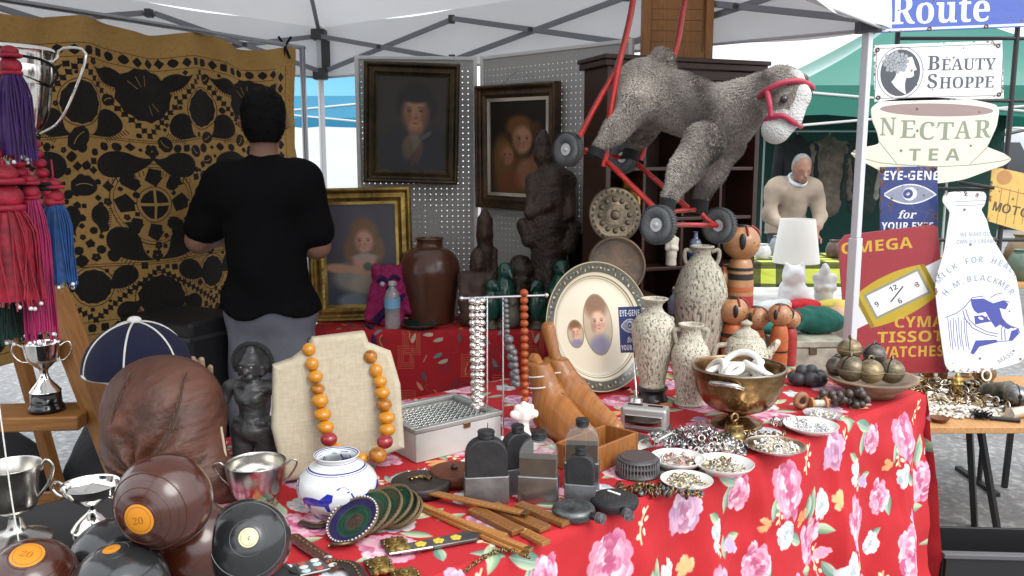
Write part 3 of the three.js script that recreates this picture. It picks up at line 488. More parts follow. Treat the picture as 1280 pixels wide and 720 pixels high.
T.girlPic = canvasTex(320, 448, (c) => {
  c.fillStyle = '#46434b'; c.fillRect(0, 0, 320, 448); soft(c, 80, 90, 150, 150, '#53505a', 0.8); soft(c, 160, 410, 160, 110, '#2e3a44'); soft(c, 130, 320, 110, 80, '#8f8a80', 0.9); soft(c, 180, 350, 90, 60, '#a59a86', 0.8); soft(c, 120, 420, 80, 40, '#7d8890', 0.8);
  soft(c, 172, 130, 72, 74, '#77563a'); soft(c, 116, 205, 38, 72, '#745438'); soft(c, 228, 205, 38, 72, '#745438'); soft(c, 172, 250, 60, 40, '#b98c74'); face(c, 172, 170, 47, '#c09078', '#4a3830', '#a86a5c');
  soft(c, 60, 280, 70, 24, '#b88a70', 1, 0.1); soft(c, 150, 290, 70, 22, '#b88a70', 1, 0.12); soft(c, 185, 275, 24, 22, '#3f5a46', 0.9); soft(c, 175, 235, 70, 16, '#9a9488', 0.7); melt(c, 320, 448, 1.2);
});
function painting(name, label, w, h, fw, pic, frameM, linerM, at, turn, tilt, roll = 0, lin = 0.014) {
  const t = thing(name, label, 'painting', at, turn); t.rotation.order = 'YXZ'; t.rotation.x = tilt; t.rotation.z = roll;
  const iw = w - 2 * fw, ih = h - 2 * fw;
  const prof = (L) => { const s = new THREE.Shape(); s.moveTo(0, 0); s.lineTo(fw, 0); s.lineTo(fw, 0.014); s.quadraticCurveTo(fw * 0.8, 0.018, fw * 0.72, 0.028); s.lineTo(fw * 0.5, 0.024); s.quadraticCurveTo(fw * 0.34, 0.022, fw * 0.28, 0.04); s.quadraticCurveTo(fw * 0.12, 0.05, 0, 0.036); s.closePath(); return s; };
  const side = (L, x, y, rz) => {                    // moulding with mitred ends: profile x runs inward, y forward
    const g = new THREE.ExtrudeGeometry(prof(), { depth: 1, bevelEnabled: false, steps: 1, curveSegments: 4 }); const p = g.attributes.position;
    for (let i = 0; i < p.count; i++) { const q = p.getX(i), f = p.getY(i), e = p.getZ(i); p.setXYZ(i, (e - 0.5) * (L - 2 * q), q, f); }
    g.computeVertexNormals(); return mv(g, x, y, 0, 0, 0, rz);
  };
  part('frame_rail', side(w, 0, 0, 0), frameM, t); part('frame_rail', side(w, 0, h, Math.PI), frameM, t);
  part('frame_rail', side(h, w / 2, h / 2, Math.PI / 2), frameM, t); part('frame_rail', side(h, -w / 2, h / 2, -Math.PI / 2), frameM, t);
  if (linerM) part('liner', [box(iw, lin, 0.012, 0, fw + lin / 2, 0.009, 0), box(iw, lin, 0.012, 0, h - fw - lin / 2, 0.009, 0), box(lin, ih - 2 * lin, 0.012, iw / 2 - lin / 2, h / 2, 0.009, 0), box(lin, ih - 2 * lin, 0.012, -iw / 2 + lin / 2, h / 2, 0.009, 0)], linerM, t);
  const g = new THREE.PlaneGeometry(iw, ih).translate(0, h / 2, 0.008); part('canvas', g, mat([1, 1, 1], 0.42, 0, { map: pic, bumpMap: rep(T.weave, 3), bumpScale: 0.0005 }), t);
  part('backing', box(iw + 0.01, ih + 0.01, 0.004, 0, h / 2, 0.003, 0), M.pine, t);
  return t;
}
const darkGilt = mat([0.085, 0.060, 0.022], 0.45, 0.35, { map: T.worn, bumpMap: T.fine, bumpScale: 0.002 });
const brownGilt = mat([0.12, 0.064, 0.026], 0.4, 0.3, { map: T.worn, bumpMap: T.fine, bumpScale: 0.002 });
const gilt = mat([0.60, 0.40, 0.11], 0.38, 0.75, { map: T.worn, bumpMap: T.fine, bumpScale: 0.002 });
{
  const p = atZ(514, 229, -3.925); painting('framed_painting', 'dark oil portrait of a man in a black coat and pale cravat', 0.425, 0.535, 0.06, T.manPic, darkGilt, null, p, 0.06, 0.012, -0.03);
  painting('framed_painting', 'painting of two figures in a brown moulded frame with a cream liner', 0.485, 0.545, 0.058, T.pairPic, brownGilt, M.ivory, atZ(649, 262, -3.80), -0.769, 0.02, -0.015);
  part('hanging_wire', tube([[-0.1, 0.55, 0.0], [0, 0.60, -0.005], [0.1, 0.55, 0.0]], 0.0012, 12, 5), M.steel, scene.children[scene.children.length - 1]);
  painting('framed_painting', 'portrait of a fair-haired girl in a bright gilt frame', 0.435, 0.565, 0.058, T.girlPic, gilt, gilt, V(-0.635, BACK_Y + 0.002, -3.60), 0.05, -0.07, 0.02, 0.012);
}

// ---------- bookcase with pigeonholes ----------
const BC = { a: V(0.335, 0, -3.07), b: V(0.945, 0, -3.30) };
const bcTurn = Math.atan2(-(BC.b.z - BC.a.z), BC.b.x - BC.a.x), bcW = BC.a.distanceTo(BC.b);
const bcPt = (x, y, z) => V(x, y, z).applyAxisAngle(UP, bcTurn).add(BC.a);      // x from its left end, z out of its front
{
  const t = thing('bookcase', 'dark mahogany bookcase with square pigeonholes and a moulded cornice', 'bookcase', BC.a, bcTurn), D = 0.19, top = 1.80;
  for (const x of [0.010, bcW - 0.010]) part('side_panel', box(0.02, top, D, x, top / 2, -D / 2), M.mahog, t);
  part('back_panel', box(bcW - 0.04, top - 0.04, 0.008, bcW / 2, top / 2, -D + 0.006, 0), M.mahog, t);
  const rows = [0.10, 0.30, 0.50, 0.70, 0.885, 1.07, 1.255, 1.44, 1.615, 1.77];
  for (const y of rows) part('shelf', box(bcW - 0.044, 0.014, D - 0.014, bcW / 2, y, -D / 2 + 0.004), M.mahog, t);
  for (let k = 1; k < 4; k++) for (let r = 0; r < rows.length - 1; r++) part('divider', box(0.012, rows[r + 1] - rows[r] - 0.016, D - 0.018, bcW * k / 4 + (k - 2) * 0.002, (rows[r] + rows[r + 1]) / 2, -D / 2 + 0.003), M.mahog, t);
  part('top_rail', box(bcW - 0.042, 0.03, 0.018, bcW / 2, 1.783, -0.012), M.mahog, t);
  part('cornice', [box(bcW + 0.03, 0.022, D + 0.03, bcW / 2, top + 0.011, -D / 2), box(bcW + 0.045, 0.016, D + 0.04, bcW / 2, top + 0.0305, -D / 2 + 0.004)], M.mahog, t);
}
{ // old panelled tray standing on the bookcase
  const p = bcPt(0.355, 1.843, -0.13), t = thing('wooden_tray', 'honey-brown panelled wooden tray standing on edge on the bookcase', 'tray', p, bcTurn - 0.28), w = 0.27, h = 0.34;
  for (const s of [-1, 1]) { part('side_rail', box(0.03, h, 0.04, s * (w / 2 - 0.015), h / 2, 0), M.honey, t); }
  part('end_rail', box(w - 0.062, 0.03, 0.04, 0, 0.015, 0), M.honey, t); part('end_rail', box(w - 0.062, 0.03, 0.04, 0, h - 0.015, 0), M.honey, t);
  for (let i = 0; i < 7; i++) part('slat', box(w - 0.064, 0.039, 0.008, 0, 0.0505 + i * 0.0397, -0.006 + (i % 2) * 0.0012, 0.0015), M.honey, t);
}

// ================= people =================
function handBones(x, y, z, dir, side, r = 0.0085) {       // palm, four fingers and a thumb, slightly curled; dir: unit forward
  const d = V(...dir).normalize(), s = new THREE.Vector3().crossVectors(d, UP).normalize().multiplyScalar(side), dn = new THREE.Vector3().crossVectors(s, d).multiplyScalar(side).normalize(); if (dn.y > 0) dn.negate();
  const P = (f, l, h) => V(x, y, z).addScaledVector(d, f).addScaledVector(s, l).addScaledVector(dn, h), B = [];
  const seg = (a, b, ra, rb) => B.push([a.x, a.y, a.z, ra, b.x, b.y, b.z, rb]);
  for (const l of [-0.024, -0.008, 0.008, 0.024]) seg(P(0, l * 0.6, 0), P(0.085, l, 0.004), 0.015, 0.011);
  [[-0.030, 0.062], [-0.011, 0.072], [0.010, 0.078], [0.030, 0.070]].forEach(([l, len]) => { seg(P(0.085, l, 0.004), P(0.085 + len * 0.45, l * 1.05, 0.014), r * 1.05, r); seg(P(0.085 + len * 0.45, l * 1.05, 0.014), P(0.085 + len * 0.78, l * 1.05, 0.038), r, r * 0.92); seg(P(0.085 + len * 0.78, l * 1.05, 0.038), P(0.085 + len * 0.86, l, 0.058), r * 0.92, r * 0.8); });
  seg(P(0.02, 0.022, 0.004), P(0.055, 0.052, 0.018), 0.012, 0.0105); seg(P(0.055, 0.052, 0.018), P(0.088, 0.056, 0.032), 0.0105, 0.0085);
  return B;
}
function fold(g) {            // cloth folds: long shallow creases across the back and pulled toward the waist
  const p = g.attributes.position, n = g.attributes.normal; for (let i = 0; i < p.count; i++) { const x = p.getX(i), y = p.getY(i), z = p.getZ(i), q = fbm(x * 5 + 20, y * 5 + 20, 999, 3, 2), w = 0.007 * Math.sin(26 * y + 14 * x * (1.4 - y) + 9 * q) * sstep(1.42, 1.15, y) + 0.012 * (fbm(x * 12 + 40, y * 7 + z * 8 + 40, 999, 8, 3) - 0.5); p.setXYZ(i, x + n.getX(i) * w, y + n.getY(i) * w, z + n.getZ(i) * w); } g.computeVertexNormals(); return g;
}
function person(o) {
  const t = thing('person', o.label, 'person', o.at, o.turn, undefined), J = o.joints;
  const skin = mat(o.skin, 0.55, 0, { bumpMap: T.fine, bumpScale: 0.0005 });
  const b = (a, ra, c, rb) => [...a, ra, ...c, rb];
  const headBones = (() => {
    const [hx, hy, hz] = J.head, f = o.face; // f: facing direction, unit
    const P = (fw, sd, up) => [hx + f[0] * fw + f[2] * sd, hy + f[1] * fw + up, hz + f[2] * fw - f[0] * sd];
    return [{ e: [hx, hy + 0.02, hz, 0.078, 0.105, 0.092] }, b(P(0.02, 0, -0.03), 0.066, P(0.045, 0, -0.085), 0.036), b(P(0.088, 0, 0.015), 0.010, P(0.106, 0, -0.022), 0.014),
      b(P(0.078, -0.02, -0.058), 0.012, P(0.078, 0.02, -0.058), 0.012), b(P(0.08, -0.032, 0.03), 0.014, P(0.082, 0.032, 0.03), 0.014),
      b(P(-0.004, 0.080, 0.018), 0.012, P(-0.006, 0.084, -0.018), 0.008), b(P(-0.004, -0.080, 0.018), 0.012, P(-0.006, -0.084, -0.018), 0.008)];
  })();
  const body = [b(J.neck, 0.052, [J.head[0], J.head[1] - 0.06, J.head[2]], 0.054), b(J.chestL, 0.105, J.chestR, 0.105), b(J.chest, 0.125, J.waist, 0.11), b(J.hipL, 0.095, J.hipR, 0.095), b(J.waist, 0.11, J.hip, 0.105)];
  for (const s of ['L', 'R']) body.push(b(J['sh' + s], 0.062, J['el' + s], 0.044), b(J['el' + s], 0.044, J['wr' + s], 0.027), b(J['hip' + s], 0.092, J['kn' + s], 0.058), b(J['kn' + s], 0.055, J['an' + s], 0.038), b(J['an' + s], 0.04, [J['an' + s][0], 0.035, J['an' + s][2] + (o.toe ?? -1) * 0.13], 0.03));
  const hands = ['L', 'R'].map((s) => { const w = J['wr' + s], e = J['el' + s], d = V(w[0] - e[0], w[1] - e[1], w[2] - e[2]).normalize(); return mergeVertices(blob([b(w, 0.026, [w[0] + d.x * 0.02, w[1] + d.y * 0.02, w[2] + d.z * 0.02], 0.02), ...handBones(w[0] + d.x * 0.01, w[1] + d.y * 0.01, w[2] + d.z * 0.01, d.toArray(), s === 'L' ? 1 : -1)], 0.008, 0.0045)); });
  part('body', [blob(body, 0.05, 0.013), blob([b(J.neck, 0.05, [J.head[0], J.head[1] - 0.06, J.head[2]], 0.052), ...headBones], 0.022, 0.006), ...hands], skin, t);
  const inf = 0.014, hem0 = J.hem, sl = o.sleeve, lerp3 = (p, q, k) => p.map((v, i) => v + (q[i] - v) * k);
  const sh = [b(J.chestL, 0.105 + inf, J.chestR, 0.105 + inf), b(J.chest, 0.13 + inf, J.waist, 0.128 + inf), b(J.waist, 0.13 + inf, J.hip, 0.13 + inf), b(J.hipL, 0.122 + inf, J.hipR, 0.122 + inf), b([J.hipL[0], hem0 - 0.06, J.hipL[2]], 0.125 + inf, [J.hipR[0], hem0 - 0.06, J.hipR[2]], 0.125 + inf), b(J.neck, 0.056, J.chest, 0.09)];
  for (const s of ['L', 'R']) {
    const e = sl <= 1 ? lerp3(J['sh' + s], J['el' + s], sl) : J['el' + s]; sh.push(b(J['sh' + s], 0.062 + inf * 1.1, e, (sl <= 1 ? 0.062 : 0.044) + inf * 1.3));
    if (sl > 1) sh.push(b(J['el' + s], 0.044 + inf * 1.3, lerp3(J['el' + s], J['wr' + s], sl - 1), 0.030 + inf * 1.4));
  }
  const hem = J.hem, neckY = J.neck[1] + 0.012;
  part('shirt', fold(blob(sh, 0.045, 0.012, (d, x, y, z) => Math.max(d, hem + 0.012 * Math.sin(x * 30) - y, y - neckY - 0.25 * Math.abs(x - J.neck[0])))), o.shirtM, t);
  const tr = [b(J.hipL, 0.120, J.hipR, 0.120), b(J.hip, 0.12, [J.hip[0], hem + 0.03, J.hip[2]], 0.12)];
  for (const s of ['L', 'R']) tr.push(b(J['hip' + s], 0.103, J['kn' + s], 0.078), b(J['kn' + s], 0.078, J['an' + s], 0.064));
  part('trousers', jitter(blob(tr, 0.03, 0.013, (d, x, y) => Math.max(d, 0.06 - y)), 0.012, 12, 9), o.trouserM, t);
  for (const s of ['L', 'R']) part('shoe', blob([b([J['an' + s][0], 0.06, J['an' + s][2]], 0.048, [J['an' + s][0], 0.045, J['an' + s][2] + (o.toe ?? -1) * 0.16], 0.042)], 0.02, 0.01, (d, x, y) => Math.max(d, 0.004 - y)), M.blackmat, t);
  const [hx, hy, hz] = J.head, f = o.face;
  part('hair', jitter(blob([{ e: [hx - f[0] * 0.010, hy + 0.036, hz - f[2] * 0.010, 0.081, 0.098, 0.092] }, { e: [hx - f[0] * 0.028, hy - 0.015, hz - f[2] * 0.028, 0.073, 0.09, 0.068] }], 0.03, 0.006, (d, x, y, z) => { const fw = (x - hx) * f[0] + (z - hz) * f[2]; return Math.max(d, (hy - 0.075 + Math.max(0, fw + 0.03) * 2.0) - y, fw > 0.02 ? (hy + 0.045 + (fw - 0.02) * 0.5) - y : -1); }), 0.006, 60, 3), o.hairM, t);
  { const hg = t.children[t.children.length - 1].geometry, p = hg.attributes.position, nn = hg.attributes.normal, N = 5000, im = new THREE.InstancedMesh(new THREE.ConeGeometry(0.0010, 1, 3, 1, true).translate(0, 0.5, 0), o.hairM, N), M4 = new THREE.Matrix4(); im.name = 'hair_strands'; im.userData.kind = 'stuff'; for (let i = 0; i < N; i++) { const k = Math.floor(rnd() * p.count), n = V(nn.getX(k) + rr(-0.5, 0.5), nn.getY(k) - 0.9 + rr(-0.4, 0.4), nn.getZ(k) + rr(-0.5, 0.5)).normalize(); M4.compose(V(p.getX(k), p.getY(k), p.getZ(k)), new THREE.Quaternion().setFromUnitVectors(UP, n), V(1, rr(0.004, 0.008), 1)); im.setMatrixAt(i, M4); } t.children[t.children.length - 1].add(im); }
  if (o.collar) part('collar', tube([...Array(13)].map((_, i) => { const a = i / 12 * 6.283; return [J.neck[0] + Math.cos(a) * 0.072, J.neck[1] + 0.0 - 0.05 * Math.sin(a), J.neck[2] + 0.02 + Math.sin(a) * 0.075]; }), 0.019, 30, 8), o.collar, t);
  if (o.eyes) for (const s of [-1, 1]) part('eye', sph(0.012, hx + f[0] * 0.080 + f[2] * 0.03 * s, hy + 0.014, hz + f[2] * 0.080 - f[0] * 0.03 * s, 1, 1, 1, 10, 8), M.blackmat, t);
  return t;
}
person({
  label: 'person in a black T-shirt and grey trousers with their back turned', at: V(-0.955, 0, -3.3), turn: 0, skin: [0.30, 0.155, 0.10], sleeve: 0.72, face: [-0.18, 0, -0.98], toe: -1,
  joints: { head: [0.012, 1.615, 0], neck: [0.006, 1.475, 0.005], chest: [-0.01, 1.30, 0.01], chestL: [-0.09, 1.355, 0.01], chestR: [0.088, 1.36, 0.01], waist: [0.0, 1.07, 0], hip: [0.01, 0.93, 0], hipL: [-0.058, 0.90, 0], hipR: [0.07, 0.90, 0],
    shL: [-0.155, 1.385, 0.0], shR: [0.15, 1.395, 0.0], elL: [-0.27, 1.165, -0.03], wrL: [-0.20, 1.15, -0.25], elR: [0.188, 1.14, -0.04], wrR: [0.10, 1.22, -0.25], knL: [-0.10, 0.49, -0.01], knR: [0.11, 0.49, 0], anL: [-0.11, 0.08, 0.02], anR: [0.12, 0.08, 0.02], hem: 0.885 },
  shirtM: mat([0.006, 0.006, 0.0068], 0.95, 0, { specularIntensity: 0.25, bumpMap: T.noise, bumpScale: 0.003 }), trouserM: mat([0.30, 0.30, 0.36], 0.9, 0, { map: T.tone, bumpMap: rep(T.weave, 14), bumpScale: 0.0006 }), hairM: mat([0.007, 0.006, 0.0055], 0.7, 0, { specularIntensity: 0.4, bumpMap: rep(T.fine, 8), bumpScale: 0.004 }),
});
person({
  label: 'person in a beige pullover bending over the market table behind', at: atZ(985, 330, -8.0).setY(0), turn: 0, skin: [0.26, 0.13, 0.085], sleeve: 1.55, face: [0.05, -0.45, 0.9], toe: 1, eyes: true, collar: mat([0.6, 0.66, 0.74], 0.9),
  joints: { head: [0.02, 1.40, 0.20], neck: [0.01, 1.30, 0.10], chest: [0, 1.16, 0.05], chestL: [-0.12, 1.21, 0.06], chestR: [0.12, 1.21, 0.06], waist: [0, 0.95, -0.05], hip: [0, 0.85, -0.08], hipL: [-0.08, 0.85, -0.08], hipR: [0.08, 0.85, -0.08],
    shL: [-0.19, 1.22, 0.07], shR: [0.19, 1.22, 0.07], elL: [-0.235, 0.96, 0.12], wrL: [-0.10, 0.84, 0.30], elR: [0.235, 0.96, 0.12], wrR: [0.14, 0.82, 0.30], knL: [-0.09, 0.46, -0.02], knR: [0.09, 0.46, -0.02], anL: [-0.09, 0.08, -0.06], anR: [0.09, 0.08, -0.06], hem: 0.78 },
  shirtM: mat([0.50, 0.40, 0.31], 0.95, 0, { map: T.tone, bumpMap: rep(T.weave, 5), bumpScale: 0.004 }), trouserM: mat([0.05, 0.055, 0.07], 0.9), hairM: mat([0.30, 0.30, 0.30], 0.8),
});

// ================= plush horse on wheels =================
{
  const t = thing('toy_horse', 'grey plush toy horse with pink bridle on a red wheeled push frame', 'toy horse');
  const Q = (x, y, d, r) => { const p = atD(x, y, d); return [p.x, p.y, p.z, r * d / FPX]; };
  const bn = (a, c) => [...a, ...c];
  const bodyB = [
    bn(Q(806, 112, 2.14, 35), Q(852, 129, 2.08, 33)), bn(Q(852, 129, 2.08, 33), Q(904, 151, 1.99, 38)),
    bn(Q(804, 106, 2.15, 28), Q(808, 126, 2.13, 32)),
    bn(Q(910, 140, 1.98, 32), Q(948, 119, 1.93, 22)), bn(Q(935, 127, 1.95, 24), Q(964, 110, 1.90, 18)),
    bn(Q(792, 132, 2.08, 25), Q(770, 162, 2.07, 12)), bn(Q(770, 162, 2.07, 12), Q(750, 182, 2.06, 8.5)),
    bn(Q(822, 138, 2.24, 22), Q(803, 166, 2.24, 11)), bn(Q(803, 166, 2.24, 11), Q(791, 186, 2.24, 8.5)),
    bn(Q(880, 178, 1.90, 26), Q(856, 212, 1.87, 15)), bn(Q(856, 212, 1.87, 15), Q(838, 244, 1.86, 10.5)),
    bn(Q(908, 180, 2.06, 23), Q(891, 214, 2.05, 12.5)), bn(Q(891, 214, 2.05, 12.5), Q(877, 246, 2.05, 10)),
    bn(Q(834, 90, 2.13, 7), Q(832, 74, 2.13, 7)), bn(Q(832, 74, 2.13, 7), Q(824, 66, 2.14, 5)),
  ];
  const headB = [bn(Q(981, 108, 1.87, 21), Q(985, 122, 1.845, 23)), bn(Q(985, 122, 1.845, 23), Q(976, 148, 1.835, 20)), bn(Q(972, 104, 1.885, 19), Q(964, 116, 1.89, 22))];
  const muzB = [bn(Q(977, 150, 1.833, 21), Q(970, 162, 1.826, 18))];
  const plushMap = dataTex(256, (u, v) => { const n = fbm(u * 7, v * 7, 7, 131, 4), f = fbm(u * 50, v * 50, 50, 133, 2), t = clamp(0.32 + 0.9 * (n - 0.42) + 0.34 * (f - 0.5)); return [mixv(0.37, 0.72, t), mixv(0.34, 0.67, t), mixv(0.32, 0.62, t)]; });
  const plush = mat([0.95, 0.95, 0.95], 1, 0, { map: rep(plushMap, 4), bumpMap: rep(T.fine, 10), bumpScale: 0.004, sheen: 0.4, sheenRoughness: 0.8 });
  const whiteP = mat([0.74, 0.73, 0.70], 1, 0, { map: T.tone, bumpMap: rep(T.fine, 10), bumpScale: 0.004 });
  const bodyG = blob(bodyB, 0.035, 0.006), headG = blob(headB, 0.03, 0.004), muzG = blob(muzB, 0.02, 0.003);
  const body = part('body', bodyG, plush, t), head = part('head', headG, plush, t); part('muzzle', muzG, whiteP, t);
  // blaze down the face
  part('blaze', blob([bn(Q(993, 99, 1.842, 12), Q(998, 120, 1.822, 14)), bn(Q(998, 120, 1.822, 14), Q(989, 148, 1.817, 14))], 0.012, 0.003), whiteP, t);
  // fur standing off the plush
  const fur = (g, n, name, parent, len, mfur, skip, skipX = 0) => {
    const p = g.attributes.position, nn = g.attributes.normal, ix = g.index.array, tri = ix.length / 3;
    const cone = new THREE.ConeGeometry(0.0009, 1, 3, 1, true).translate(0, 0.5, 0); const m = new THREE.InstancedMesh(cone, mfur, n), M4 = new THREE.Matrix4(), col = new THREE.Color(); m.name = name; m.userData.kind = 'stuff'; m.castShadow = m.receiveShadow = true;
    for (let i = 0; i < n; i++) {
      const k = Math.floor(rnd() * tri) * 3; let a = rnd(), b = rnd(); if (a + b > 1) { a = 1 - a; b = 1 - b; }
      const pt = V(0, 0, 0), nv = V(0, 0, 0); [[ix[k], 1 - a - b], [ix[k + 1], a], [ix[k + 2], b]].forEach(([v, w]) => { pt.addScaledVector(V(p.getX(v), p.getY(v), p.getZ(v)), w); nv.addScaledVector(V(nn.getX(v), nn.getY(v), nn.getZ(v)), w); });
      const tuft = fbm(pt.x * 45 + 90, pt.y * 45 + pt.z * 30 + 90, 999, 141, 2) - 0.5;
      nv.normalize(); if (skip && nv.dot(skip) > 0.35 && pt.x > skipX) { M4.makeScale(0, 0, 0); m.setMatrixAt(i, M4); m.setColorAt(i, col); continue; } nv.add(V(rr(-0.3, 0.3) - 0.3 + tuft * 0.9, -0.75 + rr(-0.3, 0.3) + tuft, rr(-0.3, 0.3))).normalize();
      const q = new THREE.Quaternion().setFromUnitVectors(UP, nv), L = len * rr(0.6, 1.3); M4.compose(pt, q, V(1, L, 1)); m.setMatrixAt(i, M4);
      const n2 = fbm(pt.x * 9 + 70, pt.y * 9 + pt.z * 7 + 70, 999, 151, 4), v = clamp(0.17 + 1.1 * (n2 - 0.36), 0.08, 0.6) * rr(0.75, 1.25); col.setRGB(v * 0.95, v * 0.86, v * 0.77); m.setColorAt(i, col);
    }
    parent.add(m);
  };
  fur(bodyG, 60000, 'fur', body, 0.0062, mat([0.95, 0.95, 0.95], 1)); fur(headG, 6000, 'fur', head, 0.006, mat([0.95, 0.95, 0.95], 1), V(0.75, -0.1, 0.65).normalize(), atD(984, 110, 1.84).x);
  const ear = (a, c, w) => part('ear', blob([bn(a, c)], 0.01, 0.003), plush, t);
  ear(Q(984, 92, 1.86, 8), Q(962, 94, 1.86, 9)); ear(Q(990, 93, 1.90, 9), Q(1006, 98, 1.89, 5));
  for (const [x, y, d] of [[980, 124, 1.795], [1012, 118, 1.845]]) part('eye', sph(0.0085, ...atD(x, y, d).toArray(), 1, 1, 1, 12, 10), M.plinth, t);
  const pink = mat([0.50, 0.03, 0.075], 0.5, 0, { map: T.tone }), strap = (pts) => part('bridle_strap', tube(pts.map((q) => atD(...q)), 0.0062, 28, 8), pink, t);
  strap([[949, 121, 1.862], [958, 113, 1.812], [976, 104, 1.795], [997, 101, 1.80], [1012, 106, 1.825], [1016, 110, 1.86]]);
  strap([[955, 156, 1.852], [962, 147, 1.808], [978, 145, 1.788], [992, 153, 1.796], [1001, 158, 1.84]]);
  strap([[959, 114, 1.81], [962, 130, 1.80], [964, 146, 1.80]]); strap([[952, 121, 1.862], [956, 108, 1.88], [968, 92, 1.866]]);
  // hooves
  for (const [x, y, d, x2, y2] of [[747, 186, 2.06, 743, 196], [790, 188, 2.24, 787, 199], [836, 249, 1.86, 832, 264], [876, 251, 2.05, 873, 266]]) { const a = atD(x, y, d), b = atD(x2, y2, d); part('hoof', bar(b, a, 0.0205 * d / 2, 16, 0.0198 * d / 2), M.blackmat, t); }
  // red frame
  const FL = [823, 281, 1.83], FR = [899, 282, 2.02], RL = [710, 187, 2.10], RR = [779, 197, 2.26], pt = (q) => atD(...q), frame = (pts, r = 0.0068) => part('frame_tube', tube(pts.map(pt), r, 20, 10), M.red, t);
  frame([[731, 187, 2.10], [752, 198, 2.09], [790, 232, 1.96], [826, 268, 1.85]]); frame([[786, 196, 2.25], [800, 208, 2.24], [828, 232, 2.14], [862, 262, 2.04]]);
  frame([[836, 281, 1.85], [866, 281, 1.94], [896, 282, 2.01]], 0.0055); frame([[877, 268, 2.03], [887, 276, 2.025], [897, 282, 2.02]], 0.0065); frame([[826, 268, 1.85], [832, 275, 1.85], [838, 281, 1.855]], 0.006); frame([[712, 187, 2.105], [745, 192, 2.17], [777, 197, 2.255]], 0.0055);
  frame([[826, 268, 1.85], [845, 264, 1.95], [870, 262, 2.04]], 0.005);
  // push handle, up to a cross bar hooked over the front truss
  frame([[755, 208, 2.08], [762, 150, 2.06], [773, 84, 2.04], [788, 20, 2.03], [797, -40, 2.02], [803, -66, 2.02]], 0.0078); frame([[725, 170, 2.07], [748, 126, 2.06], [771, 84, 2.05], [779, 60, 2.045]], 0.0072);
  frame([[800, 200, 2.25], [826, 120, 2.22], [845, 60, 2.2], [856, 0, 2.18], [864, -50, 2.17], [868, -66, 2.17]], 0.0078); frame([[803, -66, 2.02], [836, -72, 2.1], [868, -66, 2.17]], 0.0078);
  // wheels
  const ax = pt(FR).sub(pt(FL)).normalize();
  const wheel = (c, r, out) => {
    const g = part('wheel', new THREE.TorusGeometry(r * 0.66, r * 0.36, 14, 36), M.rubber, t); g.quaternion.setFromUnitVectors(V(0, 0, 1), ax); g.position.copy(c);
    for (let i = 0; i < 1; i++) { const rib = []; for (let k = 0; k < 40; k++) { const a = k / 40 * 6.2832; rib.push(mv(new THREE.BoxGeometry(0.0022, 0.004, r * 0.5), Math.cos(a) * r * 1.0, Math.sin(a) * r * 1.0, 0, 0, 0, a)); } part('tread', rib, M.rubber, g); }
    part('hub', [mv(new THREE.CylinderGeometry(r * 0.42, r * 0.42, r * 0.3, 20), 0, 0, 0, Math.PI / 2), mv(new THREE.SphereGeometry(r * 0.17, 12, 8), 0, 0, out * r * 0.17), mv(new THREE.CylinderGeometry(r * 0.2, r * 0.36, r * 0.1, 20), 0, 0, out * r * 0.18, -out * Math.PI / 2)], mat([0.5, 0.5, 0.5], 0.5, 0.3), g);
  };
  wheel(pt(FL), 0.0415, -1); wheel(pt(FR), 0.0415, 1); wheel(pt(RL), 0.0415, -1); wheel(pt(RR), 0.0415, 1);
  // cord from the handle to the tent truss
  const h0 = atD(836, -72, 2.1), tp = TR.clone().lerp(TF, 0.42).setY(2.09);
  solo('suspension_rope', 'white cord tying the toy horse handle up to the tent truss', 'cord', tube([h0.clone().add(V(0, 0.006, 0)), h0.clone().lerp(tp, 0.5), tp], 0.003), M.bone);
}

// ================= back table =================
const B = (px, py) => onY(px, py, BACK_Y);
const glaze = (c, o = {}) => mat(c, 0.28, 0, { map: T.tone, clearcoat: 0.4, clearcoatRoughness: 0.2, bumpMap: T.noise, bumpScale: 0.001, ...o });
{
  const t = solo('stoneware_jar', 'large brown salt-glazed stoneware jar with a short neck', 'jar', lathe(smoothPts([[0.0, 0], [0.085, 0], [0.098, 0.02], [0.112, 0.10], [0.125, 0.19], [0.127, 0.235], [0.112, 0.285], [0.085, 0.312], [0.060, 0.322], [0.054, 0.333], [0.056, 0.348], [0.061, 0.355], [0.057, 0.360], [0.050, 0.355], [0.047, 0.33], [0.05, 0.30]], 70), 56), glaze([0.13, 0.048, 0.026]), V(-0.345, BACK_Y, -3.575));
  solo('dish', 'shallow dark green glazed dish in front of the stoneware jar', 'dish', lathe([[0.0, 0.004], [0.05, 0.004], [0.052, 0], [0.04, 0], [0.075, 0.018], [0.078, 0.02], [0.075, 0.022], [0.045, 0.01], [0, 0.008]]), glaze([0.012, 0.045, 0.035]), V(-0.375, BACK_Y, -3.435));
  const b = thing('water_bottle', 'clear plastic water bottle with a pale blue label', 'bottle', V(-0.49, BACK_Y, -3.44));
  part('bottle', lathe(smoothPts([[0.0, 0], [0.03, 0.0], [0.032, 0.01], [0.031, 0.06], [0.032, 0.12], [0.026, 0.15], [0.013, 0.168], [0.0125, 0.178]], 30), 28), mat([0.82, 0.84, 0.84], 0.12, 0, { transmission: 0.75, thickness: 0 }), b);
  part('label', lathe([[0.0328, 0.085], [0.0328, 0.125]], 28), mat([0.20, 0.42, 0.62], 0.5), b); part('cap', cyl(0.0145, 0.0145, 0.016, 0, 0.186, 0), M.white, b);
}
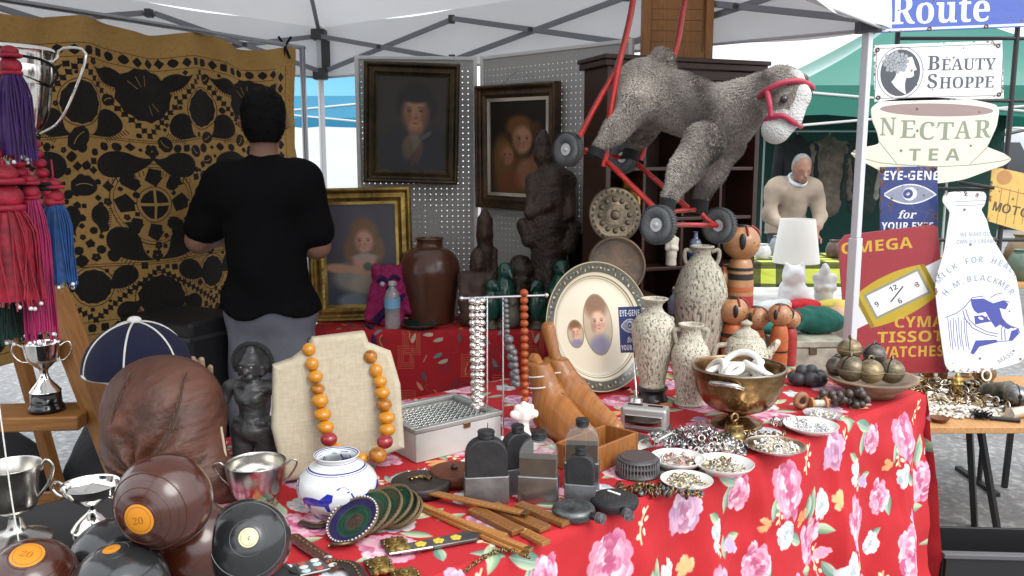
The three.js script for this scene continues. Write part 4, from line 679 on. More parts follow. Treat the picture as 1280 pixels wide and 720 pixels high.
{ // pink and violet puppet
  const t = thing('glove_puppet', 'bright pink furry puppet with violet eyebrows beside the water bottle', 'puppet', V(-0.515, BACK_Y, -3.53), 0.1);
  const pink = mat([0.62, 0.035, 0.20], 1, 0, { map: T.worn, bumpMap: rep(T.fine, 8), bumpScale: 0.005 }), vio = mat([0.09, 0.015, 0.20], 1, 0, { map: T.worn, bumpMap: rep(T.fine, 8), bumpScale: 0.004 });
  part('body', jitter(blob([[0, 0.02, 0, 0.06, 0, 0.12, 0, 0.055], [0, 0.16, 0, 0.062, 0, 0.19, 0, 0.06], [-0.05, 0.15, 0.01, 0.03, -0.085, 0.03, 0.02, 0.02], [0.05, 0.15, 0.01, 0.03, 0.085, 0.06, 0.02, 0.02], [-0.05, 0.22, 0, 0.02, -0.06, 0.245, 0, 0.012], [0.05, 0.22, 0, 0.02, 0.06, 0.245, 0, 0.012]], 0.03, 0.006, (d, x, y) => Math.max(d, 0.002 - y)), 0.012, 60), pink, t);
  part('brow', tube([[-0.045, 0.185, 0.055], [-0.025, 0.205, 0.062], [0, 0.19, 0.066]], 0.008, 14, 6), vio, t); part('brow', tube([[0.0, 0.19, 0.066], [0.025, 0.212, 0.062], [0.048, 0.195, 0.055]], 0.008, 14, 6), vio, t);
  for (const s of [-1, 1]) part('eye', sph(0.011, s * 0.024, 0.178, 0.058), M.white, t);
  part('nose', sph(0.012, 0, 0.16, 0.066), vio, t); part('scarf', tube([[-0.06, 0.02, 0.05], [-0.02, 0.06, 0.06], [0.02, 0.1, 0.06], [0.06, 0.13, 0.03]], 0.016, 20, 8), vio, t);
  part('trim', tube([[-0.09, 0.0, 0.04], [-0.065, -0.01, 0.12], [-0.055, -0.10, 0.152], [-0.05, -0.17, 0.156]], 0.011, 20, 8), vio, t);
}
// carved wooden figures
const carved = mat([0.085, 0.056, 0.040], 0.5, 0, { map: rep(T.worn, 2), bumpMap: rep(T.noise, 12), bumpScale: 0.006 }), carvedRed = mat([0.10, 0.052, 0.034], 0.55, 0, { map: T.worn, bumpMap: rep(T.noise, 6), bumpScale: 0.004 });
function figure(name, label, at, bones, k, m, turn = 0, cell = 0.005, jit = 0.004) { return solo(name, label, 'figurine', jitter(blob(bones, k, cell, (d, x, y) => Math.max(d, 0.001 - y)), jit, 40, 11), m, at, turn); }
const sculpt = (H, w) => {   // robed standing figure of height H
  const h = H, r = w / 2; return [[0, 0.0, 0, r * 0.85, 0, h * 0.30, 0, r * 0.72], [0, h * 0.3, 0, r * 0.72, 0, h * 0.62, 0, r * 0.62], [-r * 0.75, h * 0.70, 0, r * 0.28, r * 0.75, h * 0.70, 0, r * 0.28], [0, h * 0.62, 0, r * 0.6, 0, h * 0.72, 0, r * 0.5], [0, h * 0.72, 0, r * 0.25, 0, h * 0.82, 0, r * 0.24], [0, h * 0.86, 0.0, r * 0.36, 0, h * 0.93, 0, r * 0.30], [0, h * 0.88, r * 0.3, r * 0.09, 0, h * 0.85, r * 0.36, r * 0.08], [-r * 0.8, h * 0.68, 0, r * 0.24, -r * 0.75, h * 0.45, r * 0.35, r * 0.18], [r * 0.8, h * 0.68, 0, r * 0.24, r * 0.75, h * 0.45, r * 0.35, r * 0.18], [-r * 0.75, h * 0.45, r * 0.35, r * 0.18, -r * 0.1, h * 0.48, r * 0.75, r * 0.14], [r * 0.75, h * 0.45, r * 0.35, r * 0.18, r * 0.1, h * 0.48, r * 0.75, r * 0.14]];
};
{
  const H = 0.84;      // the tall one, partly in front of the painting
  figure('carved_figure', 'tall dark carved wooden figure standing against the pegboard', V(0.148, BACK_Y, -3.52), [[0, 0.0, 0, 0.085, 0, 0.18, 0, 0.075], [0, 0.2, 0, 0.07, 0.01, 0.42, 0, 0.085], [-0.075, 0.36, 0.03, 0.035, -0.10, 0.42, 0.02, 0.03], [0.08, 0.34, 0.03, 0.04, 0.105, 0.41, 0.02, 0.034], [0, 0.42, 0, 0.08, 0.02, 0.60, 0, 0.07], [-0.06, 0.60, 0.01, 0.03, 0.085, 0.60, 0, 0.032], [-0.06, 0.60, 0.01, 0.028, -0.075, 0.47, 0.05, 0.022], [0.085, 0.60, 0, 0.028, 0.09, 0.46, 0.05, 0.022], [-0.075, 0.47, 0.05, 0.02, 0.0, 0.50, 0.085, 0.018], [-0.005, 0.62, 0, 0.03, -0.015, 0.70, 0, 0.035], [-0.018, 0.70, 0.0, 0.042, -0.02, 0.745, 0, 0.036], [-0.02, 0.76, 0, 0.03, -0.02, 0.79, 0, 0.016], [0, 0.1, 0.06, 0.03, 0, 0.25, 0.07, 0.02]], 0.018, carved, 0, 0.007, 0.006);
  figure('carved_figure', 'slim dark totem figure with a long neck behind the seated carving', V(-0.115, BACK_Y, -3.62), [[0, 0, 0, 0.045, 0, 0.2, 0, 0.04], [0, 0.2, 0, 0.036, 0, 0.36, 0, 0.034], [0, 0.37, 0.006, 0.036, 0, 0.42, 0.006, 0.034], [0, 0.39, 0.03, 0.010, 0, 0.37, 0.036, 0.008], [-0.04, 0.30, 0, 0.014, -0.045, 0.15, 0.02, 0.012], [0.04, 0.30, 0, 0.014, 0.045, 0.15, 0.02, 0.012], [0, 0.44, 0, 0.03, 0, 0.455, 0, 0.02]], 0.012, carvedRed);
  figure('carved_figure', 'squat reddish-brown seated wooden figure beside the stoneware jar', V(-0.140, BACK_Y, -3.50), [[-0.05, 0.03, 0.02, 0.034, 0.05, 0.03, 0.02, 0.034], [0, 0.05, 0, 0.06, 0, 0.17, 0, 0.055], [-0.055, 0.20, 0, 0.028, 0.055, 0.20, 0, 0.028], [0, 0.25, 0, 0.036, 0, 0.29, 0, 0.032], [0, 0.265, 0.03, 0.01, 0, 0.25, 0.034, 0.008], [-0.06, 0.2, 0, 0.024, -0.065, 0.1, 0.04, 0.018], [0.06, 0.2, 0, 0.024, 0.065, 0.1, 0.04, 0.018], [-0.05, 0.05, 0.04, 0.026, -0.06, 0.11, 0.05, 0.022], [0.05, 0.05, 0.04, 0.026, 0.06, 0.11, 0.05, 0.022]], 0.018, carvedRed, 0.1);
  figure('carved_bust', 'dark wooden head with piled-up hair among the green birds', V(0.035, BACK_Y, -3.50), [{ e: [0, 0.17, 0, 0.05, 0.068, 0.056] }, [0, 0.0, 0, 0.055, 0, 0.06, 0, 0.036], [0, 0.06, 0, 0.034, 0, 0.14, 0, 0.036], [0, 0.175, 0.052, 0.010, 0, 0.15, 0.062, 0.012], [-0.014, 0.128, 0.046, 0.008, 0.014, 0.128, 0.046, 0.008], { e: [0, 0.235, -0.005, 0.062, 0.04, 0.06] }, { e: [0.0, 0.272, -0.005, 0.04, 0.022, 0.04] }, [-0.03, 0.2, 0.044, 0.01, 0.03, 0.2, 0.044, 0.01], [-0.056, 0.19, 0, 0.014, -0.058, 0.15, 0, 0.012], [0.056, 0.19, 0, 0.014, 0.058, 0.15, 0, 0.012]], 0.012, carved, -0.15);
}
// green glazed birds
{
  const green = mat([0.016, 0.105, 0.075], 0.2, 0, { map: T.tone, clearcoat: 0.7, clearcoatRoughness: 0.12 });
  const base = thing('bird_figurine', 'tall green glazed parrot figurine beside the round platter', 'figurine', V(0.20, BACK_Y, -3.435), 0.2, 'green glazed bird figurines');
  base.scale.setScalar(1.12);
  part('bird', blob([{ e: [0, 0.125, 0, 0.042, 0.085, 0.045] }, { e: [0, 0.222, 0.006, 0.03, 0.034, 0.032] }, [0, 0.222, 0.034, 0.012, 0, 0.200, 0.050, 0.005], [0, 0.06, -0.02, 0.03, 0, 0.02, -0.05, 0.014], [-0.03, 0.14, -0.005, 0.022, -0.022, 0.05, -0.03, 0.008], [0.03, 0.14, -0.005, 0.022, 0.022, 0.05, -0.03, 0.008]], 0.012, 0.004), green, base);
  part('perch', lathe(smoothPts([[0, 0], [0.04, 0], [0.042, 0.012], [0.028, 0.03], [0.02, 0.045], [0, 0.05]], 16), 24), mat([0.16, 0.13, 0.08], 0.4, 0, { map: T.worn }), base);
  for (const s of [-1, 1]) part('eye', sph(0.005, s * 0.021, 0.23, 0.026, 1, 1, 1, 8, 6), M.plinth, base);
  const put = (x, z, s, turn, label) => { const c = copyOf(base, V(x, BACK_Y, z), turn, label); c.scale.setScalar(s); };
  put(-0.03, -3.45, 1.06, 0.6, 'green glazed parrot figurine standing behind the wooden head with piled-up hair');
  put(0.105, -3.425, 0.80, -0.8, 'small green glazed parrot figurine at the end of the necklace bar');
  put(-0.085, -3.425, 0.80, 0.9, 'small green glazed parrot figurine behind the silver strands');
  figure('bird_figurine', 'small pale grey stone bird between two green parrots', V(0.005, BACK_Y, -3.42), [{ e: [0, 0.05, 0, 0.026, 0.048, 0.026] }, { e: [0, 0.115, 0.004, 0.02, 0.022, 0.022] }, [0, 0.115, 0.02, 0.007, 0, 0.105, 0.034, 0.003], [0, 0.08, 0, 0.018, 0, 0.11, 0, 0.016]], 0.012, mat([0.20, 0.18, 0.14], 0.5, 0, { map: T.worn }));
}
// round metal things leaning on the bookcase end and dark picture
{
  const p = V(0.335, 0, -2.975);
  const pl = thing('embossed_plate', 'round embossed dark metal plate leaning on the bookcase', 'plate', atZ(769, 304, -2.97), 0.25); pl.rotation.order = 'YXZ'; pl.rotation.x = -0.12;
  const r = 0.098; part('disc', mv(lathe([[0, 0.006], [0.03, 0.012], [0.04, 0.004], [0.07, 0.006], [0.074, 0.012], [0.094, 0.010], [0.098, 0.004], [0.094, 0.0], [0, 0]], 48), 0, r, 0, Math.PI / 2), M.bronze, pl);
  const bumps = []; for (let k = 0; k < 12; k++) { const a = k / 12 * 6.283; bumps.push(sph(0.010, Math.cos(a) * 0.055, r + Math.sin(a) * 0.055, 0.006, 1, 1, 0.5, 8, 6)); } for (let k = 0; k < 26; k++) { const a = k / 26 * 6.283; bumps.push(sph(0.0055, Math.cos(a) * 0.084, r + Math.sin(a) * 0.084, 0.012, 1, 1, 0.6, 6, 5)); } bumps.push(sph(0.018, 0, r, 0.01, 1, 1, 0.5)); part('relief', bumps, M.bronze, pl);
  const easel = thing('display_stool', 'narrow dark wooden plinth behind the platter holding round trays', 'plinth', V(0.345, 0, -2.93), 0.2);
  part('top', box(0.30, 0.02, 0.16, 0, 1.0, 0), M.mahog, easel); for (const [x, z] of [[-0.13, -0.06], [0.13, -0.06], [-0.13, 0.06], [0.13, 0.06]]) part('leg', box(0.024, 0.99, 0.024, x, 0.495, z), M.mahog, easel);
  const tr = thing('round_tray', 'plain round brown wooden tray standing behind the big platter', 'tray', V(0.362, 1.011, -2.89), 0.15); tr.rotation.order = 'YXZ'; tr.rotation.x = -0.22;
  part('board', mv(lathe([[0, 0.004], [0.088, 0.004], [0.092, 0.016], [0.101, 0.016], [0.103, 0.006], [0.098, 0], [0, 0]], 44), 0, 0.103, 0, Math.PI / 2), mat([0.16, 0.095, 0.05], 0.55, 0, { map: T.worn }), tr);
  painting('framed_picture', 'small dark picture in a black frame hung on the pegboard beside the bookcase', 0.20, 0.27, 0.024, T.pairPic, M.blackmat, null, V(0.335, 0.90, -3.505), -0.769, 0);
}
// small things in the pigeonholes
{
  const cub = (cx, row, dz = -0.07) => bcPt(bcW * (cx + 0.5) / 4, [0.10, 0.30, 0.50, 0.70, 0.885, 1.07, 1.255, 1.44, 1.62][row] + 0.0075, dz);
  const gh = mat([0.50, 0.28, 0.05], 0.35, 0.5, { map: T.worn });
  figure('horse_figurine', 'small gilt rocking-horse figurine in a pigeonhole of the bookcase', cub(0, 6, -0.075).add(V(0.055, 0, 0)), [[-0.03, 0.085, 0, 0.024, 0.03, 0.09, 0, 0.022], [0.03, 0.09, 0, 0.02, 0.042, 0.13, 0, 0.012], [0.042, 0.135, 0, 0.013, 0.062, 0.12, 0, 0.008], [0.03, 0.08, 0.01, 0.012, 0.036, 0.005, 0.012, 0.007], [0.03, 0.08, -0.01, 0.012, 0.04, 0.005, -0.012, 0.007], [-0.034, 0.08, 0.01, 0.013, -0.038, 0.005, 0.012, 0.007], [-0.034, 0.08, -0.01, 0.013, -0.042, 0.005, -0.012, 0.007], [-0.05, 0.1, 0, 0.009, -0.066, 0.05, 0, 0.006]], 0.012, gh, 1.9, 0.003, 0.002);
  figure('figurine', 'cream porcelain figurine in a pigeonhole behind the horse legs', cub(1, 5, -0.04).add(V(0.05, 0, 0)), sculpt(0.145, 0.05), 0.012, M.ivory, 0, 0.003, 0.002);
  const vb = thing('snuff_bottle', 'slender blue and white bottle in the upper pigeonhole', 'bottle', cub(2, 5, -0.04)); part('body', lathe(smoothPts([[0, 0], [0.022, 0], [0.026, 0.04], [0.022, 0.085], [0.01, 0.1], [0.009, 0.12], [0.013, 0.124]], 24), 24), mat([0.28, 0.36, 0.52], 0.2, 0, { map: T.worn, clearcoat: 0.5 }), vb); part('band', lathe([[0.0262, 0.03], [0.0268, 0.04], [0.0262, 0.05]], 24), mat([0.05, 0.09, 0.35], 0.3), vb);
  const v2 = thing('snuff_bottle', 'small pale lilac bottle in the lower pigeonhole above the speckled amphora', 'bottle', cub(1, 4, -0.04).add(V(0.065, 0, 0))); part('body', lathe(smoothPts([[0, 0], [0.02, 0], [0.024, 0.03], [0.02, 0.06], [0.008, 0.075], [0.008, 0.09], [0.011, 0.093]], 24), 24), mat([0.42, 0.44, 0.62], 0.25, 0, { map: T.tone }), v2); part('stopper', sph(0.008, 0, 0.098, 0), M.ivory, v2);
  const cup = thing('beaker', 'white porcelain beaker with a dark motif in a pigeonhole', 'cup', cub(0, 4, -0.03).add(V(0.03, 0, 0))); part('cup', lathe([[0, 0], [0.022, 0], [0.025, 0.08], [0.023, 0.08], [0.02, 0.004], [0, 0.004]], 24), mat([0.7, 0.69, 0.66], 0.2, 0, { clearcoat: 0.5 }), cup); part('motif', [sph(0.011, 0.0, 0.04, 0.020, 1, 1.4, 0.3), sph(0.006, 0.0, 0.06, 0.021, 1, 1, 0.3)], M.bronze, cup);
}

// ================= left: ladder, caps, trophies, bowls =================
{
  const t = thing('step_ladder', 'old varnished wooden stepladder with trophies on its treads', 'ladder');
  const a = atZ(44, 310, -2.22), b = atZ(153, 588, -2.12), dir = b.clone().sub(a).normalize(), W = V(-0.46, 0, 0.06);
  const wood = M.honey, foot = a.clone().addScaledVector(dir, (0.0 - a.y) / dir.y), head = a.clone().addScaledVector(dir, -0.42);
  const W2 = V(-0.34, 0, 0.05), footL = foot.clone().add(V(-0.70, 0, 0.04)), headL = head.clone().add(W2);
  part('front_rail', beam(head, foot, 0.046, 0.072, 0.005, V(-0.3, 0.1, 1)), wood, t); part('front_rail', beam(headL, footL, 0.030, 0.058, 0.005, V(0.3, 0.1, 1)), wood, t);
  const r0 = atZ(36, 480, -2.40), r1 = atZ(90, 672, -2.50), rd = r1.clone().sub(r0), rAt = (y) => r0.clone().addScaledVector(rd, (y - r0.y) / rd.y);
  const rHead = rAt(head.y - 0.03), rFoot = rAt(0), rHeadL = rHead.clone().add(V(-0.28, 0, 0.04)), rFootL = rFoot.clone().add(V(-0.60, 0, 0.04));
  part('rear_rail', beam(rHead, rFoot, 0.028, 0.045, 0.004, V(0, 0.2, 1)), wood, t); part('rear_rail', beam(rHeadL, rFootL, 0.028, 0.045, 0.004, V(0, 0.2, 1)), wood, t);
  const treadAt = (y) => { const k = (head.y - y) / head.y; return [head.clone().lerp(foot, k), headL.clone().lerp(footL, k)]; };
  for (const y of [0.18, 0.50, 0.82, 1.14, 1.46]) { const [p, q] = treadAt(y); const d = q.clone().sub(p).normalize(); part('tread', beam(p.clone().addScaledVector(d, 0.016).add(V(0, 0, 0.02)), q.clone().addScaledVector(d, -0.016).add(V(0, 0, 0.02)), 0.14, 0.038, 0.006), wood, t); }
  part('cap_board', beam(head.clone().add(V(0.03, 0.02, -0.03)), headL.clone().add(V(-0.03, 0.02, -0.03)), 0.17, 0.025, 0.005), wood, t);
  part('cross_brace', beam(rHead.clone().lerp(rFoot, 0.72), rHeadL.clone().lerp(rFootL, 0.72), 0.02, 0.05), wood, t);
  globalTreads = { treadAt };
}
// velvet cap
{
  const t = thing('velvet_cap', 'navy blue velvet cap with white piping and a white top button', 'cap', onY(166, 520, 0.86).setY(0.90)); t.position.copy(atZ(172, 462, -1.98));
  const R = 0.118, dome = (a, b) => sheet(14, 14, (u, v) => { const th = mixv(a, b, u), ph = v * Math.PI * 0.5, k = 1 + 0.05 * Math.sin(u * Math.PI) * Math.sin(v * Math.PI / 2); return { p: [Math.cos(th) * Math.sin(ph) * R * k, Math.cos(ph) * R * 0.98, Math.sin(th) * Math.sin(ph) * R * k] }; });
  const velvet = mat([0.004, 0.005, 0.026], 0.95, 0, { sheen: 0.8, sheenRoughness: 0.4, sheenColor: rgb(0.02, 0.03, 0.12), bumpMap: T.noise, bumpScale: 0.002 });
  for (let k = 0; k < 6; k++) { const a = k * Math.PI / 3 + 0.35; part('panel', dome(a, a + Math.PI / 3), velvet, t); const pts = []; for (let i = 0; i <= 10; i++) { const ph = i / 10 * Math.PI * 0.5; pts.push([Math.cos(a) * Math.sin(ph) * R, Math.cos(ph) * R * 0.98 + 0.001, Math.sin(a) * Math.sin(ph) * R]); } part('piping', tube(pts, 0.0024, 20, 6), M.bone, t); }
  part('button', sph(0.016, 0, R + 0.002, 0, 1, 0.6, 1), M.bone, t); part('band', tor(R, 0.004, 0, 0, 0), M.bone, t);
  part('lining', lathe([[0.002, R * 0.9], [R * 0.5, R * 0.78], [R * 0.85, R * 0.4], [R * 0.94, 0.0]], 30), M.blackmat, t);
  const hs = thing('hat_stand', 'turned dark wooden hat stand under the navy velvet cap', 'hat stand', V(t.position.x, TABLE_Y, t.position.z)), h = t.position.y - TABLE_Y;
  part('post', lathe(smoothPts([[0, 0], [0.075, 0], [0.075, 0.012], [0.03, 0.022], [0.016, h * 0.4], [0.02, h * 0.7], [0.04, h], [0.075, h + 0.03], [0.06, h + 0.07], [0, h + 0.095]], 40), 28), M.mahog, hs);
}
// leather flying helmet
T.leather = dataTex(256, (u, v) => { const n = fbm(u * 6, v * 6, 6, 161, 5), m = fbm(u * 26, v * 26, 26, 163, 3), t = clamp(0.45 + 1.1 * (n - 0.48) + 0.35 * (m - 0.5)); return [mixv(0.30, 0.55, t), mixv(0.18, 0.35, t), mixv(0.14, 0.28, t)]; });
{
  const p = atZ(212, 560, -1.80).setY(TABLE_Y), t = thing('leather_helmet', 'creased brown leather flying helmet with a seam and a flared neck flap', 'helmet', p, 0.1), lm = mat([0.62, 0.57, 0.50], 0.55, 0, { map: rep(T.leather, 2.5), bumpMap: rep(T.noise, 7), bumpScale: 0.004 }); t.scale.set(0.95, 0.93, 0.95);
  const g = blob([{ e: [-0.01, 0.205, -0.01, 0.132, 0.118, 0.125] }, { e: [-0.01, 0.13, 0.0, 0.130, 0.12, 0.122] }, { e: [-0.015, 0.05, 0.02, 0.105, 0.07, 0.105] }, [0.03, 0.12, 0.05, 0.075, 0.12, 0.03, 0.06, 0.05], [0.10, 0.05, 0.06, 0.045, 0.165, 0.012, 0.07, 0.016]], 0.05, 0.006, (d, x, y) => Math.max(d, 0.002 - y));
  const pp = g.attributes.position, knotX = -0.035, knotY = 0.075; for (let i = 0; i < pp.count; i++) { const x = pp.getX(i), y = pp.getY(i), z = pp.getZ(i), rr0 = Math.hypot(x - knotX, y - knotY), an = Math.atan2(y - knotY, x - knotX), gather = z > 0 ? Math.exp(-rr0 * 9) : 0; const w = 0.016 * gather * Math.sin(an * 9 + 4 * fbm(x * 9 + 9, y * 9 + 9, 999, 3, 2)) + 0.020 * (fbm(x * 14 + 50, y * 14 + z * 7 + 50, 999, 31, 4) - 0.5) - 0.012 * Math.exp(-rr0 * 40); pp.setXYZ(i, x + w * x * 4, y + w * 0.3, z + w * 1.1); } g.computeVertexNormals();
  part('shell', g, lm, t);
  const f = g.userData.f, hit = (ox, oy, dx, dy) => { let z = 0.25; for (let i = 0; i < 60; i++) { const d = f(ox, oy, z); if (d < 0.0005) break; z -= Math.max(d * 0.7, 0.0005); } return [ox, oy, z + 0.004]; };
  const seamM = mat([0.055, 0.028, 0.018], 0.7);
  for (const q of [[[-0.055, 0.30], [-0.075, 0.25], [-0.085, 0.19], [-0.075, 0.13], [-0.045, 0.085]], [[0.06, 0.295], [0.055, 0.23], [0.03, 0.16], [-0.01, 0.11], [-0.03, 0.085]], [[-0.03, 0.085], [0.03, 0.082], [0.08, 0.095], [0.11, 0.12]], [[-0.12, 0.09], [-0.08, 0.075], [-0.035, 0.08]]]) { const P = new THREE.CatmullRomCurve3(q.map(([x, y]) => V(x, y, 0))).getPoints(14).map((v) => hit(v.x, v.y)); part('seam', tube(P, 0.0018, 30, 6), seamM, t); const st = []; for (let i = 0; i < P.length - 1; i++) for (const o2 of [-0.004, 0.004]) { const a = V(...P[i]), b = V(...P[i + 1]), s = b.clone().sub(a), n = V(-s.y, s.x, 0).normalize().multiplyScalar(o2); st.push(bar(a.clone().add(n), a.clone().addScaledVector(s, 0.55).add(n), 0.0009, 4)); } part('stitching', st, mat([0.14, 0.085, 0.055], 0.8), t, 'stuff'); }
  part('edge_binding', tube([[0.125, 0.16, 0.03], [0.137, 0.11, 0.055], [0.15, 0.06, 0.085], [0.178, 0.014, 0.085]], 0.0032, 20, 6), mat([0.42, 0.33, 0.23], 0.7), t);
}
// black stone deity figure
{
  const p = onY(320, 588, TABLE_Y), t = thing('deity_statue', 'black stone statue of a crowned standing deity with hand on hip', 'statue', p, -0.1), s = mpp(p) * 1.0, h = 158 * s;
  const m = mat([0.085, 0.086, 0.088], 0.36, 0, { map: T.worn, bumpMap: rep(T.noise, 12), bumpScale: 0.003 }), w = h / 0.29;
  part('figure', blob([[-0.026, 0.02, 0, 0.020, -0.022, 0.10, 0, 0.026], [0.026, 0.02, 0, 0.020, 0.022, 0.10, 0, 0.026], [0, 0.10, 0, 0.036, 0, 0.125, 0, 0.028], [0, 0.125, 0, 0.024, 0, 0.165, 0.002, 0.030], [0, 0.17, 0.002, 0.032, 0, 0.185, 0, 0.026], [-0.042, 0.190, 0, 0.016, 0.042, 0.190, 0, 0.016], [-0.014, 0.172, 0.022, 0.0125, -0.014, 0.170, 0.024, 0.012], [0.014, 0.172, 0.022, 0.0125, 0.014, 0.170, 0.024, 0.012], [0, 0.19, 0, 0.0125, 0, 0.212, 0, 0.0125], { e: [0.0, 0.234, 0.002, 0.0225, 0.028, 0.026] }, [0, 0.237, 0.024, 0.0035, 0, 0.227, 0.031, 0.0052], [-0.008, 0.2165, 0.0245, 0.0035, 0.008, 0.2165, 0.0245, 0.0035], [-0.008, 0.2125, 0.0235, 0.0032, 0.008, 0.2125, 0.0235, 0.0032], [-0.014, 0.2455, 0.021, 0.004, -0.004, 0.244, 0.025, 0.004], [0.014, 0.2455, 0.021, 0.004, 0.004, 0.244, 0.025, 0.004], [-0.023, 0.232, 0, 0.006, -0.024, 0.218, 0.002, 0.0045], [0.023, 0.232, 0, 0.006, 0.024, 0.218, 0.002, 0.0045],
    [0.048, 0.188, 0, 0.014, 0.078, 0.150, -0.006, 0.0105], [0.078, 0.150, -0.006, 0.0105, 0.044, 0.112, 0.012, 0.009], [-0.048, 0.188, 0, 0.014, -0.066, 0.148, 0.0, 0.011], [-0.066, 0.148, 0, 0.0105, -0.056, 0.112, 0.02, 0.009], [0.05, 0.096, 0.014, 0.013, 0.082, 0.080, 0.006, 0.010], [-0.046, 0.012, 0, 0.018, 0.046, 0.012, 0, 0.018], [-0.03, 0.122, 0.018, 0.006, 0.03, 0.116, 0.022, 0.006], [-0.028, 0.182, 0.02, 0.004, 0.0, 0.165, 0.032, 0.0045], [0.028, 0.182, 0.02, 0.004, 0.0, 0.165, 0.032, 0.0045], [-0.062, 0.165, 0.006, 0.0125, -0.060, 0.160, 0.006, 0.0125], [0.066, 0.166, 0.0, 0.0125, 0.068, 0.161, 0.0, 0.0125], [0, 0.258, -0.002, 0.016, 0, 0.27, -0.004, 0.010]], 0.006, 0.0026, (d, x, y) => Math.max(d, 0.002 - y)), m, t);
  const halo = []; for (let k = 0; k < 26; k++) { const a = -0.5 + k / 25 * (Math.PI + 1.0); halo.push(sph(0.0056, Math.cos(a) * 0.040, 0.244 + Math.sin(a) * 0.040, -0.008, 1, 1, 1, 8, 6)); } halo.push(mv(cyl(0.039, 0.039, 0.012, 0, 0, 0, 32), 0, 0.244, -0.012, Math.PI / 2)); part('halo', halo, m, t);
  for (const sx of [-1, 1]) part('eye', sph(0.0028, sx * 0.009, 0.2395, 0.0255, 1.5, 1, 0.6, 8, 6), mat([0.30, 0.30, 0.28], 0.4), t);
  part('base', [box(0.14, 0.022, 0.08, 0, 0.011, 0, 0.004)], m, t); t.scale.set(w * 1.12, w * 1.04, w * 1.1);
}
// pale mannequin hand behind
{
  const p = onY(268, 565, TABLE_Y), t = solo('mannequin_hand', 'pale wooden display hand standing upright behind the leather helmet', 'display hand', [blob([[0, 0.0, 0, 0.034, 0, 0.03, 0, 0.03], [0, 0.02, 0, 0.026, 0, 0.13, 0, 0.022], [-0.012, 0.14, 0, 0.02, -0.014, 0.175, 0, 0.017], [0.012, 0.14, 0, 0.02, 0.014, 0.175, 0, 0.017], [-0.026, 0.18, 0, 0.0088, -0.03, 0.225, 0.01, 0.0075], [-0.009, 0.18, 0, 0.009, -0.01, 0.24, 0.006, 0.0078], [0.009, 0.18, 0, 0.009, 0.010, 0.237, 0.008, 0.0078], [0.026, 0.175, 0, 0.0085, 0.03, 0.218, 0.012, 0.007], [-0.024, 0.14, 0.005, 0.011, -0.047, 0.175, 0.02, 0.009], [-0.047, 0.175, 0.02, 0.009, -0.050, 0.20, 0.03, 0.0075]], 0.008, 0.0035, (d, x, y) => Math.max(d, 0.001 - y))], mat([0.52, 0.36, 0.24], 0.6, 0, { map: T.tone }), p.add(V(-0.03, 0.0, 0.0)), 0.3);
}
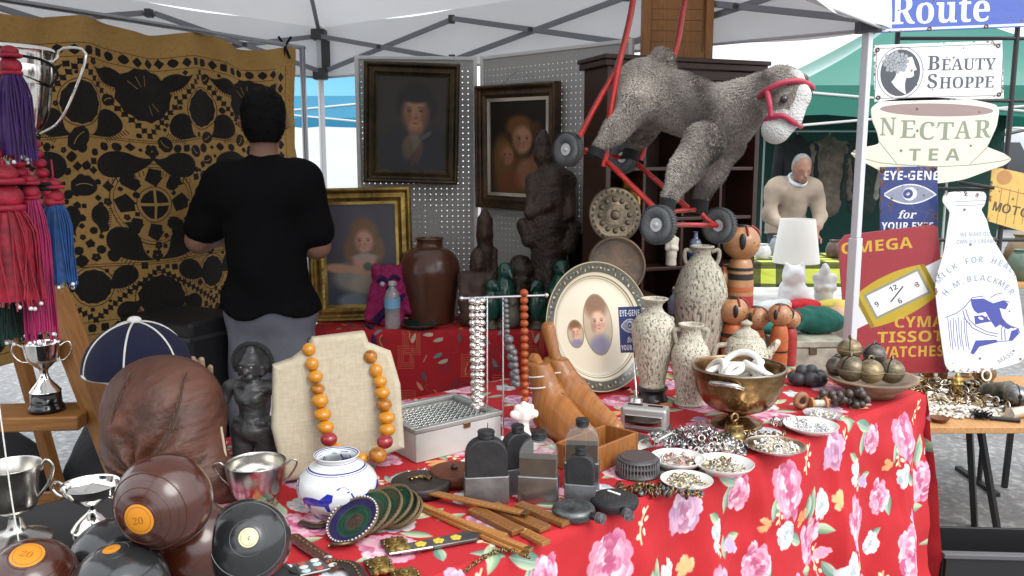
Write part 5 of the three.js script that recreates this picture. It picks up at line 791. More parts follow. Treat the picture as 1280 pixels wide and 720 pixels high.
// ---------- trophies ----------
function handle(pts, r = 0.004) { return tube(pts, r, 24, 8); }
function trophy(label, p, H, prof, hand, plinthH, plinthR, m, turn = 0) {
  const t = thing('trophy_cup', label, 'trophy', p, turn);
  if (plinthH > 0) part('plinth', lathe([[0, 0], [plinthR * 1.18, 0], [plinthR * 1.18, plinthH * 0.2], [plinthR * 1.04, plinthH * 0.32], [plinthR, plinthH * 0.45], [plinthR * 0.97, plinthH], [0, plinthH]], 32), M.plinth, t);
  part('cup', lathe(smoothPts(prof.map(([r, y]) => [r, y + plinthH]), 70), 44), m, t);
  for (const s of [-1, 1]) part('handle', handle(hand.map(([x, y]) => [s * x, y + plinthH, 0]), Math.max(0.0022, H * 0.017)), m, t);
  return t;
}
{
  const S = STAND_Y;
  // tall cup far left on the stand
  let p = onY(24, 697, S), k = mpp(p);
  trophy('tall tarnished silver cup with scrolled handles on a black plinth', p, 0.15, [[0.001, 0], [38 * k, 0.0], [36 * k, 5 * k], [14 * k, 14 * k], [8 * k, 30 * k], [10 * k, 36 * k], [22 * k, 42 * k], [27 * k, 52 * k], [29 * k, 78 * k], [34 * k, 96 * k], [33 * k, 97 * k], [27 * k, 76 * k], [24 * k, 52 * k], [0.001, 46 * k]], [[27 * k, 55 * k], [42 * k, 75 * k], [47 * k, 95 * k], [41 * k, 103 * k], [36 * k, 98 * k], [33 * k, 90 * k]], 22 * k, 34 * k, M.oldsilver, 0.2);
  p = onY(119, 690, S); k = mpp(p);
  trophy('small shiny silver cup with angular handles on a black plinth', p, 0.13, [[0.001, 0], [24 * k, 0], [23 * k, 6 * k], [14 * k, 16 * k], [5 * k, 24 * k], [5 * k, 30 * k], [14 * k, 36 * k], [28 * k, 47 * k], [34 * k, 58 * k], [33 * k, 58 * k], [26 * k, 47 * k], [0.001, 36 * k]], [[24 * k, 44 * k], [40 * k, 42 * k], [50 * k, 52 * k], [44 * k, 60 * k], [33 * k, 56 * k]], 30 * k, 24 * k, M.silver, -0.1);
  const { treadAt } = globalTreads; const [ta, tb] = treadAt(0.82), d1 = tb.clone().sub(ta).normalize();
  p = ta.clone().addScaledVector(d1, 0.115).setY(0.840).add(V(0, 0, 0.03)); k = mpp(p);
  trophy('little silver cup on a round black base standing on the ladder tread', p, 0.1, [[0.001, 0], [17 * k, 0], [16 * k, 4 * k], [7 * k, 16 * k], [5 * k, 27 * k], [10 * k, 33 * k], [18 * k, 42 * k], [21 * k, 60 * k], [20 * k, 60 * k], [15 * k, 42 * k], [0.001, 35 * k]], [[15 * k, 38 * k], [25 * k, 40 * k], [33 * k, 52 * k], [30 * k, 62 * k], [20 * k, 57 * k]], 24 * k, 18 * k, M.silver, 0.3);
  const [tc, td] = treadAt(1.46), d2 = td.clone().sub(tc).normalize();
  // big cup high on the ladder
  p = atZ(12, 190, -1.98); p.setY(1.476); k = mpp(p);
  trophy('big dented silver loving cup with a thin angular handle high on the ladder', V(p.x, 1.476, p.z), 0.2, [[0.001, 0], [26 * k, 0], [24 * k, 5 * k], [9 * k, 12 * k], [9 * k, 20 * k], [28 * k, 26 * k], [44 * k, 46 * k], [52 * k, 78 * k], [57 * k, 122 * k], [60 * k, 130 * k], [56 * k, 130 * k], [50 * k, 80 * k], [0.001, 30 * k]], [[40 * k, 30 * k], [62 * k, 42 * k], [88 * k, 84 * k], [104 * k, 128 * k], [96 * k, 133 * k], [72 * k, 131 * k], [67 * k, 118 * k], [57 * k, 117 * k]], 0, 0, M.silver, 0);
  // two-handled silver bowl
  p = onY(322, 630, TABLE_Y); k = mpp(p) * 0.86;
  trophy('low worn silver bowl with ear handles behind the black lawn bowl', p, 0.1, [[0.001, 0], [28 * k, 0], [27 * k, 4 * k], [24 * k, 8 * k], [34 * k, 20 * k], [40 * k, 42 * k], [43 * k, 62 * k], [41 * k, 62 * k], [36 * k, 40 * k], [0.001, 12 * k]], [[37 * k, 30 * k], [50 * k, 44 * k], [58 * k, 62 * k], [50 * k, 65 * k], [42 * k, 58 * k]], 0, 0, M.oldsilver, 0.15);
}
// ---------- lawn bowls ----------
{
  const ballTex = (base, dark, disc, ink) => canvasTex(512, 256, (c) => { c.fillStyle = base; c.fillRect(0, 0, 512, 256); const s0 = seedState; seedState = 99; for (let i = 0; i < 900; i++) { c.fillStyle = dark; c.globalAlpha = rr(0.01, 0.05); c.fillRect(rr(-40, 512), rr(0, 256), rr(20, 120), rr(0.5, 2.5)); } c.globalAlpha = 1; seedState = s0; c.fillStyle = disc; c.fillRect(0, 0, 512, 34); c.strokeStyle = ink; c.lineWidth = 1.5; for (const y of [38, 66, 110]) { c.beginPath(); c.moveTo(0, y); c.lineTo(512, y); c.stroke(); } });
  const brown = mat([1, 1, 1], 0.22, 0, { map: ballTex('#431d0f', '#160906', '#431d0f', '#241009'), clearcoat: 0.6, clearcoatRoughness: 0.18 }), black = mat([0.016, 0.017, 0.018], 0.24, 0, { clearcoat: 0.55, clearcoatRoughness: 0.2, roughnessMap: T.rough });
  const discTex = (bg, ink, txt) => canvasTex(128, 128, (c) => { c.fillStyle = bg; c.fillRect(0, 0, 128, 128); c.strokeStyle = ink; c.lineWidth = 3; c.beginPath(); c.arc(64, 64, 52, 0, 7); c.stroke(); c.fillStyle = ink; c.font = 'bold 44px serif'; c.textAlign = 'center'; c.textBaseline = 'middle'; c.fillText(txt, 64, 66); });
  const amber = mat([1, 1, 1], 0.35, 0, { map: discTex('#c8821c', '#9a5a12', '20') }), cream = mat([1, 1, 1], 0.4, 0, { map: discTex('#d8cf9a', '#4a4630', '4') });
  const bowl = (label, c, r, dir, m, dm, dr) => {
    const t = thing('lawn_bowl', label, 'lawn bowl', V(c.x, c.y - r, c.z), 0, 'lawn bowls on the black stand');
    const q = new THREE.Quaternion().setFromUnitVectors(UP, dir.clone().normalize()), fix = (g) => g.applyQuaternion(q).translate(0, r, 0);
    const pr = []; for (let i = 0; i <= 48; i++) { const a = i / 48 * Math.PI, y = -Math.cos(a) * r * 0.955; let x = Math.sin(a) * r; pr.push([x, y]); }
    part('ball', fix(lathe(pr, 48)), m, t);
    const cap = lathe([...Array(9)].map((_, i) => { const q = dr * (8 - i) / 8; return [q, r * 0.955 * Math.sqrt(1 - (q / r) ** 2) + 0.0006]; }), 32), cp = cap.attributes.position, cu = cap.attributes.uv; for (let i = 0; i < cp.count; i++) cu.setXY(i, 0.5 + cp.getX(i) / dr / 2, 0.5 - cp.getZ(i) / dr / 2); part('disc', fix(cap), dm, t);
    const rings = [[dr * 1.10, 0.0007], [dr * 1.9, 0.0007], [r * 0.83, 0.0011]].map(([R, w]) => tor(R, w, 0, r * 0.955 * Math.sqrt(1 - (R / r) ** 2), 0, Math.PI / 2, 0, 0, 6, 60)); part('turned_ring', fix(merge(rings)), m, t);
  };
  const face2 = (c, a, b) => { const tc = V(0, EYE, 0).sub(c).normalize(), right = V(1, 0, 0), up = V(0, Math.cos(PITCH), -Math.sin(PITCH)); return tc.multiplyScalar(Math.sqrt(1 - a * a - b * b)).addScaledVector(right, a).addScaledVector(up, b); };
  const ctr = (px, py, dia, real) => atD(px, py, FPX * real / dia);
  const g1 = ctr(205, 626, 118, 0.128);
  bowl('glossy brown lawn bowl with an amber disc on top of the pile', g1, 0.064, face2(g1, -0.43, -0.32), brown, amber, 0.0205);
  const g2 = ctr(309, 667, 107, 0.126); g2.y = STAND_Y + 0.0632; bowl('black lawn bowl with a cream disc facing outwards at the cloth edge', g2, 0.063, face2(g2, 0.02, 0.12), black, cream, 0.0135);
  const at = (px, py, r) => onY(px, py, STAND_Y + r);
  bowl('dark brown lawn bowl lying with its amber disc upward by the tall cup', at(38, 733, 0.063), 0.063, face2(at(38, 733, 0.063), -0.08, 0.78), brown, amber, 0.0205);
  bowl('black lawn bowl with a small amber disc in front of the shiny cup', at(150, 737, 0.063), 0.063, face2(at(150, 737, 0.063), -0.2, 0.93), black, amber, 0.011);
  bowl('dark brown lawn bowl at the bottom of the pile under the amber-disc bowl', V(g1.x + 0.01, STAND_Y + 0.062, g1.z - 0.085), 0.062, V(0.4, -0.6, -0.6), brown, amber, 0.0205);
  bowl('black lawn bowl wedged behind the pile beside the silver cup', V(g1.x - 0.10, STAND_Y + 0.0575, g1.z - 0.045), 0.0575, V(0.4, -0.6, -0.6), black, cream, 0.0135);
}
// ---------- tassels hanging from the ladder ----------
{
  const silk = (c) => mat(c, 0.6, 0, { map: T.worn, sheen: 0.5, sheenRoughness: 0.4 });
  const bead = mat([0.75, 0.77, 0.78], 0.12, 0.2, { clearcoat: 0.6 });
  const col = { purple: silk([0.09, 0.018, 0.20]), pink: silk([0.62, 0.02, 0.16]), red: silk([0.55, 0.012, 0.045]), blue: silk([0.012, 0.11, 0.38]), green: silk([0.006, 0.05, 0.035]) };
  const rail = thing('tassel_line', 'black cord strung across the ladder front that the tassels hang from', 'cord');
  part('cord', tube([atD(-40, 60, 1.62), atD(0, 66, 1.62), atD(50, 74, 1.64), atD(70, 88, 1.72), atZ(62, 110, -2.02)], 0.003, 20, 6), M.blackmat, rail); part('cord_end', tube([atD(-40, 60, 1.62), atD(-60, 30, 1.7), atD(-80, 10, 1.95)], 0.003, 12, 6), M.blackmat, rail);
  const tas = (label, px, y0, y1, wpx, d, m, hm, nb = 10, ytop = 66) => {
    const p = atD(px, y0, d), k = d / FPX, L = (y1 - y0) * k, R = wpx / 2 * k, t = thing('tassel', label, 'tassel', p, 0, 'silk tassels hanging on the ladder');
    const s = []; const N = 64; for (let i = 0; i < N; i++) { const a = rnd() * 6.283, q = Math.sqrt(rnd()), r0 = R * 0.45 * q, r1 = R * (0.35 + 0.65 * q), len = L * rr(0.92, 1.04), w = rr(-0.2, 0.2); s.push(tube([[Math.cos(a) * r0, 0, Math.sin(a) * r0], [Math.cos(a) * r1 * 0.95, -L * 0.22, Math.sin(a) * r1 * 0.95], [Math.cos(a + w) * r1, -L * 0.6, Math.sin(a + w) * r1], [Math.cos(a + w * 2) * r1 * 1.08, -len, Math.sin(a + w * 2) * r1 * 1.08]], 0.0016, 7, 4)); }
    part('strands', s, m, t); part('core', lathe([[R * 0.4, 0], [R * 0.7, -L * 0.2], [R * 0.8, -L * 0.6], [R * 0.8, -L * 0.95]], 14), m, t);
    part('knot', [sph(R * 0.62, 0, R * 0.35, 0, 1, 0.8, 1), tor(R * 0.5, R * 0.14, 0, -R * 0.05, 0), tor(R * 0.56, R * 0.13, 0, R * 0.95, 0), sph(R * 0.5, 0, R * 1.2, 0, 1, 0.7, 1)], hm, t);
    part('loop', tube([[0, R * 1.2, 0], [0.001, (y0 - ytop) * k * 0.6, 0], [0, (y0 - ytop) * k, 0]], 0.0022, 8, 5), hm, t);
    for (let i = 0; i < nb; i++) { const a = i / nb * 6.283 + rnd(), q = R * rr(0.5, 1.1); part('bead', sph(0.0042, Math.cos(a) * q, -L * rr(0.97, 1.05), Math.sin(a) * q, 1, 1, 1, 8, 6), bead, t); }
  };
  tas('deep purple silk tassel with white beads in front of the big cup', 14, 90, 198, 42, 1.60, col.purple, col.red, 10);
  tas('crimson silk tassel with a black-bound knotted head', 8, 258, 382, 66, 1.585, col.red, col.red, 11, 200);
  tas('magenta pink silk tassel hanging between the crimson and blue ones', 38, 246, 425, 36, 1.63, col.pink, col.red, 7, 210);
  tas('bright blue silk tassel with white beads', 68, 252, 358, 38, 1.68, col.blue, col.red, 11, 200);
  tas('dark green silk tassel hanging below the crimson one', 2, 330, 428, 34, 1.66, col.green, col.green, 6, 250);
  // thick knotted red cords that join them
  const kn = thing('knotted_cord', 'braided red cords bound with black that carry the lower tassels', 'cord');
  for (const [x, d] of [[10, 1.59], [36, 1.63], [62, 1.67]]) { const g = []; for (let i = 0; i < 7; i++) g.push(sph(0.0145, ...atD(x - (6 - i) * 3.4, 256 - (7 - i) * 12 + 8, d).toArray(), 1, 0.72, 1, 10, 8)); part('braid', g, col.red, kn); part('binding', [tor(0.0155, 0.004, ...atD(x - 4, 236, d).toArray()), tor(0.0155, 0.004, ...atD(x - 5, 230, d).toArray())], M.blackmat, kn); }
  part('strand', tube([atD(-9, 185, 1.59), atD(-4, 130, 1.6), atD(4, 80, 1.61), atD(8, 68, 1.62)], 0.004, 12, 6), col.red, kn);
  solo('dangling_string', 'thin white string dangling in front of the lowest lawn bowl', 'string', tube([atD(-2, 500, 1.20), atD(6, 560, 1.19), atD(14, 620, 1.18), atD(24, 680, 1.165), atD(29, 712, 1.16)], 0.0011, 20, 5), M.bone);
}

// ================= the red table =================
const F0 = (px, py) => onY(px, py, TABLE_Y + 0.001);
T.linen = dataTex(256, (u, v) => { const n = fbm(u * 60, v * 12, 60, 171, 3) + fbm(u * 12, v * 60, 60, 173, 3) - 1; const t = 0.76 + 0.08 * n; return [t, t * 0.95, t * 0.84]; });
{ // linen bust with amber necklace
  const p = F0(436, 592), k = mpp(p), t = thing('necklace_bust', 'cream linen necklace bust tilted back on the red table', 'display bust', p, 0.26);
  const sh = new THREE.Shape(); [[-72, 0], [-84, 60], [-80, 128], [-60, 134], [-38, 150], [-34, 158], [20, 162], [24, 150], [50, 138], [60, 100], [62, 26], [20, 16], [-30, 4]].forEach(([x, y], i) => sh[i ? 'lineTo' : 'moveTo'](x * k, y * k)); sh.closePath();
  const g = extr(sh, 26 * k, 7 * k, 4); const uv = g.attributes.uv; const b = part('form', mv(jitter(mergeVertices(clean(g).deleteAttribute('normal') && g), 0.003, 20), 0, 0.012, -0.02, -0.16), mat([0.90, 0.88, 0.84], 0.95, 0, { map: rep(T.linen, 5), bumpMap: rep(T.weave, 20), bumpScale: 0.0006 }), t);
  part('easel_leg', [beam([-0.03, 0.012, -0.05], [-0.02, 0.16, -0.06], 0.014, 0.01), beam([0.03, 0.006, -0.10], [0.0, 0.18, -0.06], 0.014, 0.01)], M.pine, t);
  const neck = thing('bead_necklace', 'long necklace of chunky amber beads with two red ones on the bust', 'necklace', V(0, 0, 0));
  const amber = mat([0.78, 0.31, 0.015], 0.3, 0, { map: T.tone, clearcoat: 0.4 }), amb2 = mat([0.68, 0.24, 0.012], 0.35, 0, { map: T.worn, clearcoat: 0.3 }), redB = mat([0.26, 0.012, 0.018], 0.25, 0, { clearcoat: 0.5 });
  const run = [[386, 437, 8, 8], [390, 455, 8, 8], [394, 471, 9, 7.5], [397, 486, 8.5, 6], [400, 501, 10, 8.5], [403, 518, 10.5, 7.5], [407, 534, 10, 8], [411, 549, 10, 8.5], [421, 562, 10, 7.5], [436, 571, 9, 7.5], [452, 573, 8, 7], [472, 569, 11, 10], [481, 552, 10, 8.5], [484, 537, 10, 8], [483, 522, 10.5, 7.5], [480, 506, 9.5, 8], [478, 491, 9, 7.5], [475, 477, 8.5, 7.5], [470, 463, 8, 8.5], [463, 446, 8.5, 8.5]];
  run.forEach(([x, y, rx, ry], i) => { const d0 = depthOf(p) - 0.078, d = y > 545 ? depthOf(p) - 0.10 - 0.02 * Math.sin((i - 8) / 4 * 1.5) : d0 + (560 - y) * 0.00036, c = atD(x, y, d + (x - 436) * mpp(p) * (y > 555 ? 0.12 : 0.27)), q = d / FPX * 1.06; part('bead', sph(1, c.x, c.y, c.z, rx * q, ry * q, rx * q, 18, 12), i === 7 || i === 12 ? redB : i % 4 === 3 ? amb2 : amber, neck); });
  part('string', tube([atD(386, 432, depthOf(p) - 0.01), atD(384, 424, depthOf(p) + 0.0), atD(420, 420, depthOf(p) + 0.05), atD(452, 424, depthOf(p)), atD(461, 440, depthOf(p) - 0.01)], 0.001, 24, 5), M.blackmat, neck);
}
{ // glazed display box
  const t = thing('display_box', 'shallow grey wooden box with a glass lid over rows of rings', 'box'), y = TABLE_Y + 0.001;
  const A = onY(538, 574, y), Bp = onY(617, 548, y), Cc = onY(492, 552, y), ex = Bp.clone().sub(A), ez = Cc.clone().sub(A); const w = 0.255, d = 0.215, turn = 0.66; t.position.copy(onY(546, 552, y)); t.rotation.y = turn;
  const gw = mat([0.62, 0.60, 0.56], 0.55, 0, { map: T.tone }), h = 0.072;
  part('side', box(w, h, 0.010, 0, h / 2, d / 2 - 0.005), gw, t); part('side', box(w, h, 0.010, 0, h / 2, -d / 2 + 0.005), gw, t); part('side', box(0.010, h, d - 0.021, w / 2 - 0.005, h / 2, 0), gw, t); part('side', box(0.010, h, d - 0.021, -w / 2 + 0.005, h / 2, 0), gw, t);
  part('tray', box(w - 0.021, 0.006, d - 0.021, 0, 0.056, 0, 0), M.blackmat, t);
  const rg = []; for (let i = 0; i < 13; i++) for (let j = 0; j < 11; j++) rg.push(tor(0.0054, 0.0019, -w / 2 + 0.021 + i * 0.0176, 0.0655, -d / 2 + 0.022 + j * 0.0172, 0.35, 0.2, 0, 5, 10)); part('ring_rows', rg, mat([0.85, 0.85, 0.84], 0.35, 0.6), t, 'stuff');
  const fr = mat([0.52, 0.52, 0.50], 0.4, 0.5, { map: T.tone }); part('lid_frame', [box(w + 0.006, 0.012, 0.018, 0, h + 0.007, d / 2 - 0.006), box(w + 0.006, 0.012, 0.018, 0, h + 0.007, -d / 2 + 0.006), box(0.018, 0.0118, d - 0.031, w / 2 - 0.006, h + 0.007, 0), box(0.018, 0.0118, d - 0.031, -w / 2 + 0.006, h + 0.007, 0)], fr, t);
  part('pane', new THREE.PlaneGeometry(w - 0.03, d - 0.03).rotateX(-Math.PI / 2).translate(0, h + 0.006, 0), mat([0.97, 0.98, 0.97], 0.03, 0, { transmission: 1, thickness: 0, ior: 1.18 }), t);
  part('catch', box(0.02, 0.014, 0.004, 0.02, h - 0.004, d / 2 + 0.002), M.brass, t);
}
// blue and white porcelain jar
T.bluewhite = canvasTex(1024, 512, (c) => {
  c.fillStyle = '#d9dcdc'; c.fillRect(0, 0, 1024, 512); c.fillStyle = '#1f2b7c'; for (const [y, h] of [[150, 9], [166, 3], [395, 8], [415, 20], [62, 8]]) c.fillRect(0, y, 1024, h);
  const beast = (x) => { c.fillStyle = '#2334a0'; c.beginPath(); c.moveTo(x, 330); c.lineTo(x + 10, 285); c.quadraticCurveTo(x + 50, 262, x + 95, 278); c.lineTo(x + 128, 245); c.lineTo(x + 150, 252); c.lineTo(x + 146, 285); c.lineTo(x + 132, 300); c.lineTo(x + 138, 340); c.lineTo(x + 124, 340); c.lineTo(x + 112, 312); c.lineTo(x + 50, 312); c.lineTo(x + 40, 340); c.lineTo(x + 24, 338); c.lineTo(x + 22, 312); c.closePath(); c.fill(); c.strokeStyle = '#2c3a94'; c.lineWidth = 7; c.beginPath(); c.moveTo(x + 4, 300); c.quadraticCurveTo(x - 30, 280, x - 34, 250); c.stroke(); };
  for (let x = 40; x < 1024; x += 256) { beast(x); c.strokeStyle = '#31408f'; c.lineWidth = 8; c.beginPath(); c.moveTo(x + 165, 230); c.quadraticCurveTo(x + 190, 205, x + 215, 232); c.quadraticCurveTo(x + 225, 245, x + 205, 246); c.stroke(); c.fillStyle = '#7f9a8e'; c.beginPath(); c.ellipse(x + 190, 350, 28, 9, 0.2, 0, 7); c.fill(); c.fillStyle = '#3a4a9c'; c.fillRect(x + 60, 365, 70, 8); c.fillRect(x + 170, 370, 40, 6); }
}, true);
{
  const p = F0(423, 640), k = mpp(p); const prof = smoothPts([[0.001, 0], [28 * k, 0], [30 * k, 3 * k], [44 * k, 18 * k], [50 * k, 34 * k], [47 * k, 48 * k], [36 * k, 60 * k], [27 * k, 66 * k], [25 * k, 71 * k], [28 * k, 75 * k], [27 * k, 76 * k], [23 * k, 72 * k], [24 * k, 64 * k], [42 * k, 46 * k], [44 * k, 30 * k], [0.001, 8 * k]], 80);
  const t = thing('porcelain_jar', 'round white porcelain jar painted with blue animals and rings', 'jar', p, 0.5); const g = lathe(prof, 56);
  part('jar', g, mat([1, 1, 1], 0.12, 0, { map: (() => { const c = T.bluewhite.clone(); c.repeat.set(1, 1.75); c.offset.set(0, -0.02); c.needsUpdate = true; return c; })(), clearcoat: 0.6, clearcoatRoughness: 0.08 }), t);
}
// ---------- flasks ----------
{
  const leatherB = mat([0.020, 0.020, 0.022], 0.55, 0, { map: T.tone, bumpMap: rep(T.noise, 5), bumpScale: 0.002 }), cup = mat([0.34, 0.34, 0.35], 0.45, 0.85, { map: T.worn, bumpMap: rep(T.noise, 4), bumpScale: 0.002 }), cap = mat([0.11, 0.11, 0.115], 0.45, 0.8, { map: T.worn });
  const prof = (w, h) => { const s = new THREE.Shape(), r = w * 0.44; s.moveTo(-w / 2, 0.004); s.quadraticCurveTo(-w / 2, 0, -w / 2 + 0.004, 0); s.lineTo(w / 2 - 0.004, 0); s.quadraticCurveTo(w / 2, 0, w / 2, 0.004); s.lineTo(w / 2, h - r); s.quadraticCurveTo(w / 2, h - r * 0.25, w * 0.18, h); s.lineTo(-w * 0.18, h); s.quadraticCurveTo(-w / 2, h - r * 0.25, -w / 2, h - r); s.closePath(); return s; };
  const flask = (label, px, py, wpx, hpx, kind, turn = 0) => {
    const p = F0(px, py), k = mpp(p), w = wpx * k, h = (hpx - 14) * k, t = thing('hip_flask', label, 'flask', p, turn, 'old hip flasks'), d = w * 0.40;
    const bm = kind === 'glass' ? mat([0.86, 0.87, 0.86], 0.06, 0, { transmission: 0.9, thickness: 0, ior: 1.3 }) : leatherB;
    const body = extr(prof(w - 0.006, h), d - 0.008, 0.004, 3).translate(0, 0.001, -d / 2 + 0.004); part('body', body, bm, t);
    if (kind !== 'plain') part('cup', extr(prof(w + 0.002, h).getPoints ? new THREE.Shape([new THREE.Vector2(-w / 2 - 0.001, 0), new THREE.Vector2(w / 2 + 0.001, 0), new THREE.Vector2(w / 2 + 0.001, h * 0.42), new THREE.Vector2(-w / 2 - 0.001, h * 0.42)]) : null, d - 0.004, 0.003, 2).translate(0, 0.0006, -d / 2 + 0.002), kind === 'glass' ? mat([0.45, 0.46, 0.46], 0.25, 0.9, { map: T.worn }) : cup, t);
    part('neck', cyl(w * 0.17, w * 0.18, 0.008, 0, h + 0.004, 0), kind === 'glass' ? cap : leatherB, t);
    part('cap', [cyl(w * 0.20, w * 0.21, 0.014, 0, h + 0.014, 0, 28), tor(w * 0.205, 0.0012, 0, h + 0.018, 0)], cap, t);
    if (kind === 'glass') { part('leather_sleeve', [box(w - 0.002, h * 0.30, 0.002, 0, h * 0.60, d / 2 - 0.0005), box(w - 0.002, h * 0.30, 0.002, 0, h * 0.60, -d / 2 + 0.0005)], mat([0.10, 0.075, 0.055], 0.5, 0, { map: T.worn }), t); }
    return t;
  };
  flask('black leather flask with a dented pewter cup, the widest of the row', 608, 626, 51, 93, 'leather', 0.12);
  flask('narrow black leather flask standing behind the wide one', 647, 614, 38, 88, 'leather', 0.5);
  flask('clear glass flask with a brown leather band and shiny metal cup', 673, 626, 46, 92, 'glass', -0.15);
  flask('tall clear glass flask with a dark screw cap beside the wooden box', 727, 608, 40, 90, 'glass', -0.1);
  flask('small black leather flask in front of the tall glass one', 725, 630, 34, 76, 'leather', -0.2);
  // round flasks lying flat
  const rf = (label, px, py, r, m, turn) => { const p = F0(px, py), k = mpp(p), t = thing('round_flask', label, 'flask', p, turn, 'old hip flasks'); part('body', lathe(smoothPts([[0.001, 0], [r * k * 0.8, 0], [r * k, 0.012], [r * k * 0.94, 0.022], [r * k * 0.6, 0.027], [0.001, 0.028]], 30), 40), m, t); part('neck', bar([0, 0.014, r * k * 0.95], [0, 0.014, r * k * 1.35], 0.008, 16), cap, t); part('cap', bar([0, 0.014, r * k * 1.3], [0, 0.014, r * k * 1.62], 0.011, 18), cup, t); return t; };
  const b = rf('round black leather flask lying flat with a metal cap', 768, 634, 30, leatherB, 0.25); part('strap', beam([-0.008, 0.030, -0.02], [0.01, 0.029, 0.006], 0.006, 0.003), M.bone, b);
  rf('round pewter flask lying flat near the ruler ends', 717, 646, 27, mat([0.26, 0.27, 0.27], 0.4, 0.8, { map: T.worn }), 0.9);
}
// ---------- beaded coasters ----------
{
  const gold = mat([0.52, 0.37, 0.19], 0.6, 0.2, { map: T.worn, bumpMap: rep(T.fine, 4), bumpScale: 0.002 }), C = { v: [0.05, 0.035, 0.22], g: [0.012, 0.13, 0.06], l: [0.05, 0.20, 0.09], o: [0.12, 0.14, 0.06], n: [0.16, 0.09, 0.05] }, mm = {}; for (const k in C) mm[k] = mat(C[k], 0.45, 0, { map: T.worn, bumpMap: rep(T.fine, 5), bumpScale: 0.002 });
  const beadM = mat([0.60, 0.56, 0.66], 0.4);
  [[443, 656, 35, 'vgn', 'purple and green beaded coaster on top of the fanned pile'], [458, 648, 35, 'lon', 'light green coaster with gold rim just under the purple one'], [474, 642, 34, 'ogv', 'olive and gold beaded coaster in the middle of the fan'], [488, 638, 33, 'glg', 'bright green coaster with a wide gold rim'], [500, 640, 29, 'gog', 'dark green coaster near the ruler ends'], [509, 640, 24, 'ogn', 'smallest coaster at the end of the fan']].forEach(([x, y, r, c, label], i) => {
    const p = F0(x, y + 14), k = mpp(p), R = r * k, t = thing('beaded_coaster', label, 'coaster', p.add(V(0, R * 0.50 + 0.003, 0)), 0, 'beaded coasters fanned out'); t.rotation.order = 'YXZ'; t.rotation.set(0.58, -0.45 - i * 0.03, 0.10);
    part('dish', lathe([[0.001, -0.004], [R * 0.8, -0.004], [R, 0.003], [R, 0.008], [R * 0.93, 0.009], [R * 0.91, 0.004]], 44), gold, t);
    part('outer_band', lathe([[R * 0.91, 0.006], [R * 0.80, 0.002], [R * 0.66, 0.0005]], 44), mm[c[0]], t); part('inner_band', lathe([[R * 0.66, 0.0005], [R * 0.5, -0.001], [R * 0.34, -0.0015]], 40), mm[c[1]], t); part('centre', lathe([[R * 0.34, -0.0015], [R * 0.15, -0.001], [0.001, -0.001]], 30), mm[c[2]], t);
    const bd = []; for (let q = 0; q < 44; q++) { const a = q / 44 * 6.283; bd.push(sph(0.0021, Math.cos(a) * R * 0.965, 0.0095, Math.sin(a) * R * 0.965, 1, 1, 1, 6, 5)); } part('beaded_rim', bd, i ? gold : beadM, t);
  });
}
// ---------- wooden rulers, tools and boards ----------
{
  const y = TABLE_Y + 0.002, box2 = (label, a, b, w, h, lift = 0, m = M.honey, brassEnds = false, name = 'wooden_ruler') => {
    const A = onY(...a, y + lift), Bq = onY(...b, y + lift), t = thing(name, label, 'ruler', A.clone().add(Bq).multiplyScalar(0.5), 0, 'wooden rulers'), d = Bq.clone().sub(A), L = d.length(); t.rotation.y = Math.atan2(-d.z, d.x);
    part('stick', beam([-L / 2, h / 2, 0], [L / 2, h / 2, 0], w, h, 0.0015), m, t); if (brassEnds) for (const s of [-1, 1]) part('tip', box(0.012, h + 0.0012, w + 0.0012, s * (L / 2 - 0.006), h / 2, 0, 0.001), M.brass, t);
    const nt = []; for (let i = 0; i < Math.floor(L / 0.012); i++) nt.push(box(0.0006, 0.0004, w * (i % 5 ? 0.2 : 0.4), -L / 2 + 0.012 + i * 0.012, h + 0.0002, w * 0.28, 0)); part('graduations', nt, M.blackmat, t, 'stuff'); return t;
  };
  const pale = mat([0.86, 0.72, 0.50], 0.5, 0, { map: rep(T.pine, 3) }), dk = mat([0.62, 0.58, 0.55], 0.5, 0, { map: rep(T.honey, 3) });
  box2('long pale yellow folding ruler lying closest to the bracelets', [511, 630], [658, 696], 0.013, 0.007, 0, pale, true);
  box2('long pale yellow folding ruler lying alongside its twin', [519, 630], [664, 690], 0.013, 0.007, 0.0072, pale, true);
  box2('short yellow ruler leaf under the dark wooden boards', [560, 648], [632, 672], 0.018, 0.006, 0, pale);
  box2('brown brass-tipped ruler lying across the dark boards', [519, 613], [660, 644], 0.020, 0.006, 0.0135, M.honey, true);
  box2('dark brown wooden plane blank beside the brass-tipped ruler', [592, 640], [648, 668], 0.032, 0.011, 0, dk, false, 'wooden_board');
  box2('dark brown wooden board under the others near the round pewter flask', [615, 634], [682, 664], 0.032, 0.009, 0, dk, false, 'wooden_board');
  box2('short brown board nearest the round pewter flask', [648, 634], [708, 658], 0.026, 0.011, 0, dk, false, 'wooden_board');
  box2('little brown wood block below the dark boards', [655, 668], [683, 682], 0.022, 0.009, 0, M.honey, false, 'wooden_board');
}
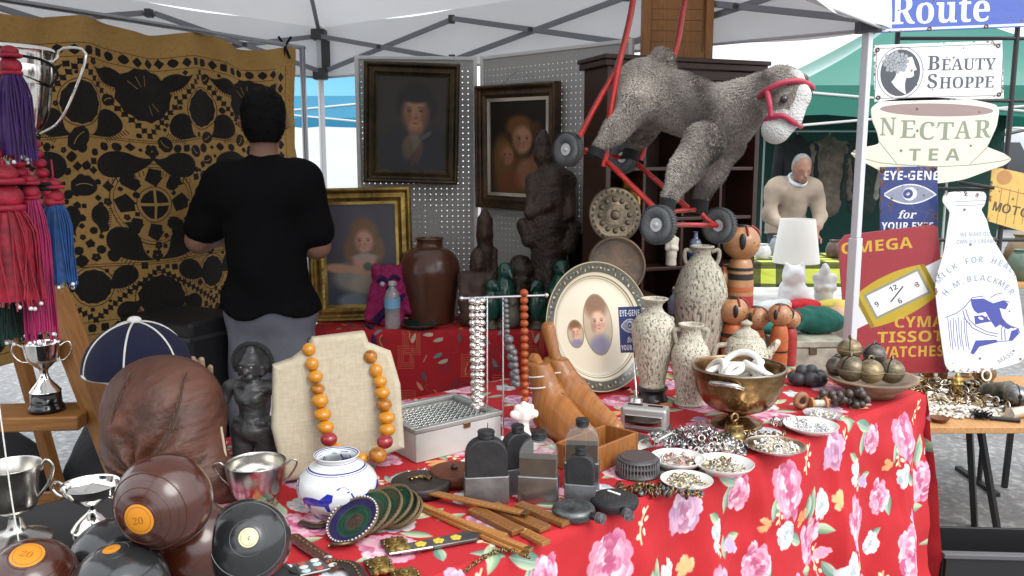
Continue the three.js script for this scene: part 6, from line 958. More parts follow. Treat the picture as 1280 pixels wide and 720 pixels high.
// ---------- round boxes and trays behind the flasks ----------
{
  const rb = (name, label, px, py, r, h, m, top) => { const p = F0(px, py), k = mpp(p), t = thing(name, label, 'round box', p); part('box', lathe([[0.001, 0], [r * k, 0], [r * k * 1.02, h * 0.5], [r * k, h * 0.55]], 40), m, t); part('lid', lathe([[r * k, h * 0.56], [r * k * 1.04, h * 0.6], [r * k * 1.02, h * 0.95], [r * k * 0.94, h], [0.001, h]], 40), top || m, t); return t; };
  const dkm = mat([0.055, 0.04, 0.036], 0.5, 0, { map: T.worn });
  const a = rb('round_box', 'dark round lacquer box with a twisted brass clasp on its lid', 526, 614, 36, 0.026, dkm); part('clasp', [tube([[-0.025, 0.03, 0], [-0.01, 0.034, 0.006], [0.005, 0.03, -0.004], [0.025, 0.033, 0.004]], 0.004, 16, 6), tube([[-0.02, 0.031, 0.008], [0.0, 0.034, -0.004], [0.022, 0.031, 0.009]], 0.003, 16, 6)], M.brass, a);
  const bq = rb('round_box', 'reddish wooden round box behind the black flask', 568, 602, 30, 0.03, mat([0.30, 0.16, 0.10], 0.5, 0, { map: rep(T.honey, 2) })); part('knob', sph(0.008, 0, 0.034, 0), M.mahog, bq);
  const tin = thing('ribbed_tin', 'ribbed grey metal round tin with a pierced dark lid', 'tin', F0(797, 592)); const k = mpp(tin.position), g = []; part('body', lathe(smoothPts([[0.001, 0], [26 * k, 0], [27 * k, 4 * k], [25 * k, 8 * k], [27 * k, 12 * k], [25 * k, 16 * k], [26 * k, 20 * k], [22 * k, 22 * k]], 40), 44), mat([0.17, 0.17, 0.175], 0.5, 0.6, { map: T.worn }), tin); part('lid', cyl(22 * k, 23 * k, 3 * k, 0, 22 * k, 0, 40), mat([0.07, 0.05, 0.05], 0.6), tin); for (let i = 0; i < 40; i++) { const a = i / 40 * 6.283; g.push(box(0.0022, 18 * k, 0.003, Math.cos(a) * 26.5 * k, 10 * k, Math.sin(a) * 26.5 * k, 0)); } part('rib', g, mat([0.22, 0.22, 0.225], 0.5, 0.6), tin, 'stuff');
  // wooden box by the boot trees
  const p = F0(752, 596), t = thing('wooden_box', 'plain open light wooden box between the tall flask and the ribbed tin', 'box', p, -0.75); const wd = mat([0.8, 0.68, 0.55], 0.55, 0, { map: rep(T.honey, 3) }), w = 0.10, d = 0.20, h = 0.062;
  part('side', box(w, h, 0.008, 0, h / 2, d / 2 - 0.004), wd, t); part('side', box(w, h, 0.008, 0, h / 2, -d / 2 + 0.004), wd, t); part('side', box(0.008, h, d - 0.017, w / 2 - 0.004, h / 2, 0), wd, t); part('side', box(0.008, h, d - 0.017, -w / 2 + 0.004, h / 2, 0), wd, t); part('bottom', box(w - 0.017, 0.006, d - 0.017, 0, 0.004, 0), wd, t); t.position.add(V(0.0, 0, -0.10));
}
// ---------- boot trees ----------
{
  const wd = mat([0.92, 0.78, 0.6], 0.38, 0, { map: rep(T.honey, 3), clearcoat: 0.25, bumpMap: T.noise, bumpScale: 0.001 }), tree = (label, top, knobTop, ankle, toe, base, dz) => {
    const y = TABLE_Y, P = (q, d, h) => { const v = onY(q[0], q[1], y); return v; };
    const p = F0(...base), t = thing('boot_tree', label, 'boot tree', p, 0, 'wooden boot trees'), d = depthOf(p), R = (x, yy, dd, r) => { const v = atD(x, yy, d + dd).sub(p); return [v.x, v.y, v.z, r * d / FPX]; };
    part('form', blob([[...R(...top, 0.0, 15), ...R(...ankle, 0.0, 21)], [...R(...ankle, -0.01, 22), ...R(...toe, -0.10, 12)], [...R(ankle[0] - 4, ankle[1] + 12, 0, 22), ...R(toe[0] - 22, toe[1] + 2, -0.07, 14)]], 0.02, 0.0045, (dd, x, yy) => Math.max(dd, 0.002 - yy, yy - R(...top, 0, 0)[1] - 0.006)), wd, t);
    part('handle', blob([[...R(top[0] + 1, top[1], 0, 7), ...R(...knobTop, 0.01, 9)]], 0.01, 0.004), wd, t);
    const ring = (x, yy, r) => { const c = V(...R(x, yy, 0, 0).slice(0, 3)); const g = tor(r * d / FPX, 0.0022, 0, 0, 0, Math.PI / 2, 0, 0, 6, 28); return g.rotateZ(0.12).translate(c.x, c.y, c.z); }; for (const q of [[top[0] + 1, top[1] + 12, 17], [top[0] + 3, top[1] + 25, 19]]) part('string', ring(...q), M.bone, t);
    part('hinge_plate', sph(0.018, ...R(ankle[0] + 12, ankle[1] - 6, -0.035, 0).slice(0, 3), 0.6, 1, 0.3), M.bronze, t);
  };
  tree('wooden boot tree tied with white string, its toe toward the flasks', [672, 455], [668, 450], [690, 505], [735, 545], [706, 545], 0);
  tree('wooden boot tree with a tall knob handle leaning beside the platter', [694, 450], [685, 410], [714, 492], [768, 536], [738, 540], 0);
}
// ---------- jewellery bar with strands ----------
{
  const t = thing('necklace_stand', 'thin chrome T-bar stand hung with bead strands', 'necklace stand'), p = F0(626, 560), d = depthOf(p), chrome = mat([0.7, 0.7, 0.72], 0.15, 1);
  part('foot', box(0.11, 0.006, 0.06, p.x, TABLE_Y + 0.004, p.z), chrome, t);
  for (const x of [609, 629]) { const top = atD(x, 370, d); part('post', bar(V(top.x, TABLE_Y + 0.007, top.z + 0.045), top, 0.0022), chrome, t); }
  part('cross_bar', [bar(atD(577, 373, d), atD(683, 369, d), 0.0032), sph(0.006, ...atD(577, 373, d).toArray()), sph(0.006, ...atD(683, 369, d).toArray())], chrome, t);
  const hang = (label, m, list) => { const h = thing('bead_strand', label, 'necklace', V(0, 0, 0), 0, 'strands on the chrome bar'); for (const [x, y0, y1, r, dx, dd] of list) { const n = Math.round((y1 - y0) / (r * 1.75)), loop = []; for (let i = 0; i <= n; i++) part('bead', sph(r * d / FPX, ...atD(x + dx * i / n, mixv(y0, y1, i / n), d + dd).toArray(), 1, 0.9, 1, 8, 6), m, h); part('thread', bar(atD(x, y0 - 4, d + dd), atD(x + dx, y1, d + dd), 0.0009, 5), m, h); } return h; };
  hang('thick double strand of shiny silver beads', M.silver, [[590, 376, 506, 5.2, 3, -0.008], [602, 376, 506, 5.2, -1, -0.008], [596, 378, 510, 4.6, 0, -0.014]]);
  const shell = mat([0.30, 0.29, 0.30], 0.3, 0.2, { map: T.worn }); hang('grey shell strand thickening towards its lower end', shell, [[632, 376, 420, 3.6, 2, -0.006], [636, 424, 478, 6.2, 8, -0.008], [642, 440, 480, 5.0, 4, -0.014]]);
  hang('long strand of orange disc beads', mat([0.50, 0.085, 0.012], 0.35, 0, { map: T.tone }), [[655, 366, 500, 5.4, 1, -0.008]]);
}
// white coral carving
solo('coral_carving', 'white carved coral piece with a fan-shaped top', 'carving', jitter(blob([[0, 0, 0, 0.024, 0.0, 0.03, 0, 0.02], [0.0, 0.03, 0, 0.016, 0, 0.075, 0, 0.0125], [0, 0.085, 0, 0.014, -0.026, 0.092, 0.004, 0.010], [0, 0.085, 0, 0.014, 0.026, 0.094, 0.004, 0.010], [0, 0.09, 0, 0.014, -0.016, 0.108, 0, 0.009], [0, 0.09, 0, 0.014, 0.016, 0.11, 0, 0.009], [0, 0.09, 0, 0.012, 0, 0.116, 0, 0.009], [-0.018, 0.03, 0, 0.009, 0.018, 0.03, 0.006, 0.011], [0.02, 0.01, 0, 0.016, 0.034, 0.022, 0, 0.012]], 0.006, 0.003, (d, x, y) => Math.max(d, 0.001 - y)), 0.004, 90), M.bone, F0(655, 562));
// crystal lump and lace doily between box and flasks
solo('silver_trinket_heap', 'little heap of white metal chain beside the glazed display box', 'chain', (() => { const g = []; for (let i = 0; i < 46; i++) g.push(tor(0.006, 0.0016, rr(-0.10, 0.05), 0.004 + rr(0, 0.006), rr(-0.012, 0.012), rr(0.6, 2.2), rr(0, 3), 0, 5, 10)); return g; })(), M.silver, F0(560, 590), 0.35);
solo('crystal_lump', 'small clump of clear crystal beads behind the coral carving', 'beads', (() => { const g = []; for (let i = 0; i < 40; i++) g.push(new THREE.IcosahedronGeometry(rr(0.004, 0.007)).translate(rr(-0.02, 0.02), 0.006 + rr(0, 0.03), rr(-0.016, 0.016))); return g; })(), mat([0.7, 0.72, 0.75], 0.08, 0.2), F0(632, 566));

// ---------- big platter with printed portraits ----------
T.platter = canvasTex(768, 768, (c) => {
  c.fillStyle = '#d9cfb8'; c.fillRect(0, 0, 768, 768); const R = 384;
  c.save(); c.beginPath(); c.arc(R, R, 384, 0, 7); c.arc(R, R, 318, 0, 7, true); c.fillStyle = '#56544a'; c.fill(); c.restore();
  const s0 = seedState; seedState = 515; for (let i = 0; i < 150; i++) { const a = i / 150 * 6.283, q = 350 + rr(-14, 14); c.fillStyle = ['#2b2a24', '#c9bfa2', '#3d4034', '#8d8568'][i % 4]; c.save(); c.translate(R + Math.cos(a) * q, R + Math.sin(a) * q); c.rotate(a); c.beginPath(); c.ellipse(0, 0, rr(5, 12), rr(3, 6), rr(0, 3), 0, 7); c.fill(); c.restore(); } seedState = s0;
  for (const [q, w, col] of [[381, 8, '#c2b48c'], [318, 6, '#c8bda0'], [300, 5, '#6d6650'], [288, 3, '#8e8468'], [366, 2, '#3a382e']]) { c.strokeStyle = col; c.lineWidth = w; c.beginPath(); c.arc(R, R, q, 0, 7); c.stroke(); }
  const oval = (x, y, rx, ry) => { c.save(); c.beginPath(); c.ellipse(x, y, rx, ry, 0, 0, 7); c.fillStyle = '#b7a58c'; c.fill(); c.clip(); soft(c, x, y + ry * 0.85, rx * 1.1, ry * 0.6, '#857f94'); soft(c, x, y - ry * 0.62, rx * 1.0, ry * 0.55, '#8a6244'); face(c, x + rx * 0.05, y - ry * 0.08, rx * 0.62, '#d6a98c', '#3a2c2a', '#b06a5a'); soft(c, x, y - ry * 0.72, rx * 0.85, ry * 0.32, '#7c5638'); c.restore(); c.strokeStyle = '#8c7a58'; c.lineWidth = 7; c.beginPath(); c.ellipse(x, y, rx, ry, 0, 0, 7); c.stroke(); };
  oval(232, 410, 56, 80); oval(400, 372, 104, 180);
});
{
  const t = thing('platter', 'large round cream platter with dark patterned rim and two oval portraits', 'platter', V(0, 0, 0), 0), c = atD(757, 416, 2.64), R = 0.205;
  t.position.copy(V(c.x, TABLE_Y + 0.004, c.z)); t.rotation.order = 'YXZ'; t.rotation.set(-0.24, 0.56, 0.0);
  const g = lathe([[0.001, 0.0], [0.14, 0.0], [0.155, 0.006], [0.168, 0.016], [0.19, 0.020], [0.203, 0.026], [R, 0.024], [0.19, 0.012], [0.16, 0.004], [0.14, -0.006], [0.001, -0.006]], 72); const p = g.attributes.position, uv = g.attributes.uv; for (let i = 0; i < p.count; i++) uv.setXY(i, 0.5 + p.getX(i) / (2 * R), 0.5 - p.getZ(i) / (2 * R));
  part('plate', mv(g, 0, R, 0, Math.PI / 2), mat([1, 1, 1], 0.28, 0, { map: T.platter, clearcoat: 0.3 }), t);
  part('stand', [tube([[-0.07, 0.002, 0.035], [-0.07, 0.004, -0.01], [-0.065, 0.12, -0.03], [-0.06, 0.20, -0.035]], 0.004, 20, 6), tube([[0.07, 0.002, 0.035], [0.07, 0.004, -0.01], [0.065, 0.12, -0.03], [0.06, 0.20, -0.035]], 0.004, 20, 6), tube([[0, 0.17, -0.036], [0, 0.05, -0.09], [0, -0.02, -0.10]], 0.004, 16, 6)], M.mahog, t);
}
// ---------- enamel signs: drawings ----------
const serifMix = (c, words, x, y, big, small, font = 'serif') => { for (const w of words) { c.font = `bold ${big}px ${font}`; c.fillText(w[0], x, y); x += c.measureText(w[0]).width + 1; c.font = `bold ${small}px ${font}`; c.fillText(w.slice(1), x, y); x += c.measureText(w.slice(1)).width + small * 0.4; } };
function rust(c, W, H, n = 26) {      // rust along the edges, enamel chips, scratches and grime spots
  const s0 = seedState; seedState = 808 + W;
  for (let i = 0; i < n; i++) { const e = rnd(), x = e < 0.5 ? rr(0, W) : (rnd() < 0.5 ? rr(0, W * 0.02) : W - rr(0, W * 0.02)), y = e < 0.5 ? (rnd() < 0.5 ? rr(0, H * 0.025) : H - rr(0, H * 0.025)) : rr(0, H); c.fillStyle = ['rgba(112,58,30,.7)', 'rgba(74,48,36,.65)', 'rgba(146,92,56,.55)'][i % 3]; for (let q = 0; q < 9; q++) { c.beginPath(); c.ellipse(x + rr(-9, 9), y + rr(-9, 9), rr(1, 6), rr(1, 6), 0, 0, 7); c.fill(); } }
  for (let i = 0; i < n * 0.35; i++) { const x = rr(0, W), y = rr(0, H), r = rr(2, 7); c.fillStyle = 'rgba(130,84,56,.45)'; c.beginPath(); c.ellipse(x, y, r * 1.6, r * 1.4, rr(0, 3), 0, 7); c.fill(); c.fillStyle = 'rgba(52,40,36,.85)'; c.beginPath(); for (let k = 0; k < 8; k++) c.lineTo(x + Math.cos(k * 0.8) * r * rr(0.5, 1.1), y + Math.sin(k * 0.8) * r * rr(0.5, 1.1)); c.fill(); }
  for (let i = 0; i < n; i++) { c.strokeStyle = rnd() < 0.5 ? 'rgba(90,80,74,.16)' : 'rgba(240,238,230,.16)'; c.lineWidth = rr(0.5, 1.6); const x = rr(0, W), y = rr(0, H), a = rr(0, 6.28), l = rr(8, 70); c.beginPath(); c.moveTo(x, y); c.lineTo(x + Math.cos(a) * l, y + Math.sin(a) * l); c.stroke(); }
  for (let i = 0; i < n * 14; i++) { c.fillStyle = `rgba(86,66,48,${rr(0.03, 0.13)})`; c.beginPath(); c.ellipse(rr(0, W), rr(0, H), rr(0.6, 4), rr(0.6, 5), 0, 0, 7); c.fill(); }
  seedState = s0;
}
const eyeGene = (c, W, H) => {
  c.fillStyle = '#2e3c78'; c.fillRect(0, 0, W, H); c.fillStyle = '#e9ebee'; c.textAlign = 'center'; c.textBaseline = 'middle'; c.font = `bold ${H * 0.17}px sans-serif`; c.save(); c.translate(W / 2, H * 0.14); c.scale(Math.min(1, W * 0.9 / c.measureText('EYE-GENE').width), 1.1); c.fillText('EYE-GENE', 0, 0); c.restore();
  c.strokeStyle = '#e9ebee'; c.lineWidth = H * 0.035; c.beginPath(); c.moveTo(W * 0.1, H * 0.42); c.quadraticCurveTo(W * 0.5, H * 0.14, W * 0.9, H * 0.42); c.quadraticCurveTo(W * 0.5, H * 0.68, W * 0.1, H * 0.42); c.stroke(); c.fillStyle = '#8d93a8'; c.fill();
  c.fillStyle = '#dfe3ea'; c.beginPath(); c.arc(W * 0.5, H * 0.41, H * 0.1, 0, 7); c.fill(); c.fillStyle = '#3b4a86'; c.beginPath(); c.arc(W * 0.47, H * 0.41, H * 0.07, 0, 7); c.fill(); c.fillStyle = '#dfe3ea'; c.beginPath(); c.arc(W * 0.47, H * 0.41, H * 0.025, 0, 7); c.fill();
  c.fillStyle = '#e9ebee'; c.font = `italic bold ${H * 0.16}px serif`; c.fillText('for', W * 0.47, H * 0.72); c.font = `bold ${H * 0.14}px sans-serif`; c.save(); c.translate(W / 2, H * 0.89); c.scale(Math.min(1, W * 0.94 / c.measureText('YOUR EYES').width), 1.1); c.fillText('YOUR EYES', 0, 0); c.restore(); rust(c, W, H, 12);
};
T.eye = canvasTex(320, 400, (c) => eyeGene(c, 320, 400));
{ // small blue card on a clip
  const p = F0(797, 500), d = depthOf(p), t = thing('price_card', 'small blue card with an eye drawing held in a chrome clip', 'card', p, 0.05);
  const c0 = atD(789, 412, d + 0.01).sub(p), h = 58 * d / FPX, w = 28 * d / FPX; const g = new THREE.PlaneGeometry(w, h, 6, 8); const q = g.attributes.position; for (let i = 0; i < q.count; i++) q.setZ(i, 0.006 * Math.sin(q.getX(i) * 60));
  part('card', mv(g, c0.x, c0.y, c0.z, -0.1, -0.15, 0.06), mat([1, 1, 1], 0.5, 0, { map: T.eye }), t);
  part('clip', [beam([c0.x + 0.012, c0.y - h * 0.62, c0.z + 0.002], [c0.x + 0.008, c0.y - h * 0.38, c0.z + 0.004], 0.012, 0.008), bar([c0.x + 0.014, 0.012, 0.006], [c0.x + 0.012, c0.y - h * 0.6, c0.z], 0.0035), cyl(0.022, 0.026, 0.012, c0.x + 0.014, 0.006, 0.006)], M.silver, t);
}
// ---------- speckled stoneware ----------
T.speckle = dataTex(512, (u, v) => { const n = fbm(u * 70, v * 70, 70, 181, 3), m = fbm(u * 10, v * 10, 10, 183, 4), q = fbm(u * 150, v * 150, 150, 187, 2); let t = 0.88 + 0.2 * (m - 0.5) + 0.12 * (q - 0.5); if (n > 0.645 + 0.16 * (0.5 - m)) t *= 0.62; if (n < 0.32) t *= 1.15; return [t * 0.97, t * 0.94, t * 0.87]; });
const crust = (k = 1) => mat([0.80 * k, 0.79 * k, 0.74 * k], 0.7, 0, { map: rep(T.speckle, 1.6, 1.2), bumpMap: rep(T.speckle, 1.6, 1.2), bumpScale: 0.002 });
{
  const at = (px, py) => F0(px, py);
  let p = at(873, 452), k = mpp(p), t = thing('amphora', 'tall speckled grey amphora with two small loop handles', 'amphora', p);
  part('body', lathe(smoothPts([[0.001, 0], [20 * k, 0], [27 * k, 30 * k], [32 * k, 70 * k], [32 * k, 92 * k], [24 * k, 116 * k], [15 * k, 128 * k], [11 * k, 134 * k], [12 * k, 141 * k], [15 * k, 144 * k], [12 * k, 145 * k], [9 * k, 132 * k]], 60), 40), crust(0.72), t);
  for (const s of [-1, 1]) part('handle', tube([[s * 12 * k, 138 * k, 0], [s * 20 * k, 140 * k, 0], [s * 21 * k, 130 * k, 0], [s * 18 * k, 122 * k, 0]], 2.6 * k, 16, 8), crust(0.72), t);
  p = at(815, 499); k = mpp(p); const st = solo('vase_stand', 'turned black stand under the speckled baluster vase', 'stand', lathe(smoothPts([[0.001, 0], [19 * k, 0], [18 * k, 4 * k], [16 * k, 10 * k], [19 * k, 16 * k], [0.001, 16 * k]], 24), 36), M.black, p);
  t = thing('vase', 'speckled pale baluster vase on a black stand', 'vase', p.clone().add(V(0, 16 * k, 0))); part('body', lathe(smoothPts([[0.001, 0], [15 * k, 0], [16 * k, 10 * k], [22 * k, 38 * k], [27 * k, 68 * k], [23 * k, 86 * k], [12 * k, 96 * k], [10 * k, 104 * k], [17 * k, 111 * k], [14 * k, 111 * k], [8 * k, 100 * k]], 60), 40), crust(0.95), t); for (const s of [-1, 1]) part('lug', sph(4 * k, s * 20 * k, 86 * k, 6 * k, 1, 1.2, 1), crust(0.95), t);
  p = at(861, 505); k = mpp(p); t = thing('vase', 'shorter speckled white vase with two lug handles beside the pedestal bowl', 'vase', p); part('body', lathe(smoothPts([[0.001, 0], [17 * k, 0], [16 * k, 6 * k], [18 * k, 25 * k], [23 * k, 55 * k], [22 * k, 70 * k], [14 * k, 85 * k], [12 * k, 94 * k], [16 * k, 101 * k], [13 * k, 101 * k], [8 * k, 90 * k]], 60), 40), crust(1.0), t); for (const s of [-1, 1]) part('handle', tube([[s * 13 * k, 95 * k, 0], [s * 20 * k, 94 * k, 0], [s * 19 * k, 84 * k, 0], [s * 17 * k, 78 * k, 0]], 3 * k, 16, 8), crust(1.0), t);
  p = at(930, 482); k = mpp(p) ; t = thing('lidded_pot', 'round speckled white teapot with a knobbed lid', 'teapot', p); part('body', lathe(smoothPts([[0.001, 0], [20 * k, 0], [27 * k, 16 * k], [28 * k, 36 * k], [23 * k, 56 * k], [16 * k, 63 * k]], 40), 40), crust(1.0), t); part('lid', lathe(smoothPts([[17 * k, 62 * k], [14 * k, 68 * k], [6 * k, 73 * k], [5 * k, 76 * k], [7 * k, 80 * k], [0.001, 84 * k]], 24), 32), crust(1.0), t); part('spout', blob([[24 * k, 34 * k, 0, 7 * k, 38 * k, 56 * k, 4 * k, 4 * k]], 0.01, 0.004), crust(1.0), t); part('handle', tube([[-22 * k, 52 * k, 0], [-36 * k, 50 * k, 0], [-38 * k, 30 * k, 0], [-26 * k, 20 * k, 0]], 3.4 * k, 20, 8), crust(1.0), t);
}
// ---------- kokeshi dolls ----------
{
  const wood = mat([0.56, 0.27, 0.115], 0.4, 0, { map: T.tone, clearcoat: 0.3 }), blk = mat([0.012, 0.011, 0.01], 0.4), rd = mat([0.42, 0.03, 0.022], 0.45, 0, { map: T.tone }), or = mat([0.55, 0.14, 0.035], 0.45, 0, { map: T.tone }), cr = mat([0.62, 0.42, 0.24], 0.45, 0, { map: T.tone });
  const doll = (label, p, H, R, bands, turn, bodyM = wood, lean = 0, capM = blk) => {
    const t = thing('kokeshi_doll', label, 'wooden doll', p, turn, 'kokeshi dolls'); if (lean) { t.rotation.order = 'YXZ'; t.rotation.z = lean; }
    const hb = H - R * 1.85, r = R * 0.72; const prof = (y) => r * (0.92 + 0.10 * Math.sin(y / hb * 3.1));
    part('body', lathe(smoothPts([[0.001, 0], [prof(0), 0], [prof(hb * 0.3), hb * 0.3], [prof(hb * 0.6), hb * 0.6], [prof(hb * 0.85), hb * 0.85], [r * 0.7, hb], [0.001, hb]], 40), 36), bodyM, t);
    for (const [y, h, m] of bands) part('band', lathe([[prof(y * hb) + 0.0012, y * hb], [prof((y + h) * hb) + 0.0012, (y + h) * hb]], 36), m === 'k' ? blk : m === 'r' ? rd : m === 'c' ? cr : or, t);
    const head = part('head', sph(R, 0, hb + R * 0.9, 0, 1, 0.96, 1, 32, 22), wood, t), hy = hb + R * 0.9;
    part('hair_cap', new THREE.SphereGeometry(R * 1.012, 28, 8, 0, 6.2832, 0, 0.5).scale(1, 0.97, 1).translate(0, hy, 0), capM, head);
    for (const s of [-1, 1]) { part('side_lock', sph(R * 0.34, s * R * 0.80, hy + R * 0.12, R * 0.52, 0.5, 1.3, 0.55, 14, 10), blk, head); part('eye', sph(R * 0.06, s * R * 0.3, hy + R * 0.05, R * 0.93, 1.7, 0.6, 0.6, 8, 6), blk, head); part('hair_ribbon', tube([[s * R * 0.25, hy + R * 0.90, R * 0.40], [s * R * 0.5, hy + R * 0.70, R * 0.62], [s * R * 0.62, hy + R * 0.45, R * 0.74]], R * 0.06, 10, 6), rd, head); }
    part('nose', sph(R * 0.06, 0, hy - R * 0.1, R * 0.97, 0.7, 1.6, 0.7, 8, 6), blk, head); part('mouth', sph(R * 0.06, 0, hy - R * 0.36, R * 0.9, 1.8, 0.6, 0.6, 8, 6), rd, head);
    return t;
  };
  const E = (px, z) => V((px - 640) / FPX * depthOf(V(0, TABLE_Y, z)), TABLE_Y + 0.001, z), K = 3.12 / FPX;
  doll('biggest kokeshi doll with black and red bands below a round head', E(925, -3.08).setX(0.832), 0.49, 0.067, [[0.80, 0.06, 'k'], [0.89, 0.03, 'k'], [0.48, 0.16, 'r'], [0.68, 0.05, 'o'], [0.30, 0.1, 'c'], [0.1, 0.1, 'r']], 0.8);
  doll('tall kokeshi doll with orange head half hidden by the amphora', E(896, -3.12), 0.34, 0.056, [[0.3, 0.3, 'o'], [0.7, 0.1, 'r']], 0.7, or);
  doll('plump kokeshi doll with a shiny red-brown head', E(914, -2.96), 0.245, 0.052, [[0.4, 0.2, 'r'], [0.7, 0.1, 'k']], 0.9, or);
  doll('small kokeshi doll with pale face beside the shiny-headed one', E(943, -2.945), 0.215, 0.044, [[0.5, 0.3, 'c'], [0.2, 0.2, 'r']], 0.2, or);
  doll('short kokeshi doll painted with orange flowers near the cream box', E(972, -2.88), 0.235, 0.041, [[0.18, 0.18, 'o'], [0.5, 0.3, 'o'], [0.42, 0.04, 'k']], 0.3, or);
  doll('slim kokeshi doll with a red body behind the cream box', E(985, -2.96), 0.20, 0.036, [[0.3, 0.4, 'r']], 0.4, rd);
}
// ---------- pedestal bowl with bone rings ----------
{
  const p = F0(921, 530), k = mpp(p), t = thing('pedestal_bowl', 'tarnished brass pedestal bowl with a lug handle', 'bowl', p, 0.2);
  const prof = smoothPts([[0.001, 2 * k], [29 * k, 0], [30 * k, 3 * k], [18 * k, 8 * k], [12 * k, 13 * k], [18 * k, 17 * k], [38 * k, 25 * k], [50 * k, 42 * k], [55 * k, 62 * k], [57 * k, 74 * k], [54 * k, 74 * k], [51 * k, 60 * k], [45 * k, 42 * k], [26 * k, 26 * k], [0.001, 22 * k]], 80);
  part('bowl', lathe(prof, 56), mat([0.42, 0.24, 0.10], 0.36, 0.85, { map: rep(T.worn, 2), roughnessMap: T.rough, bumpMap: T.noise, bumpScale: 0.001 }), t);
  part('rim', tor(56 * k, 1.8 * k, 0, 74 * k, 0, Math.PI / 2, 0, 0, 8, 56), mat([0.55, 0.47, 0.36], 0.3, 0.9, { map: T.worn }), t);
  part('lug', tube([[-48 * k, 60 * k, 24 * k], [-50 * k, 64 * k, 34 * k], [-30 * k, 64 * k, 52 * k], [-20 * k, 60 * k, 50 * k]], 3.5 * k, 20, 8), M.oldsilver, t);
  const bone = [];
  [[-20, 84, 6, 22, 0.5, 0.3], [2, 86, 0, 24, 1.2, 0.5], [24, 85, 8, 20, 0.4, -0.5], [-2, 80, 22, 18, 1.3, 0.0], [14, 78, -16, 22, 0.2, 0.6], [-26, 76, -14, 18, 0.9, 1.0], [30, 76, -6, 17, 1.1, -0.9]].forEach(([x, y, z, r, a, b], i) => solo('bone_ring', ['wide white bone ring leaning on the bowl rim', 'white bone ring standing highest in the bowl', 'white bone ring tipped toward the kokeshi dolls', 'white bone ring nearest the lug handle', 'white bone ring lying flat at the back of the bowl', 'white bone ring low in the bowl beside the vase', 'white bone ring on edge at the far rim'][i], 'ring', mv(new THREE.TorusGeometry(r * k, 4.2 * k, 10, 30), 0, 0, 0, Math.PI / 2 + a - 0.5, b, 0), M.bone, p.clone().add(V(x * k, (y - 15) * k, z * k)), 0, 'bone rings in the pedestal bowl'));
  // small brass bell with a loop
  const q = F0(917, 549), kk = mpp(q) * 0.86, b2 = thing('hand_bell', 'small brass dome bell with a loop handle', 'bell', q); part('dome', lathe(smoothPts([[26 * kk, 0], [27 * kk, 3 * kk], [15 * kk, 9 * kk], [13 * kk, 20 * kk], [11 * kk, 24 * kk], [0.001, 27 * kk]], 30), 36), M.brass, b2); part('loop', tor(5.5 * kk, 2 * kk, 0, 33 * kk, 0, 0, 0.4), M.brass, b2);
}
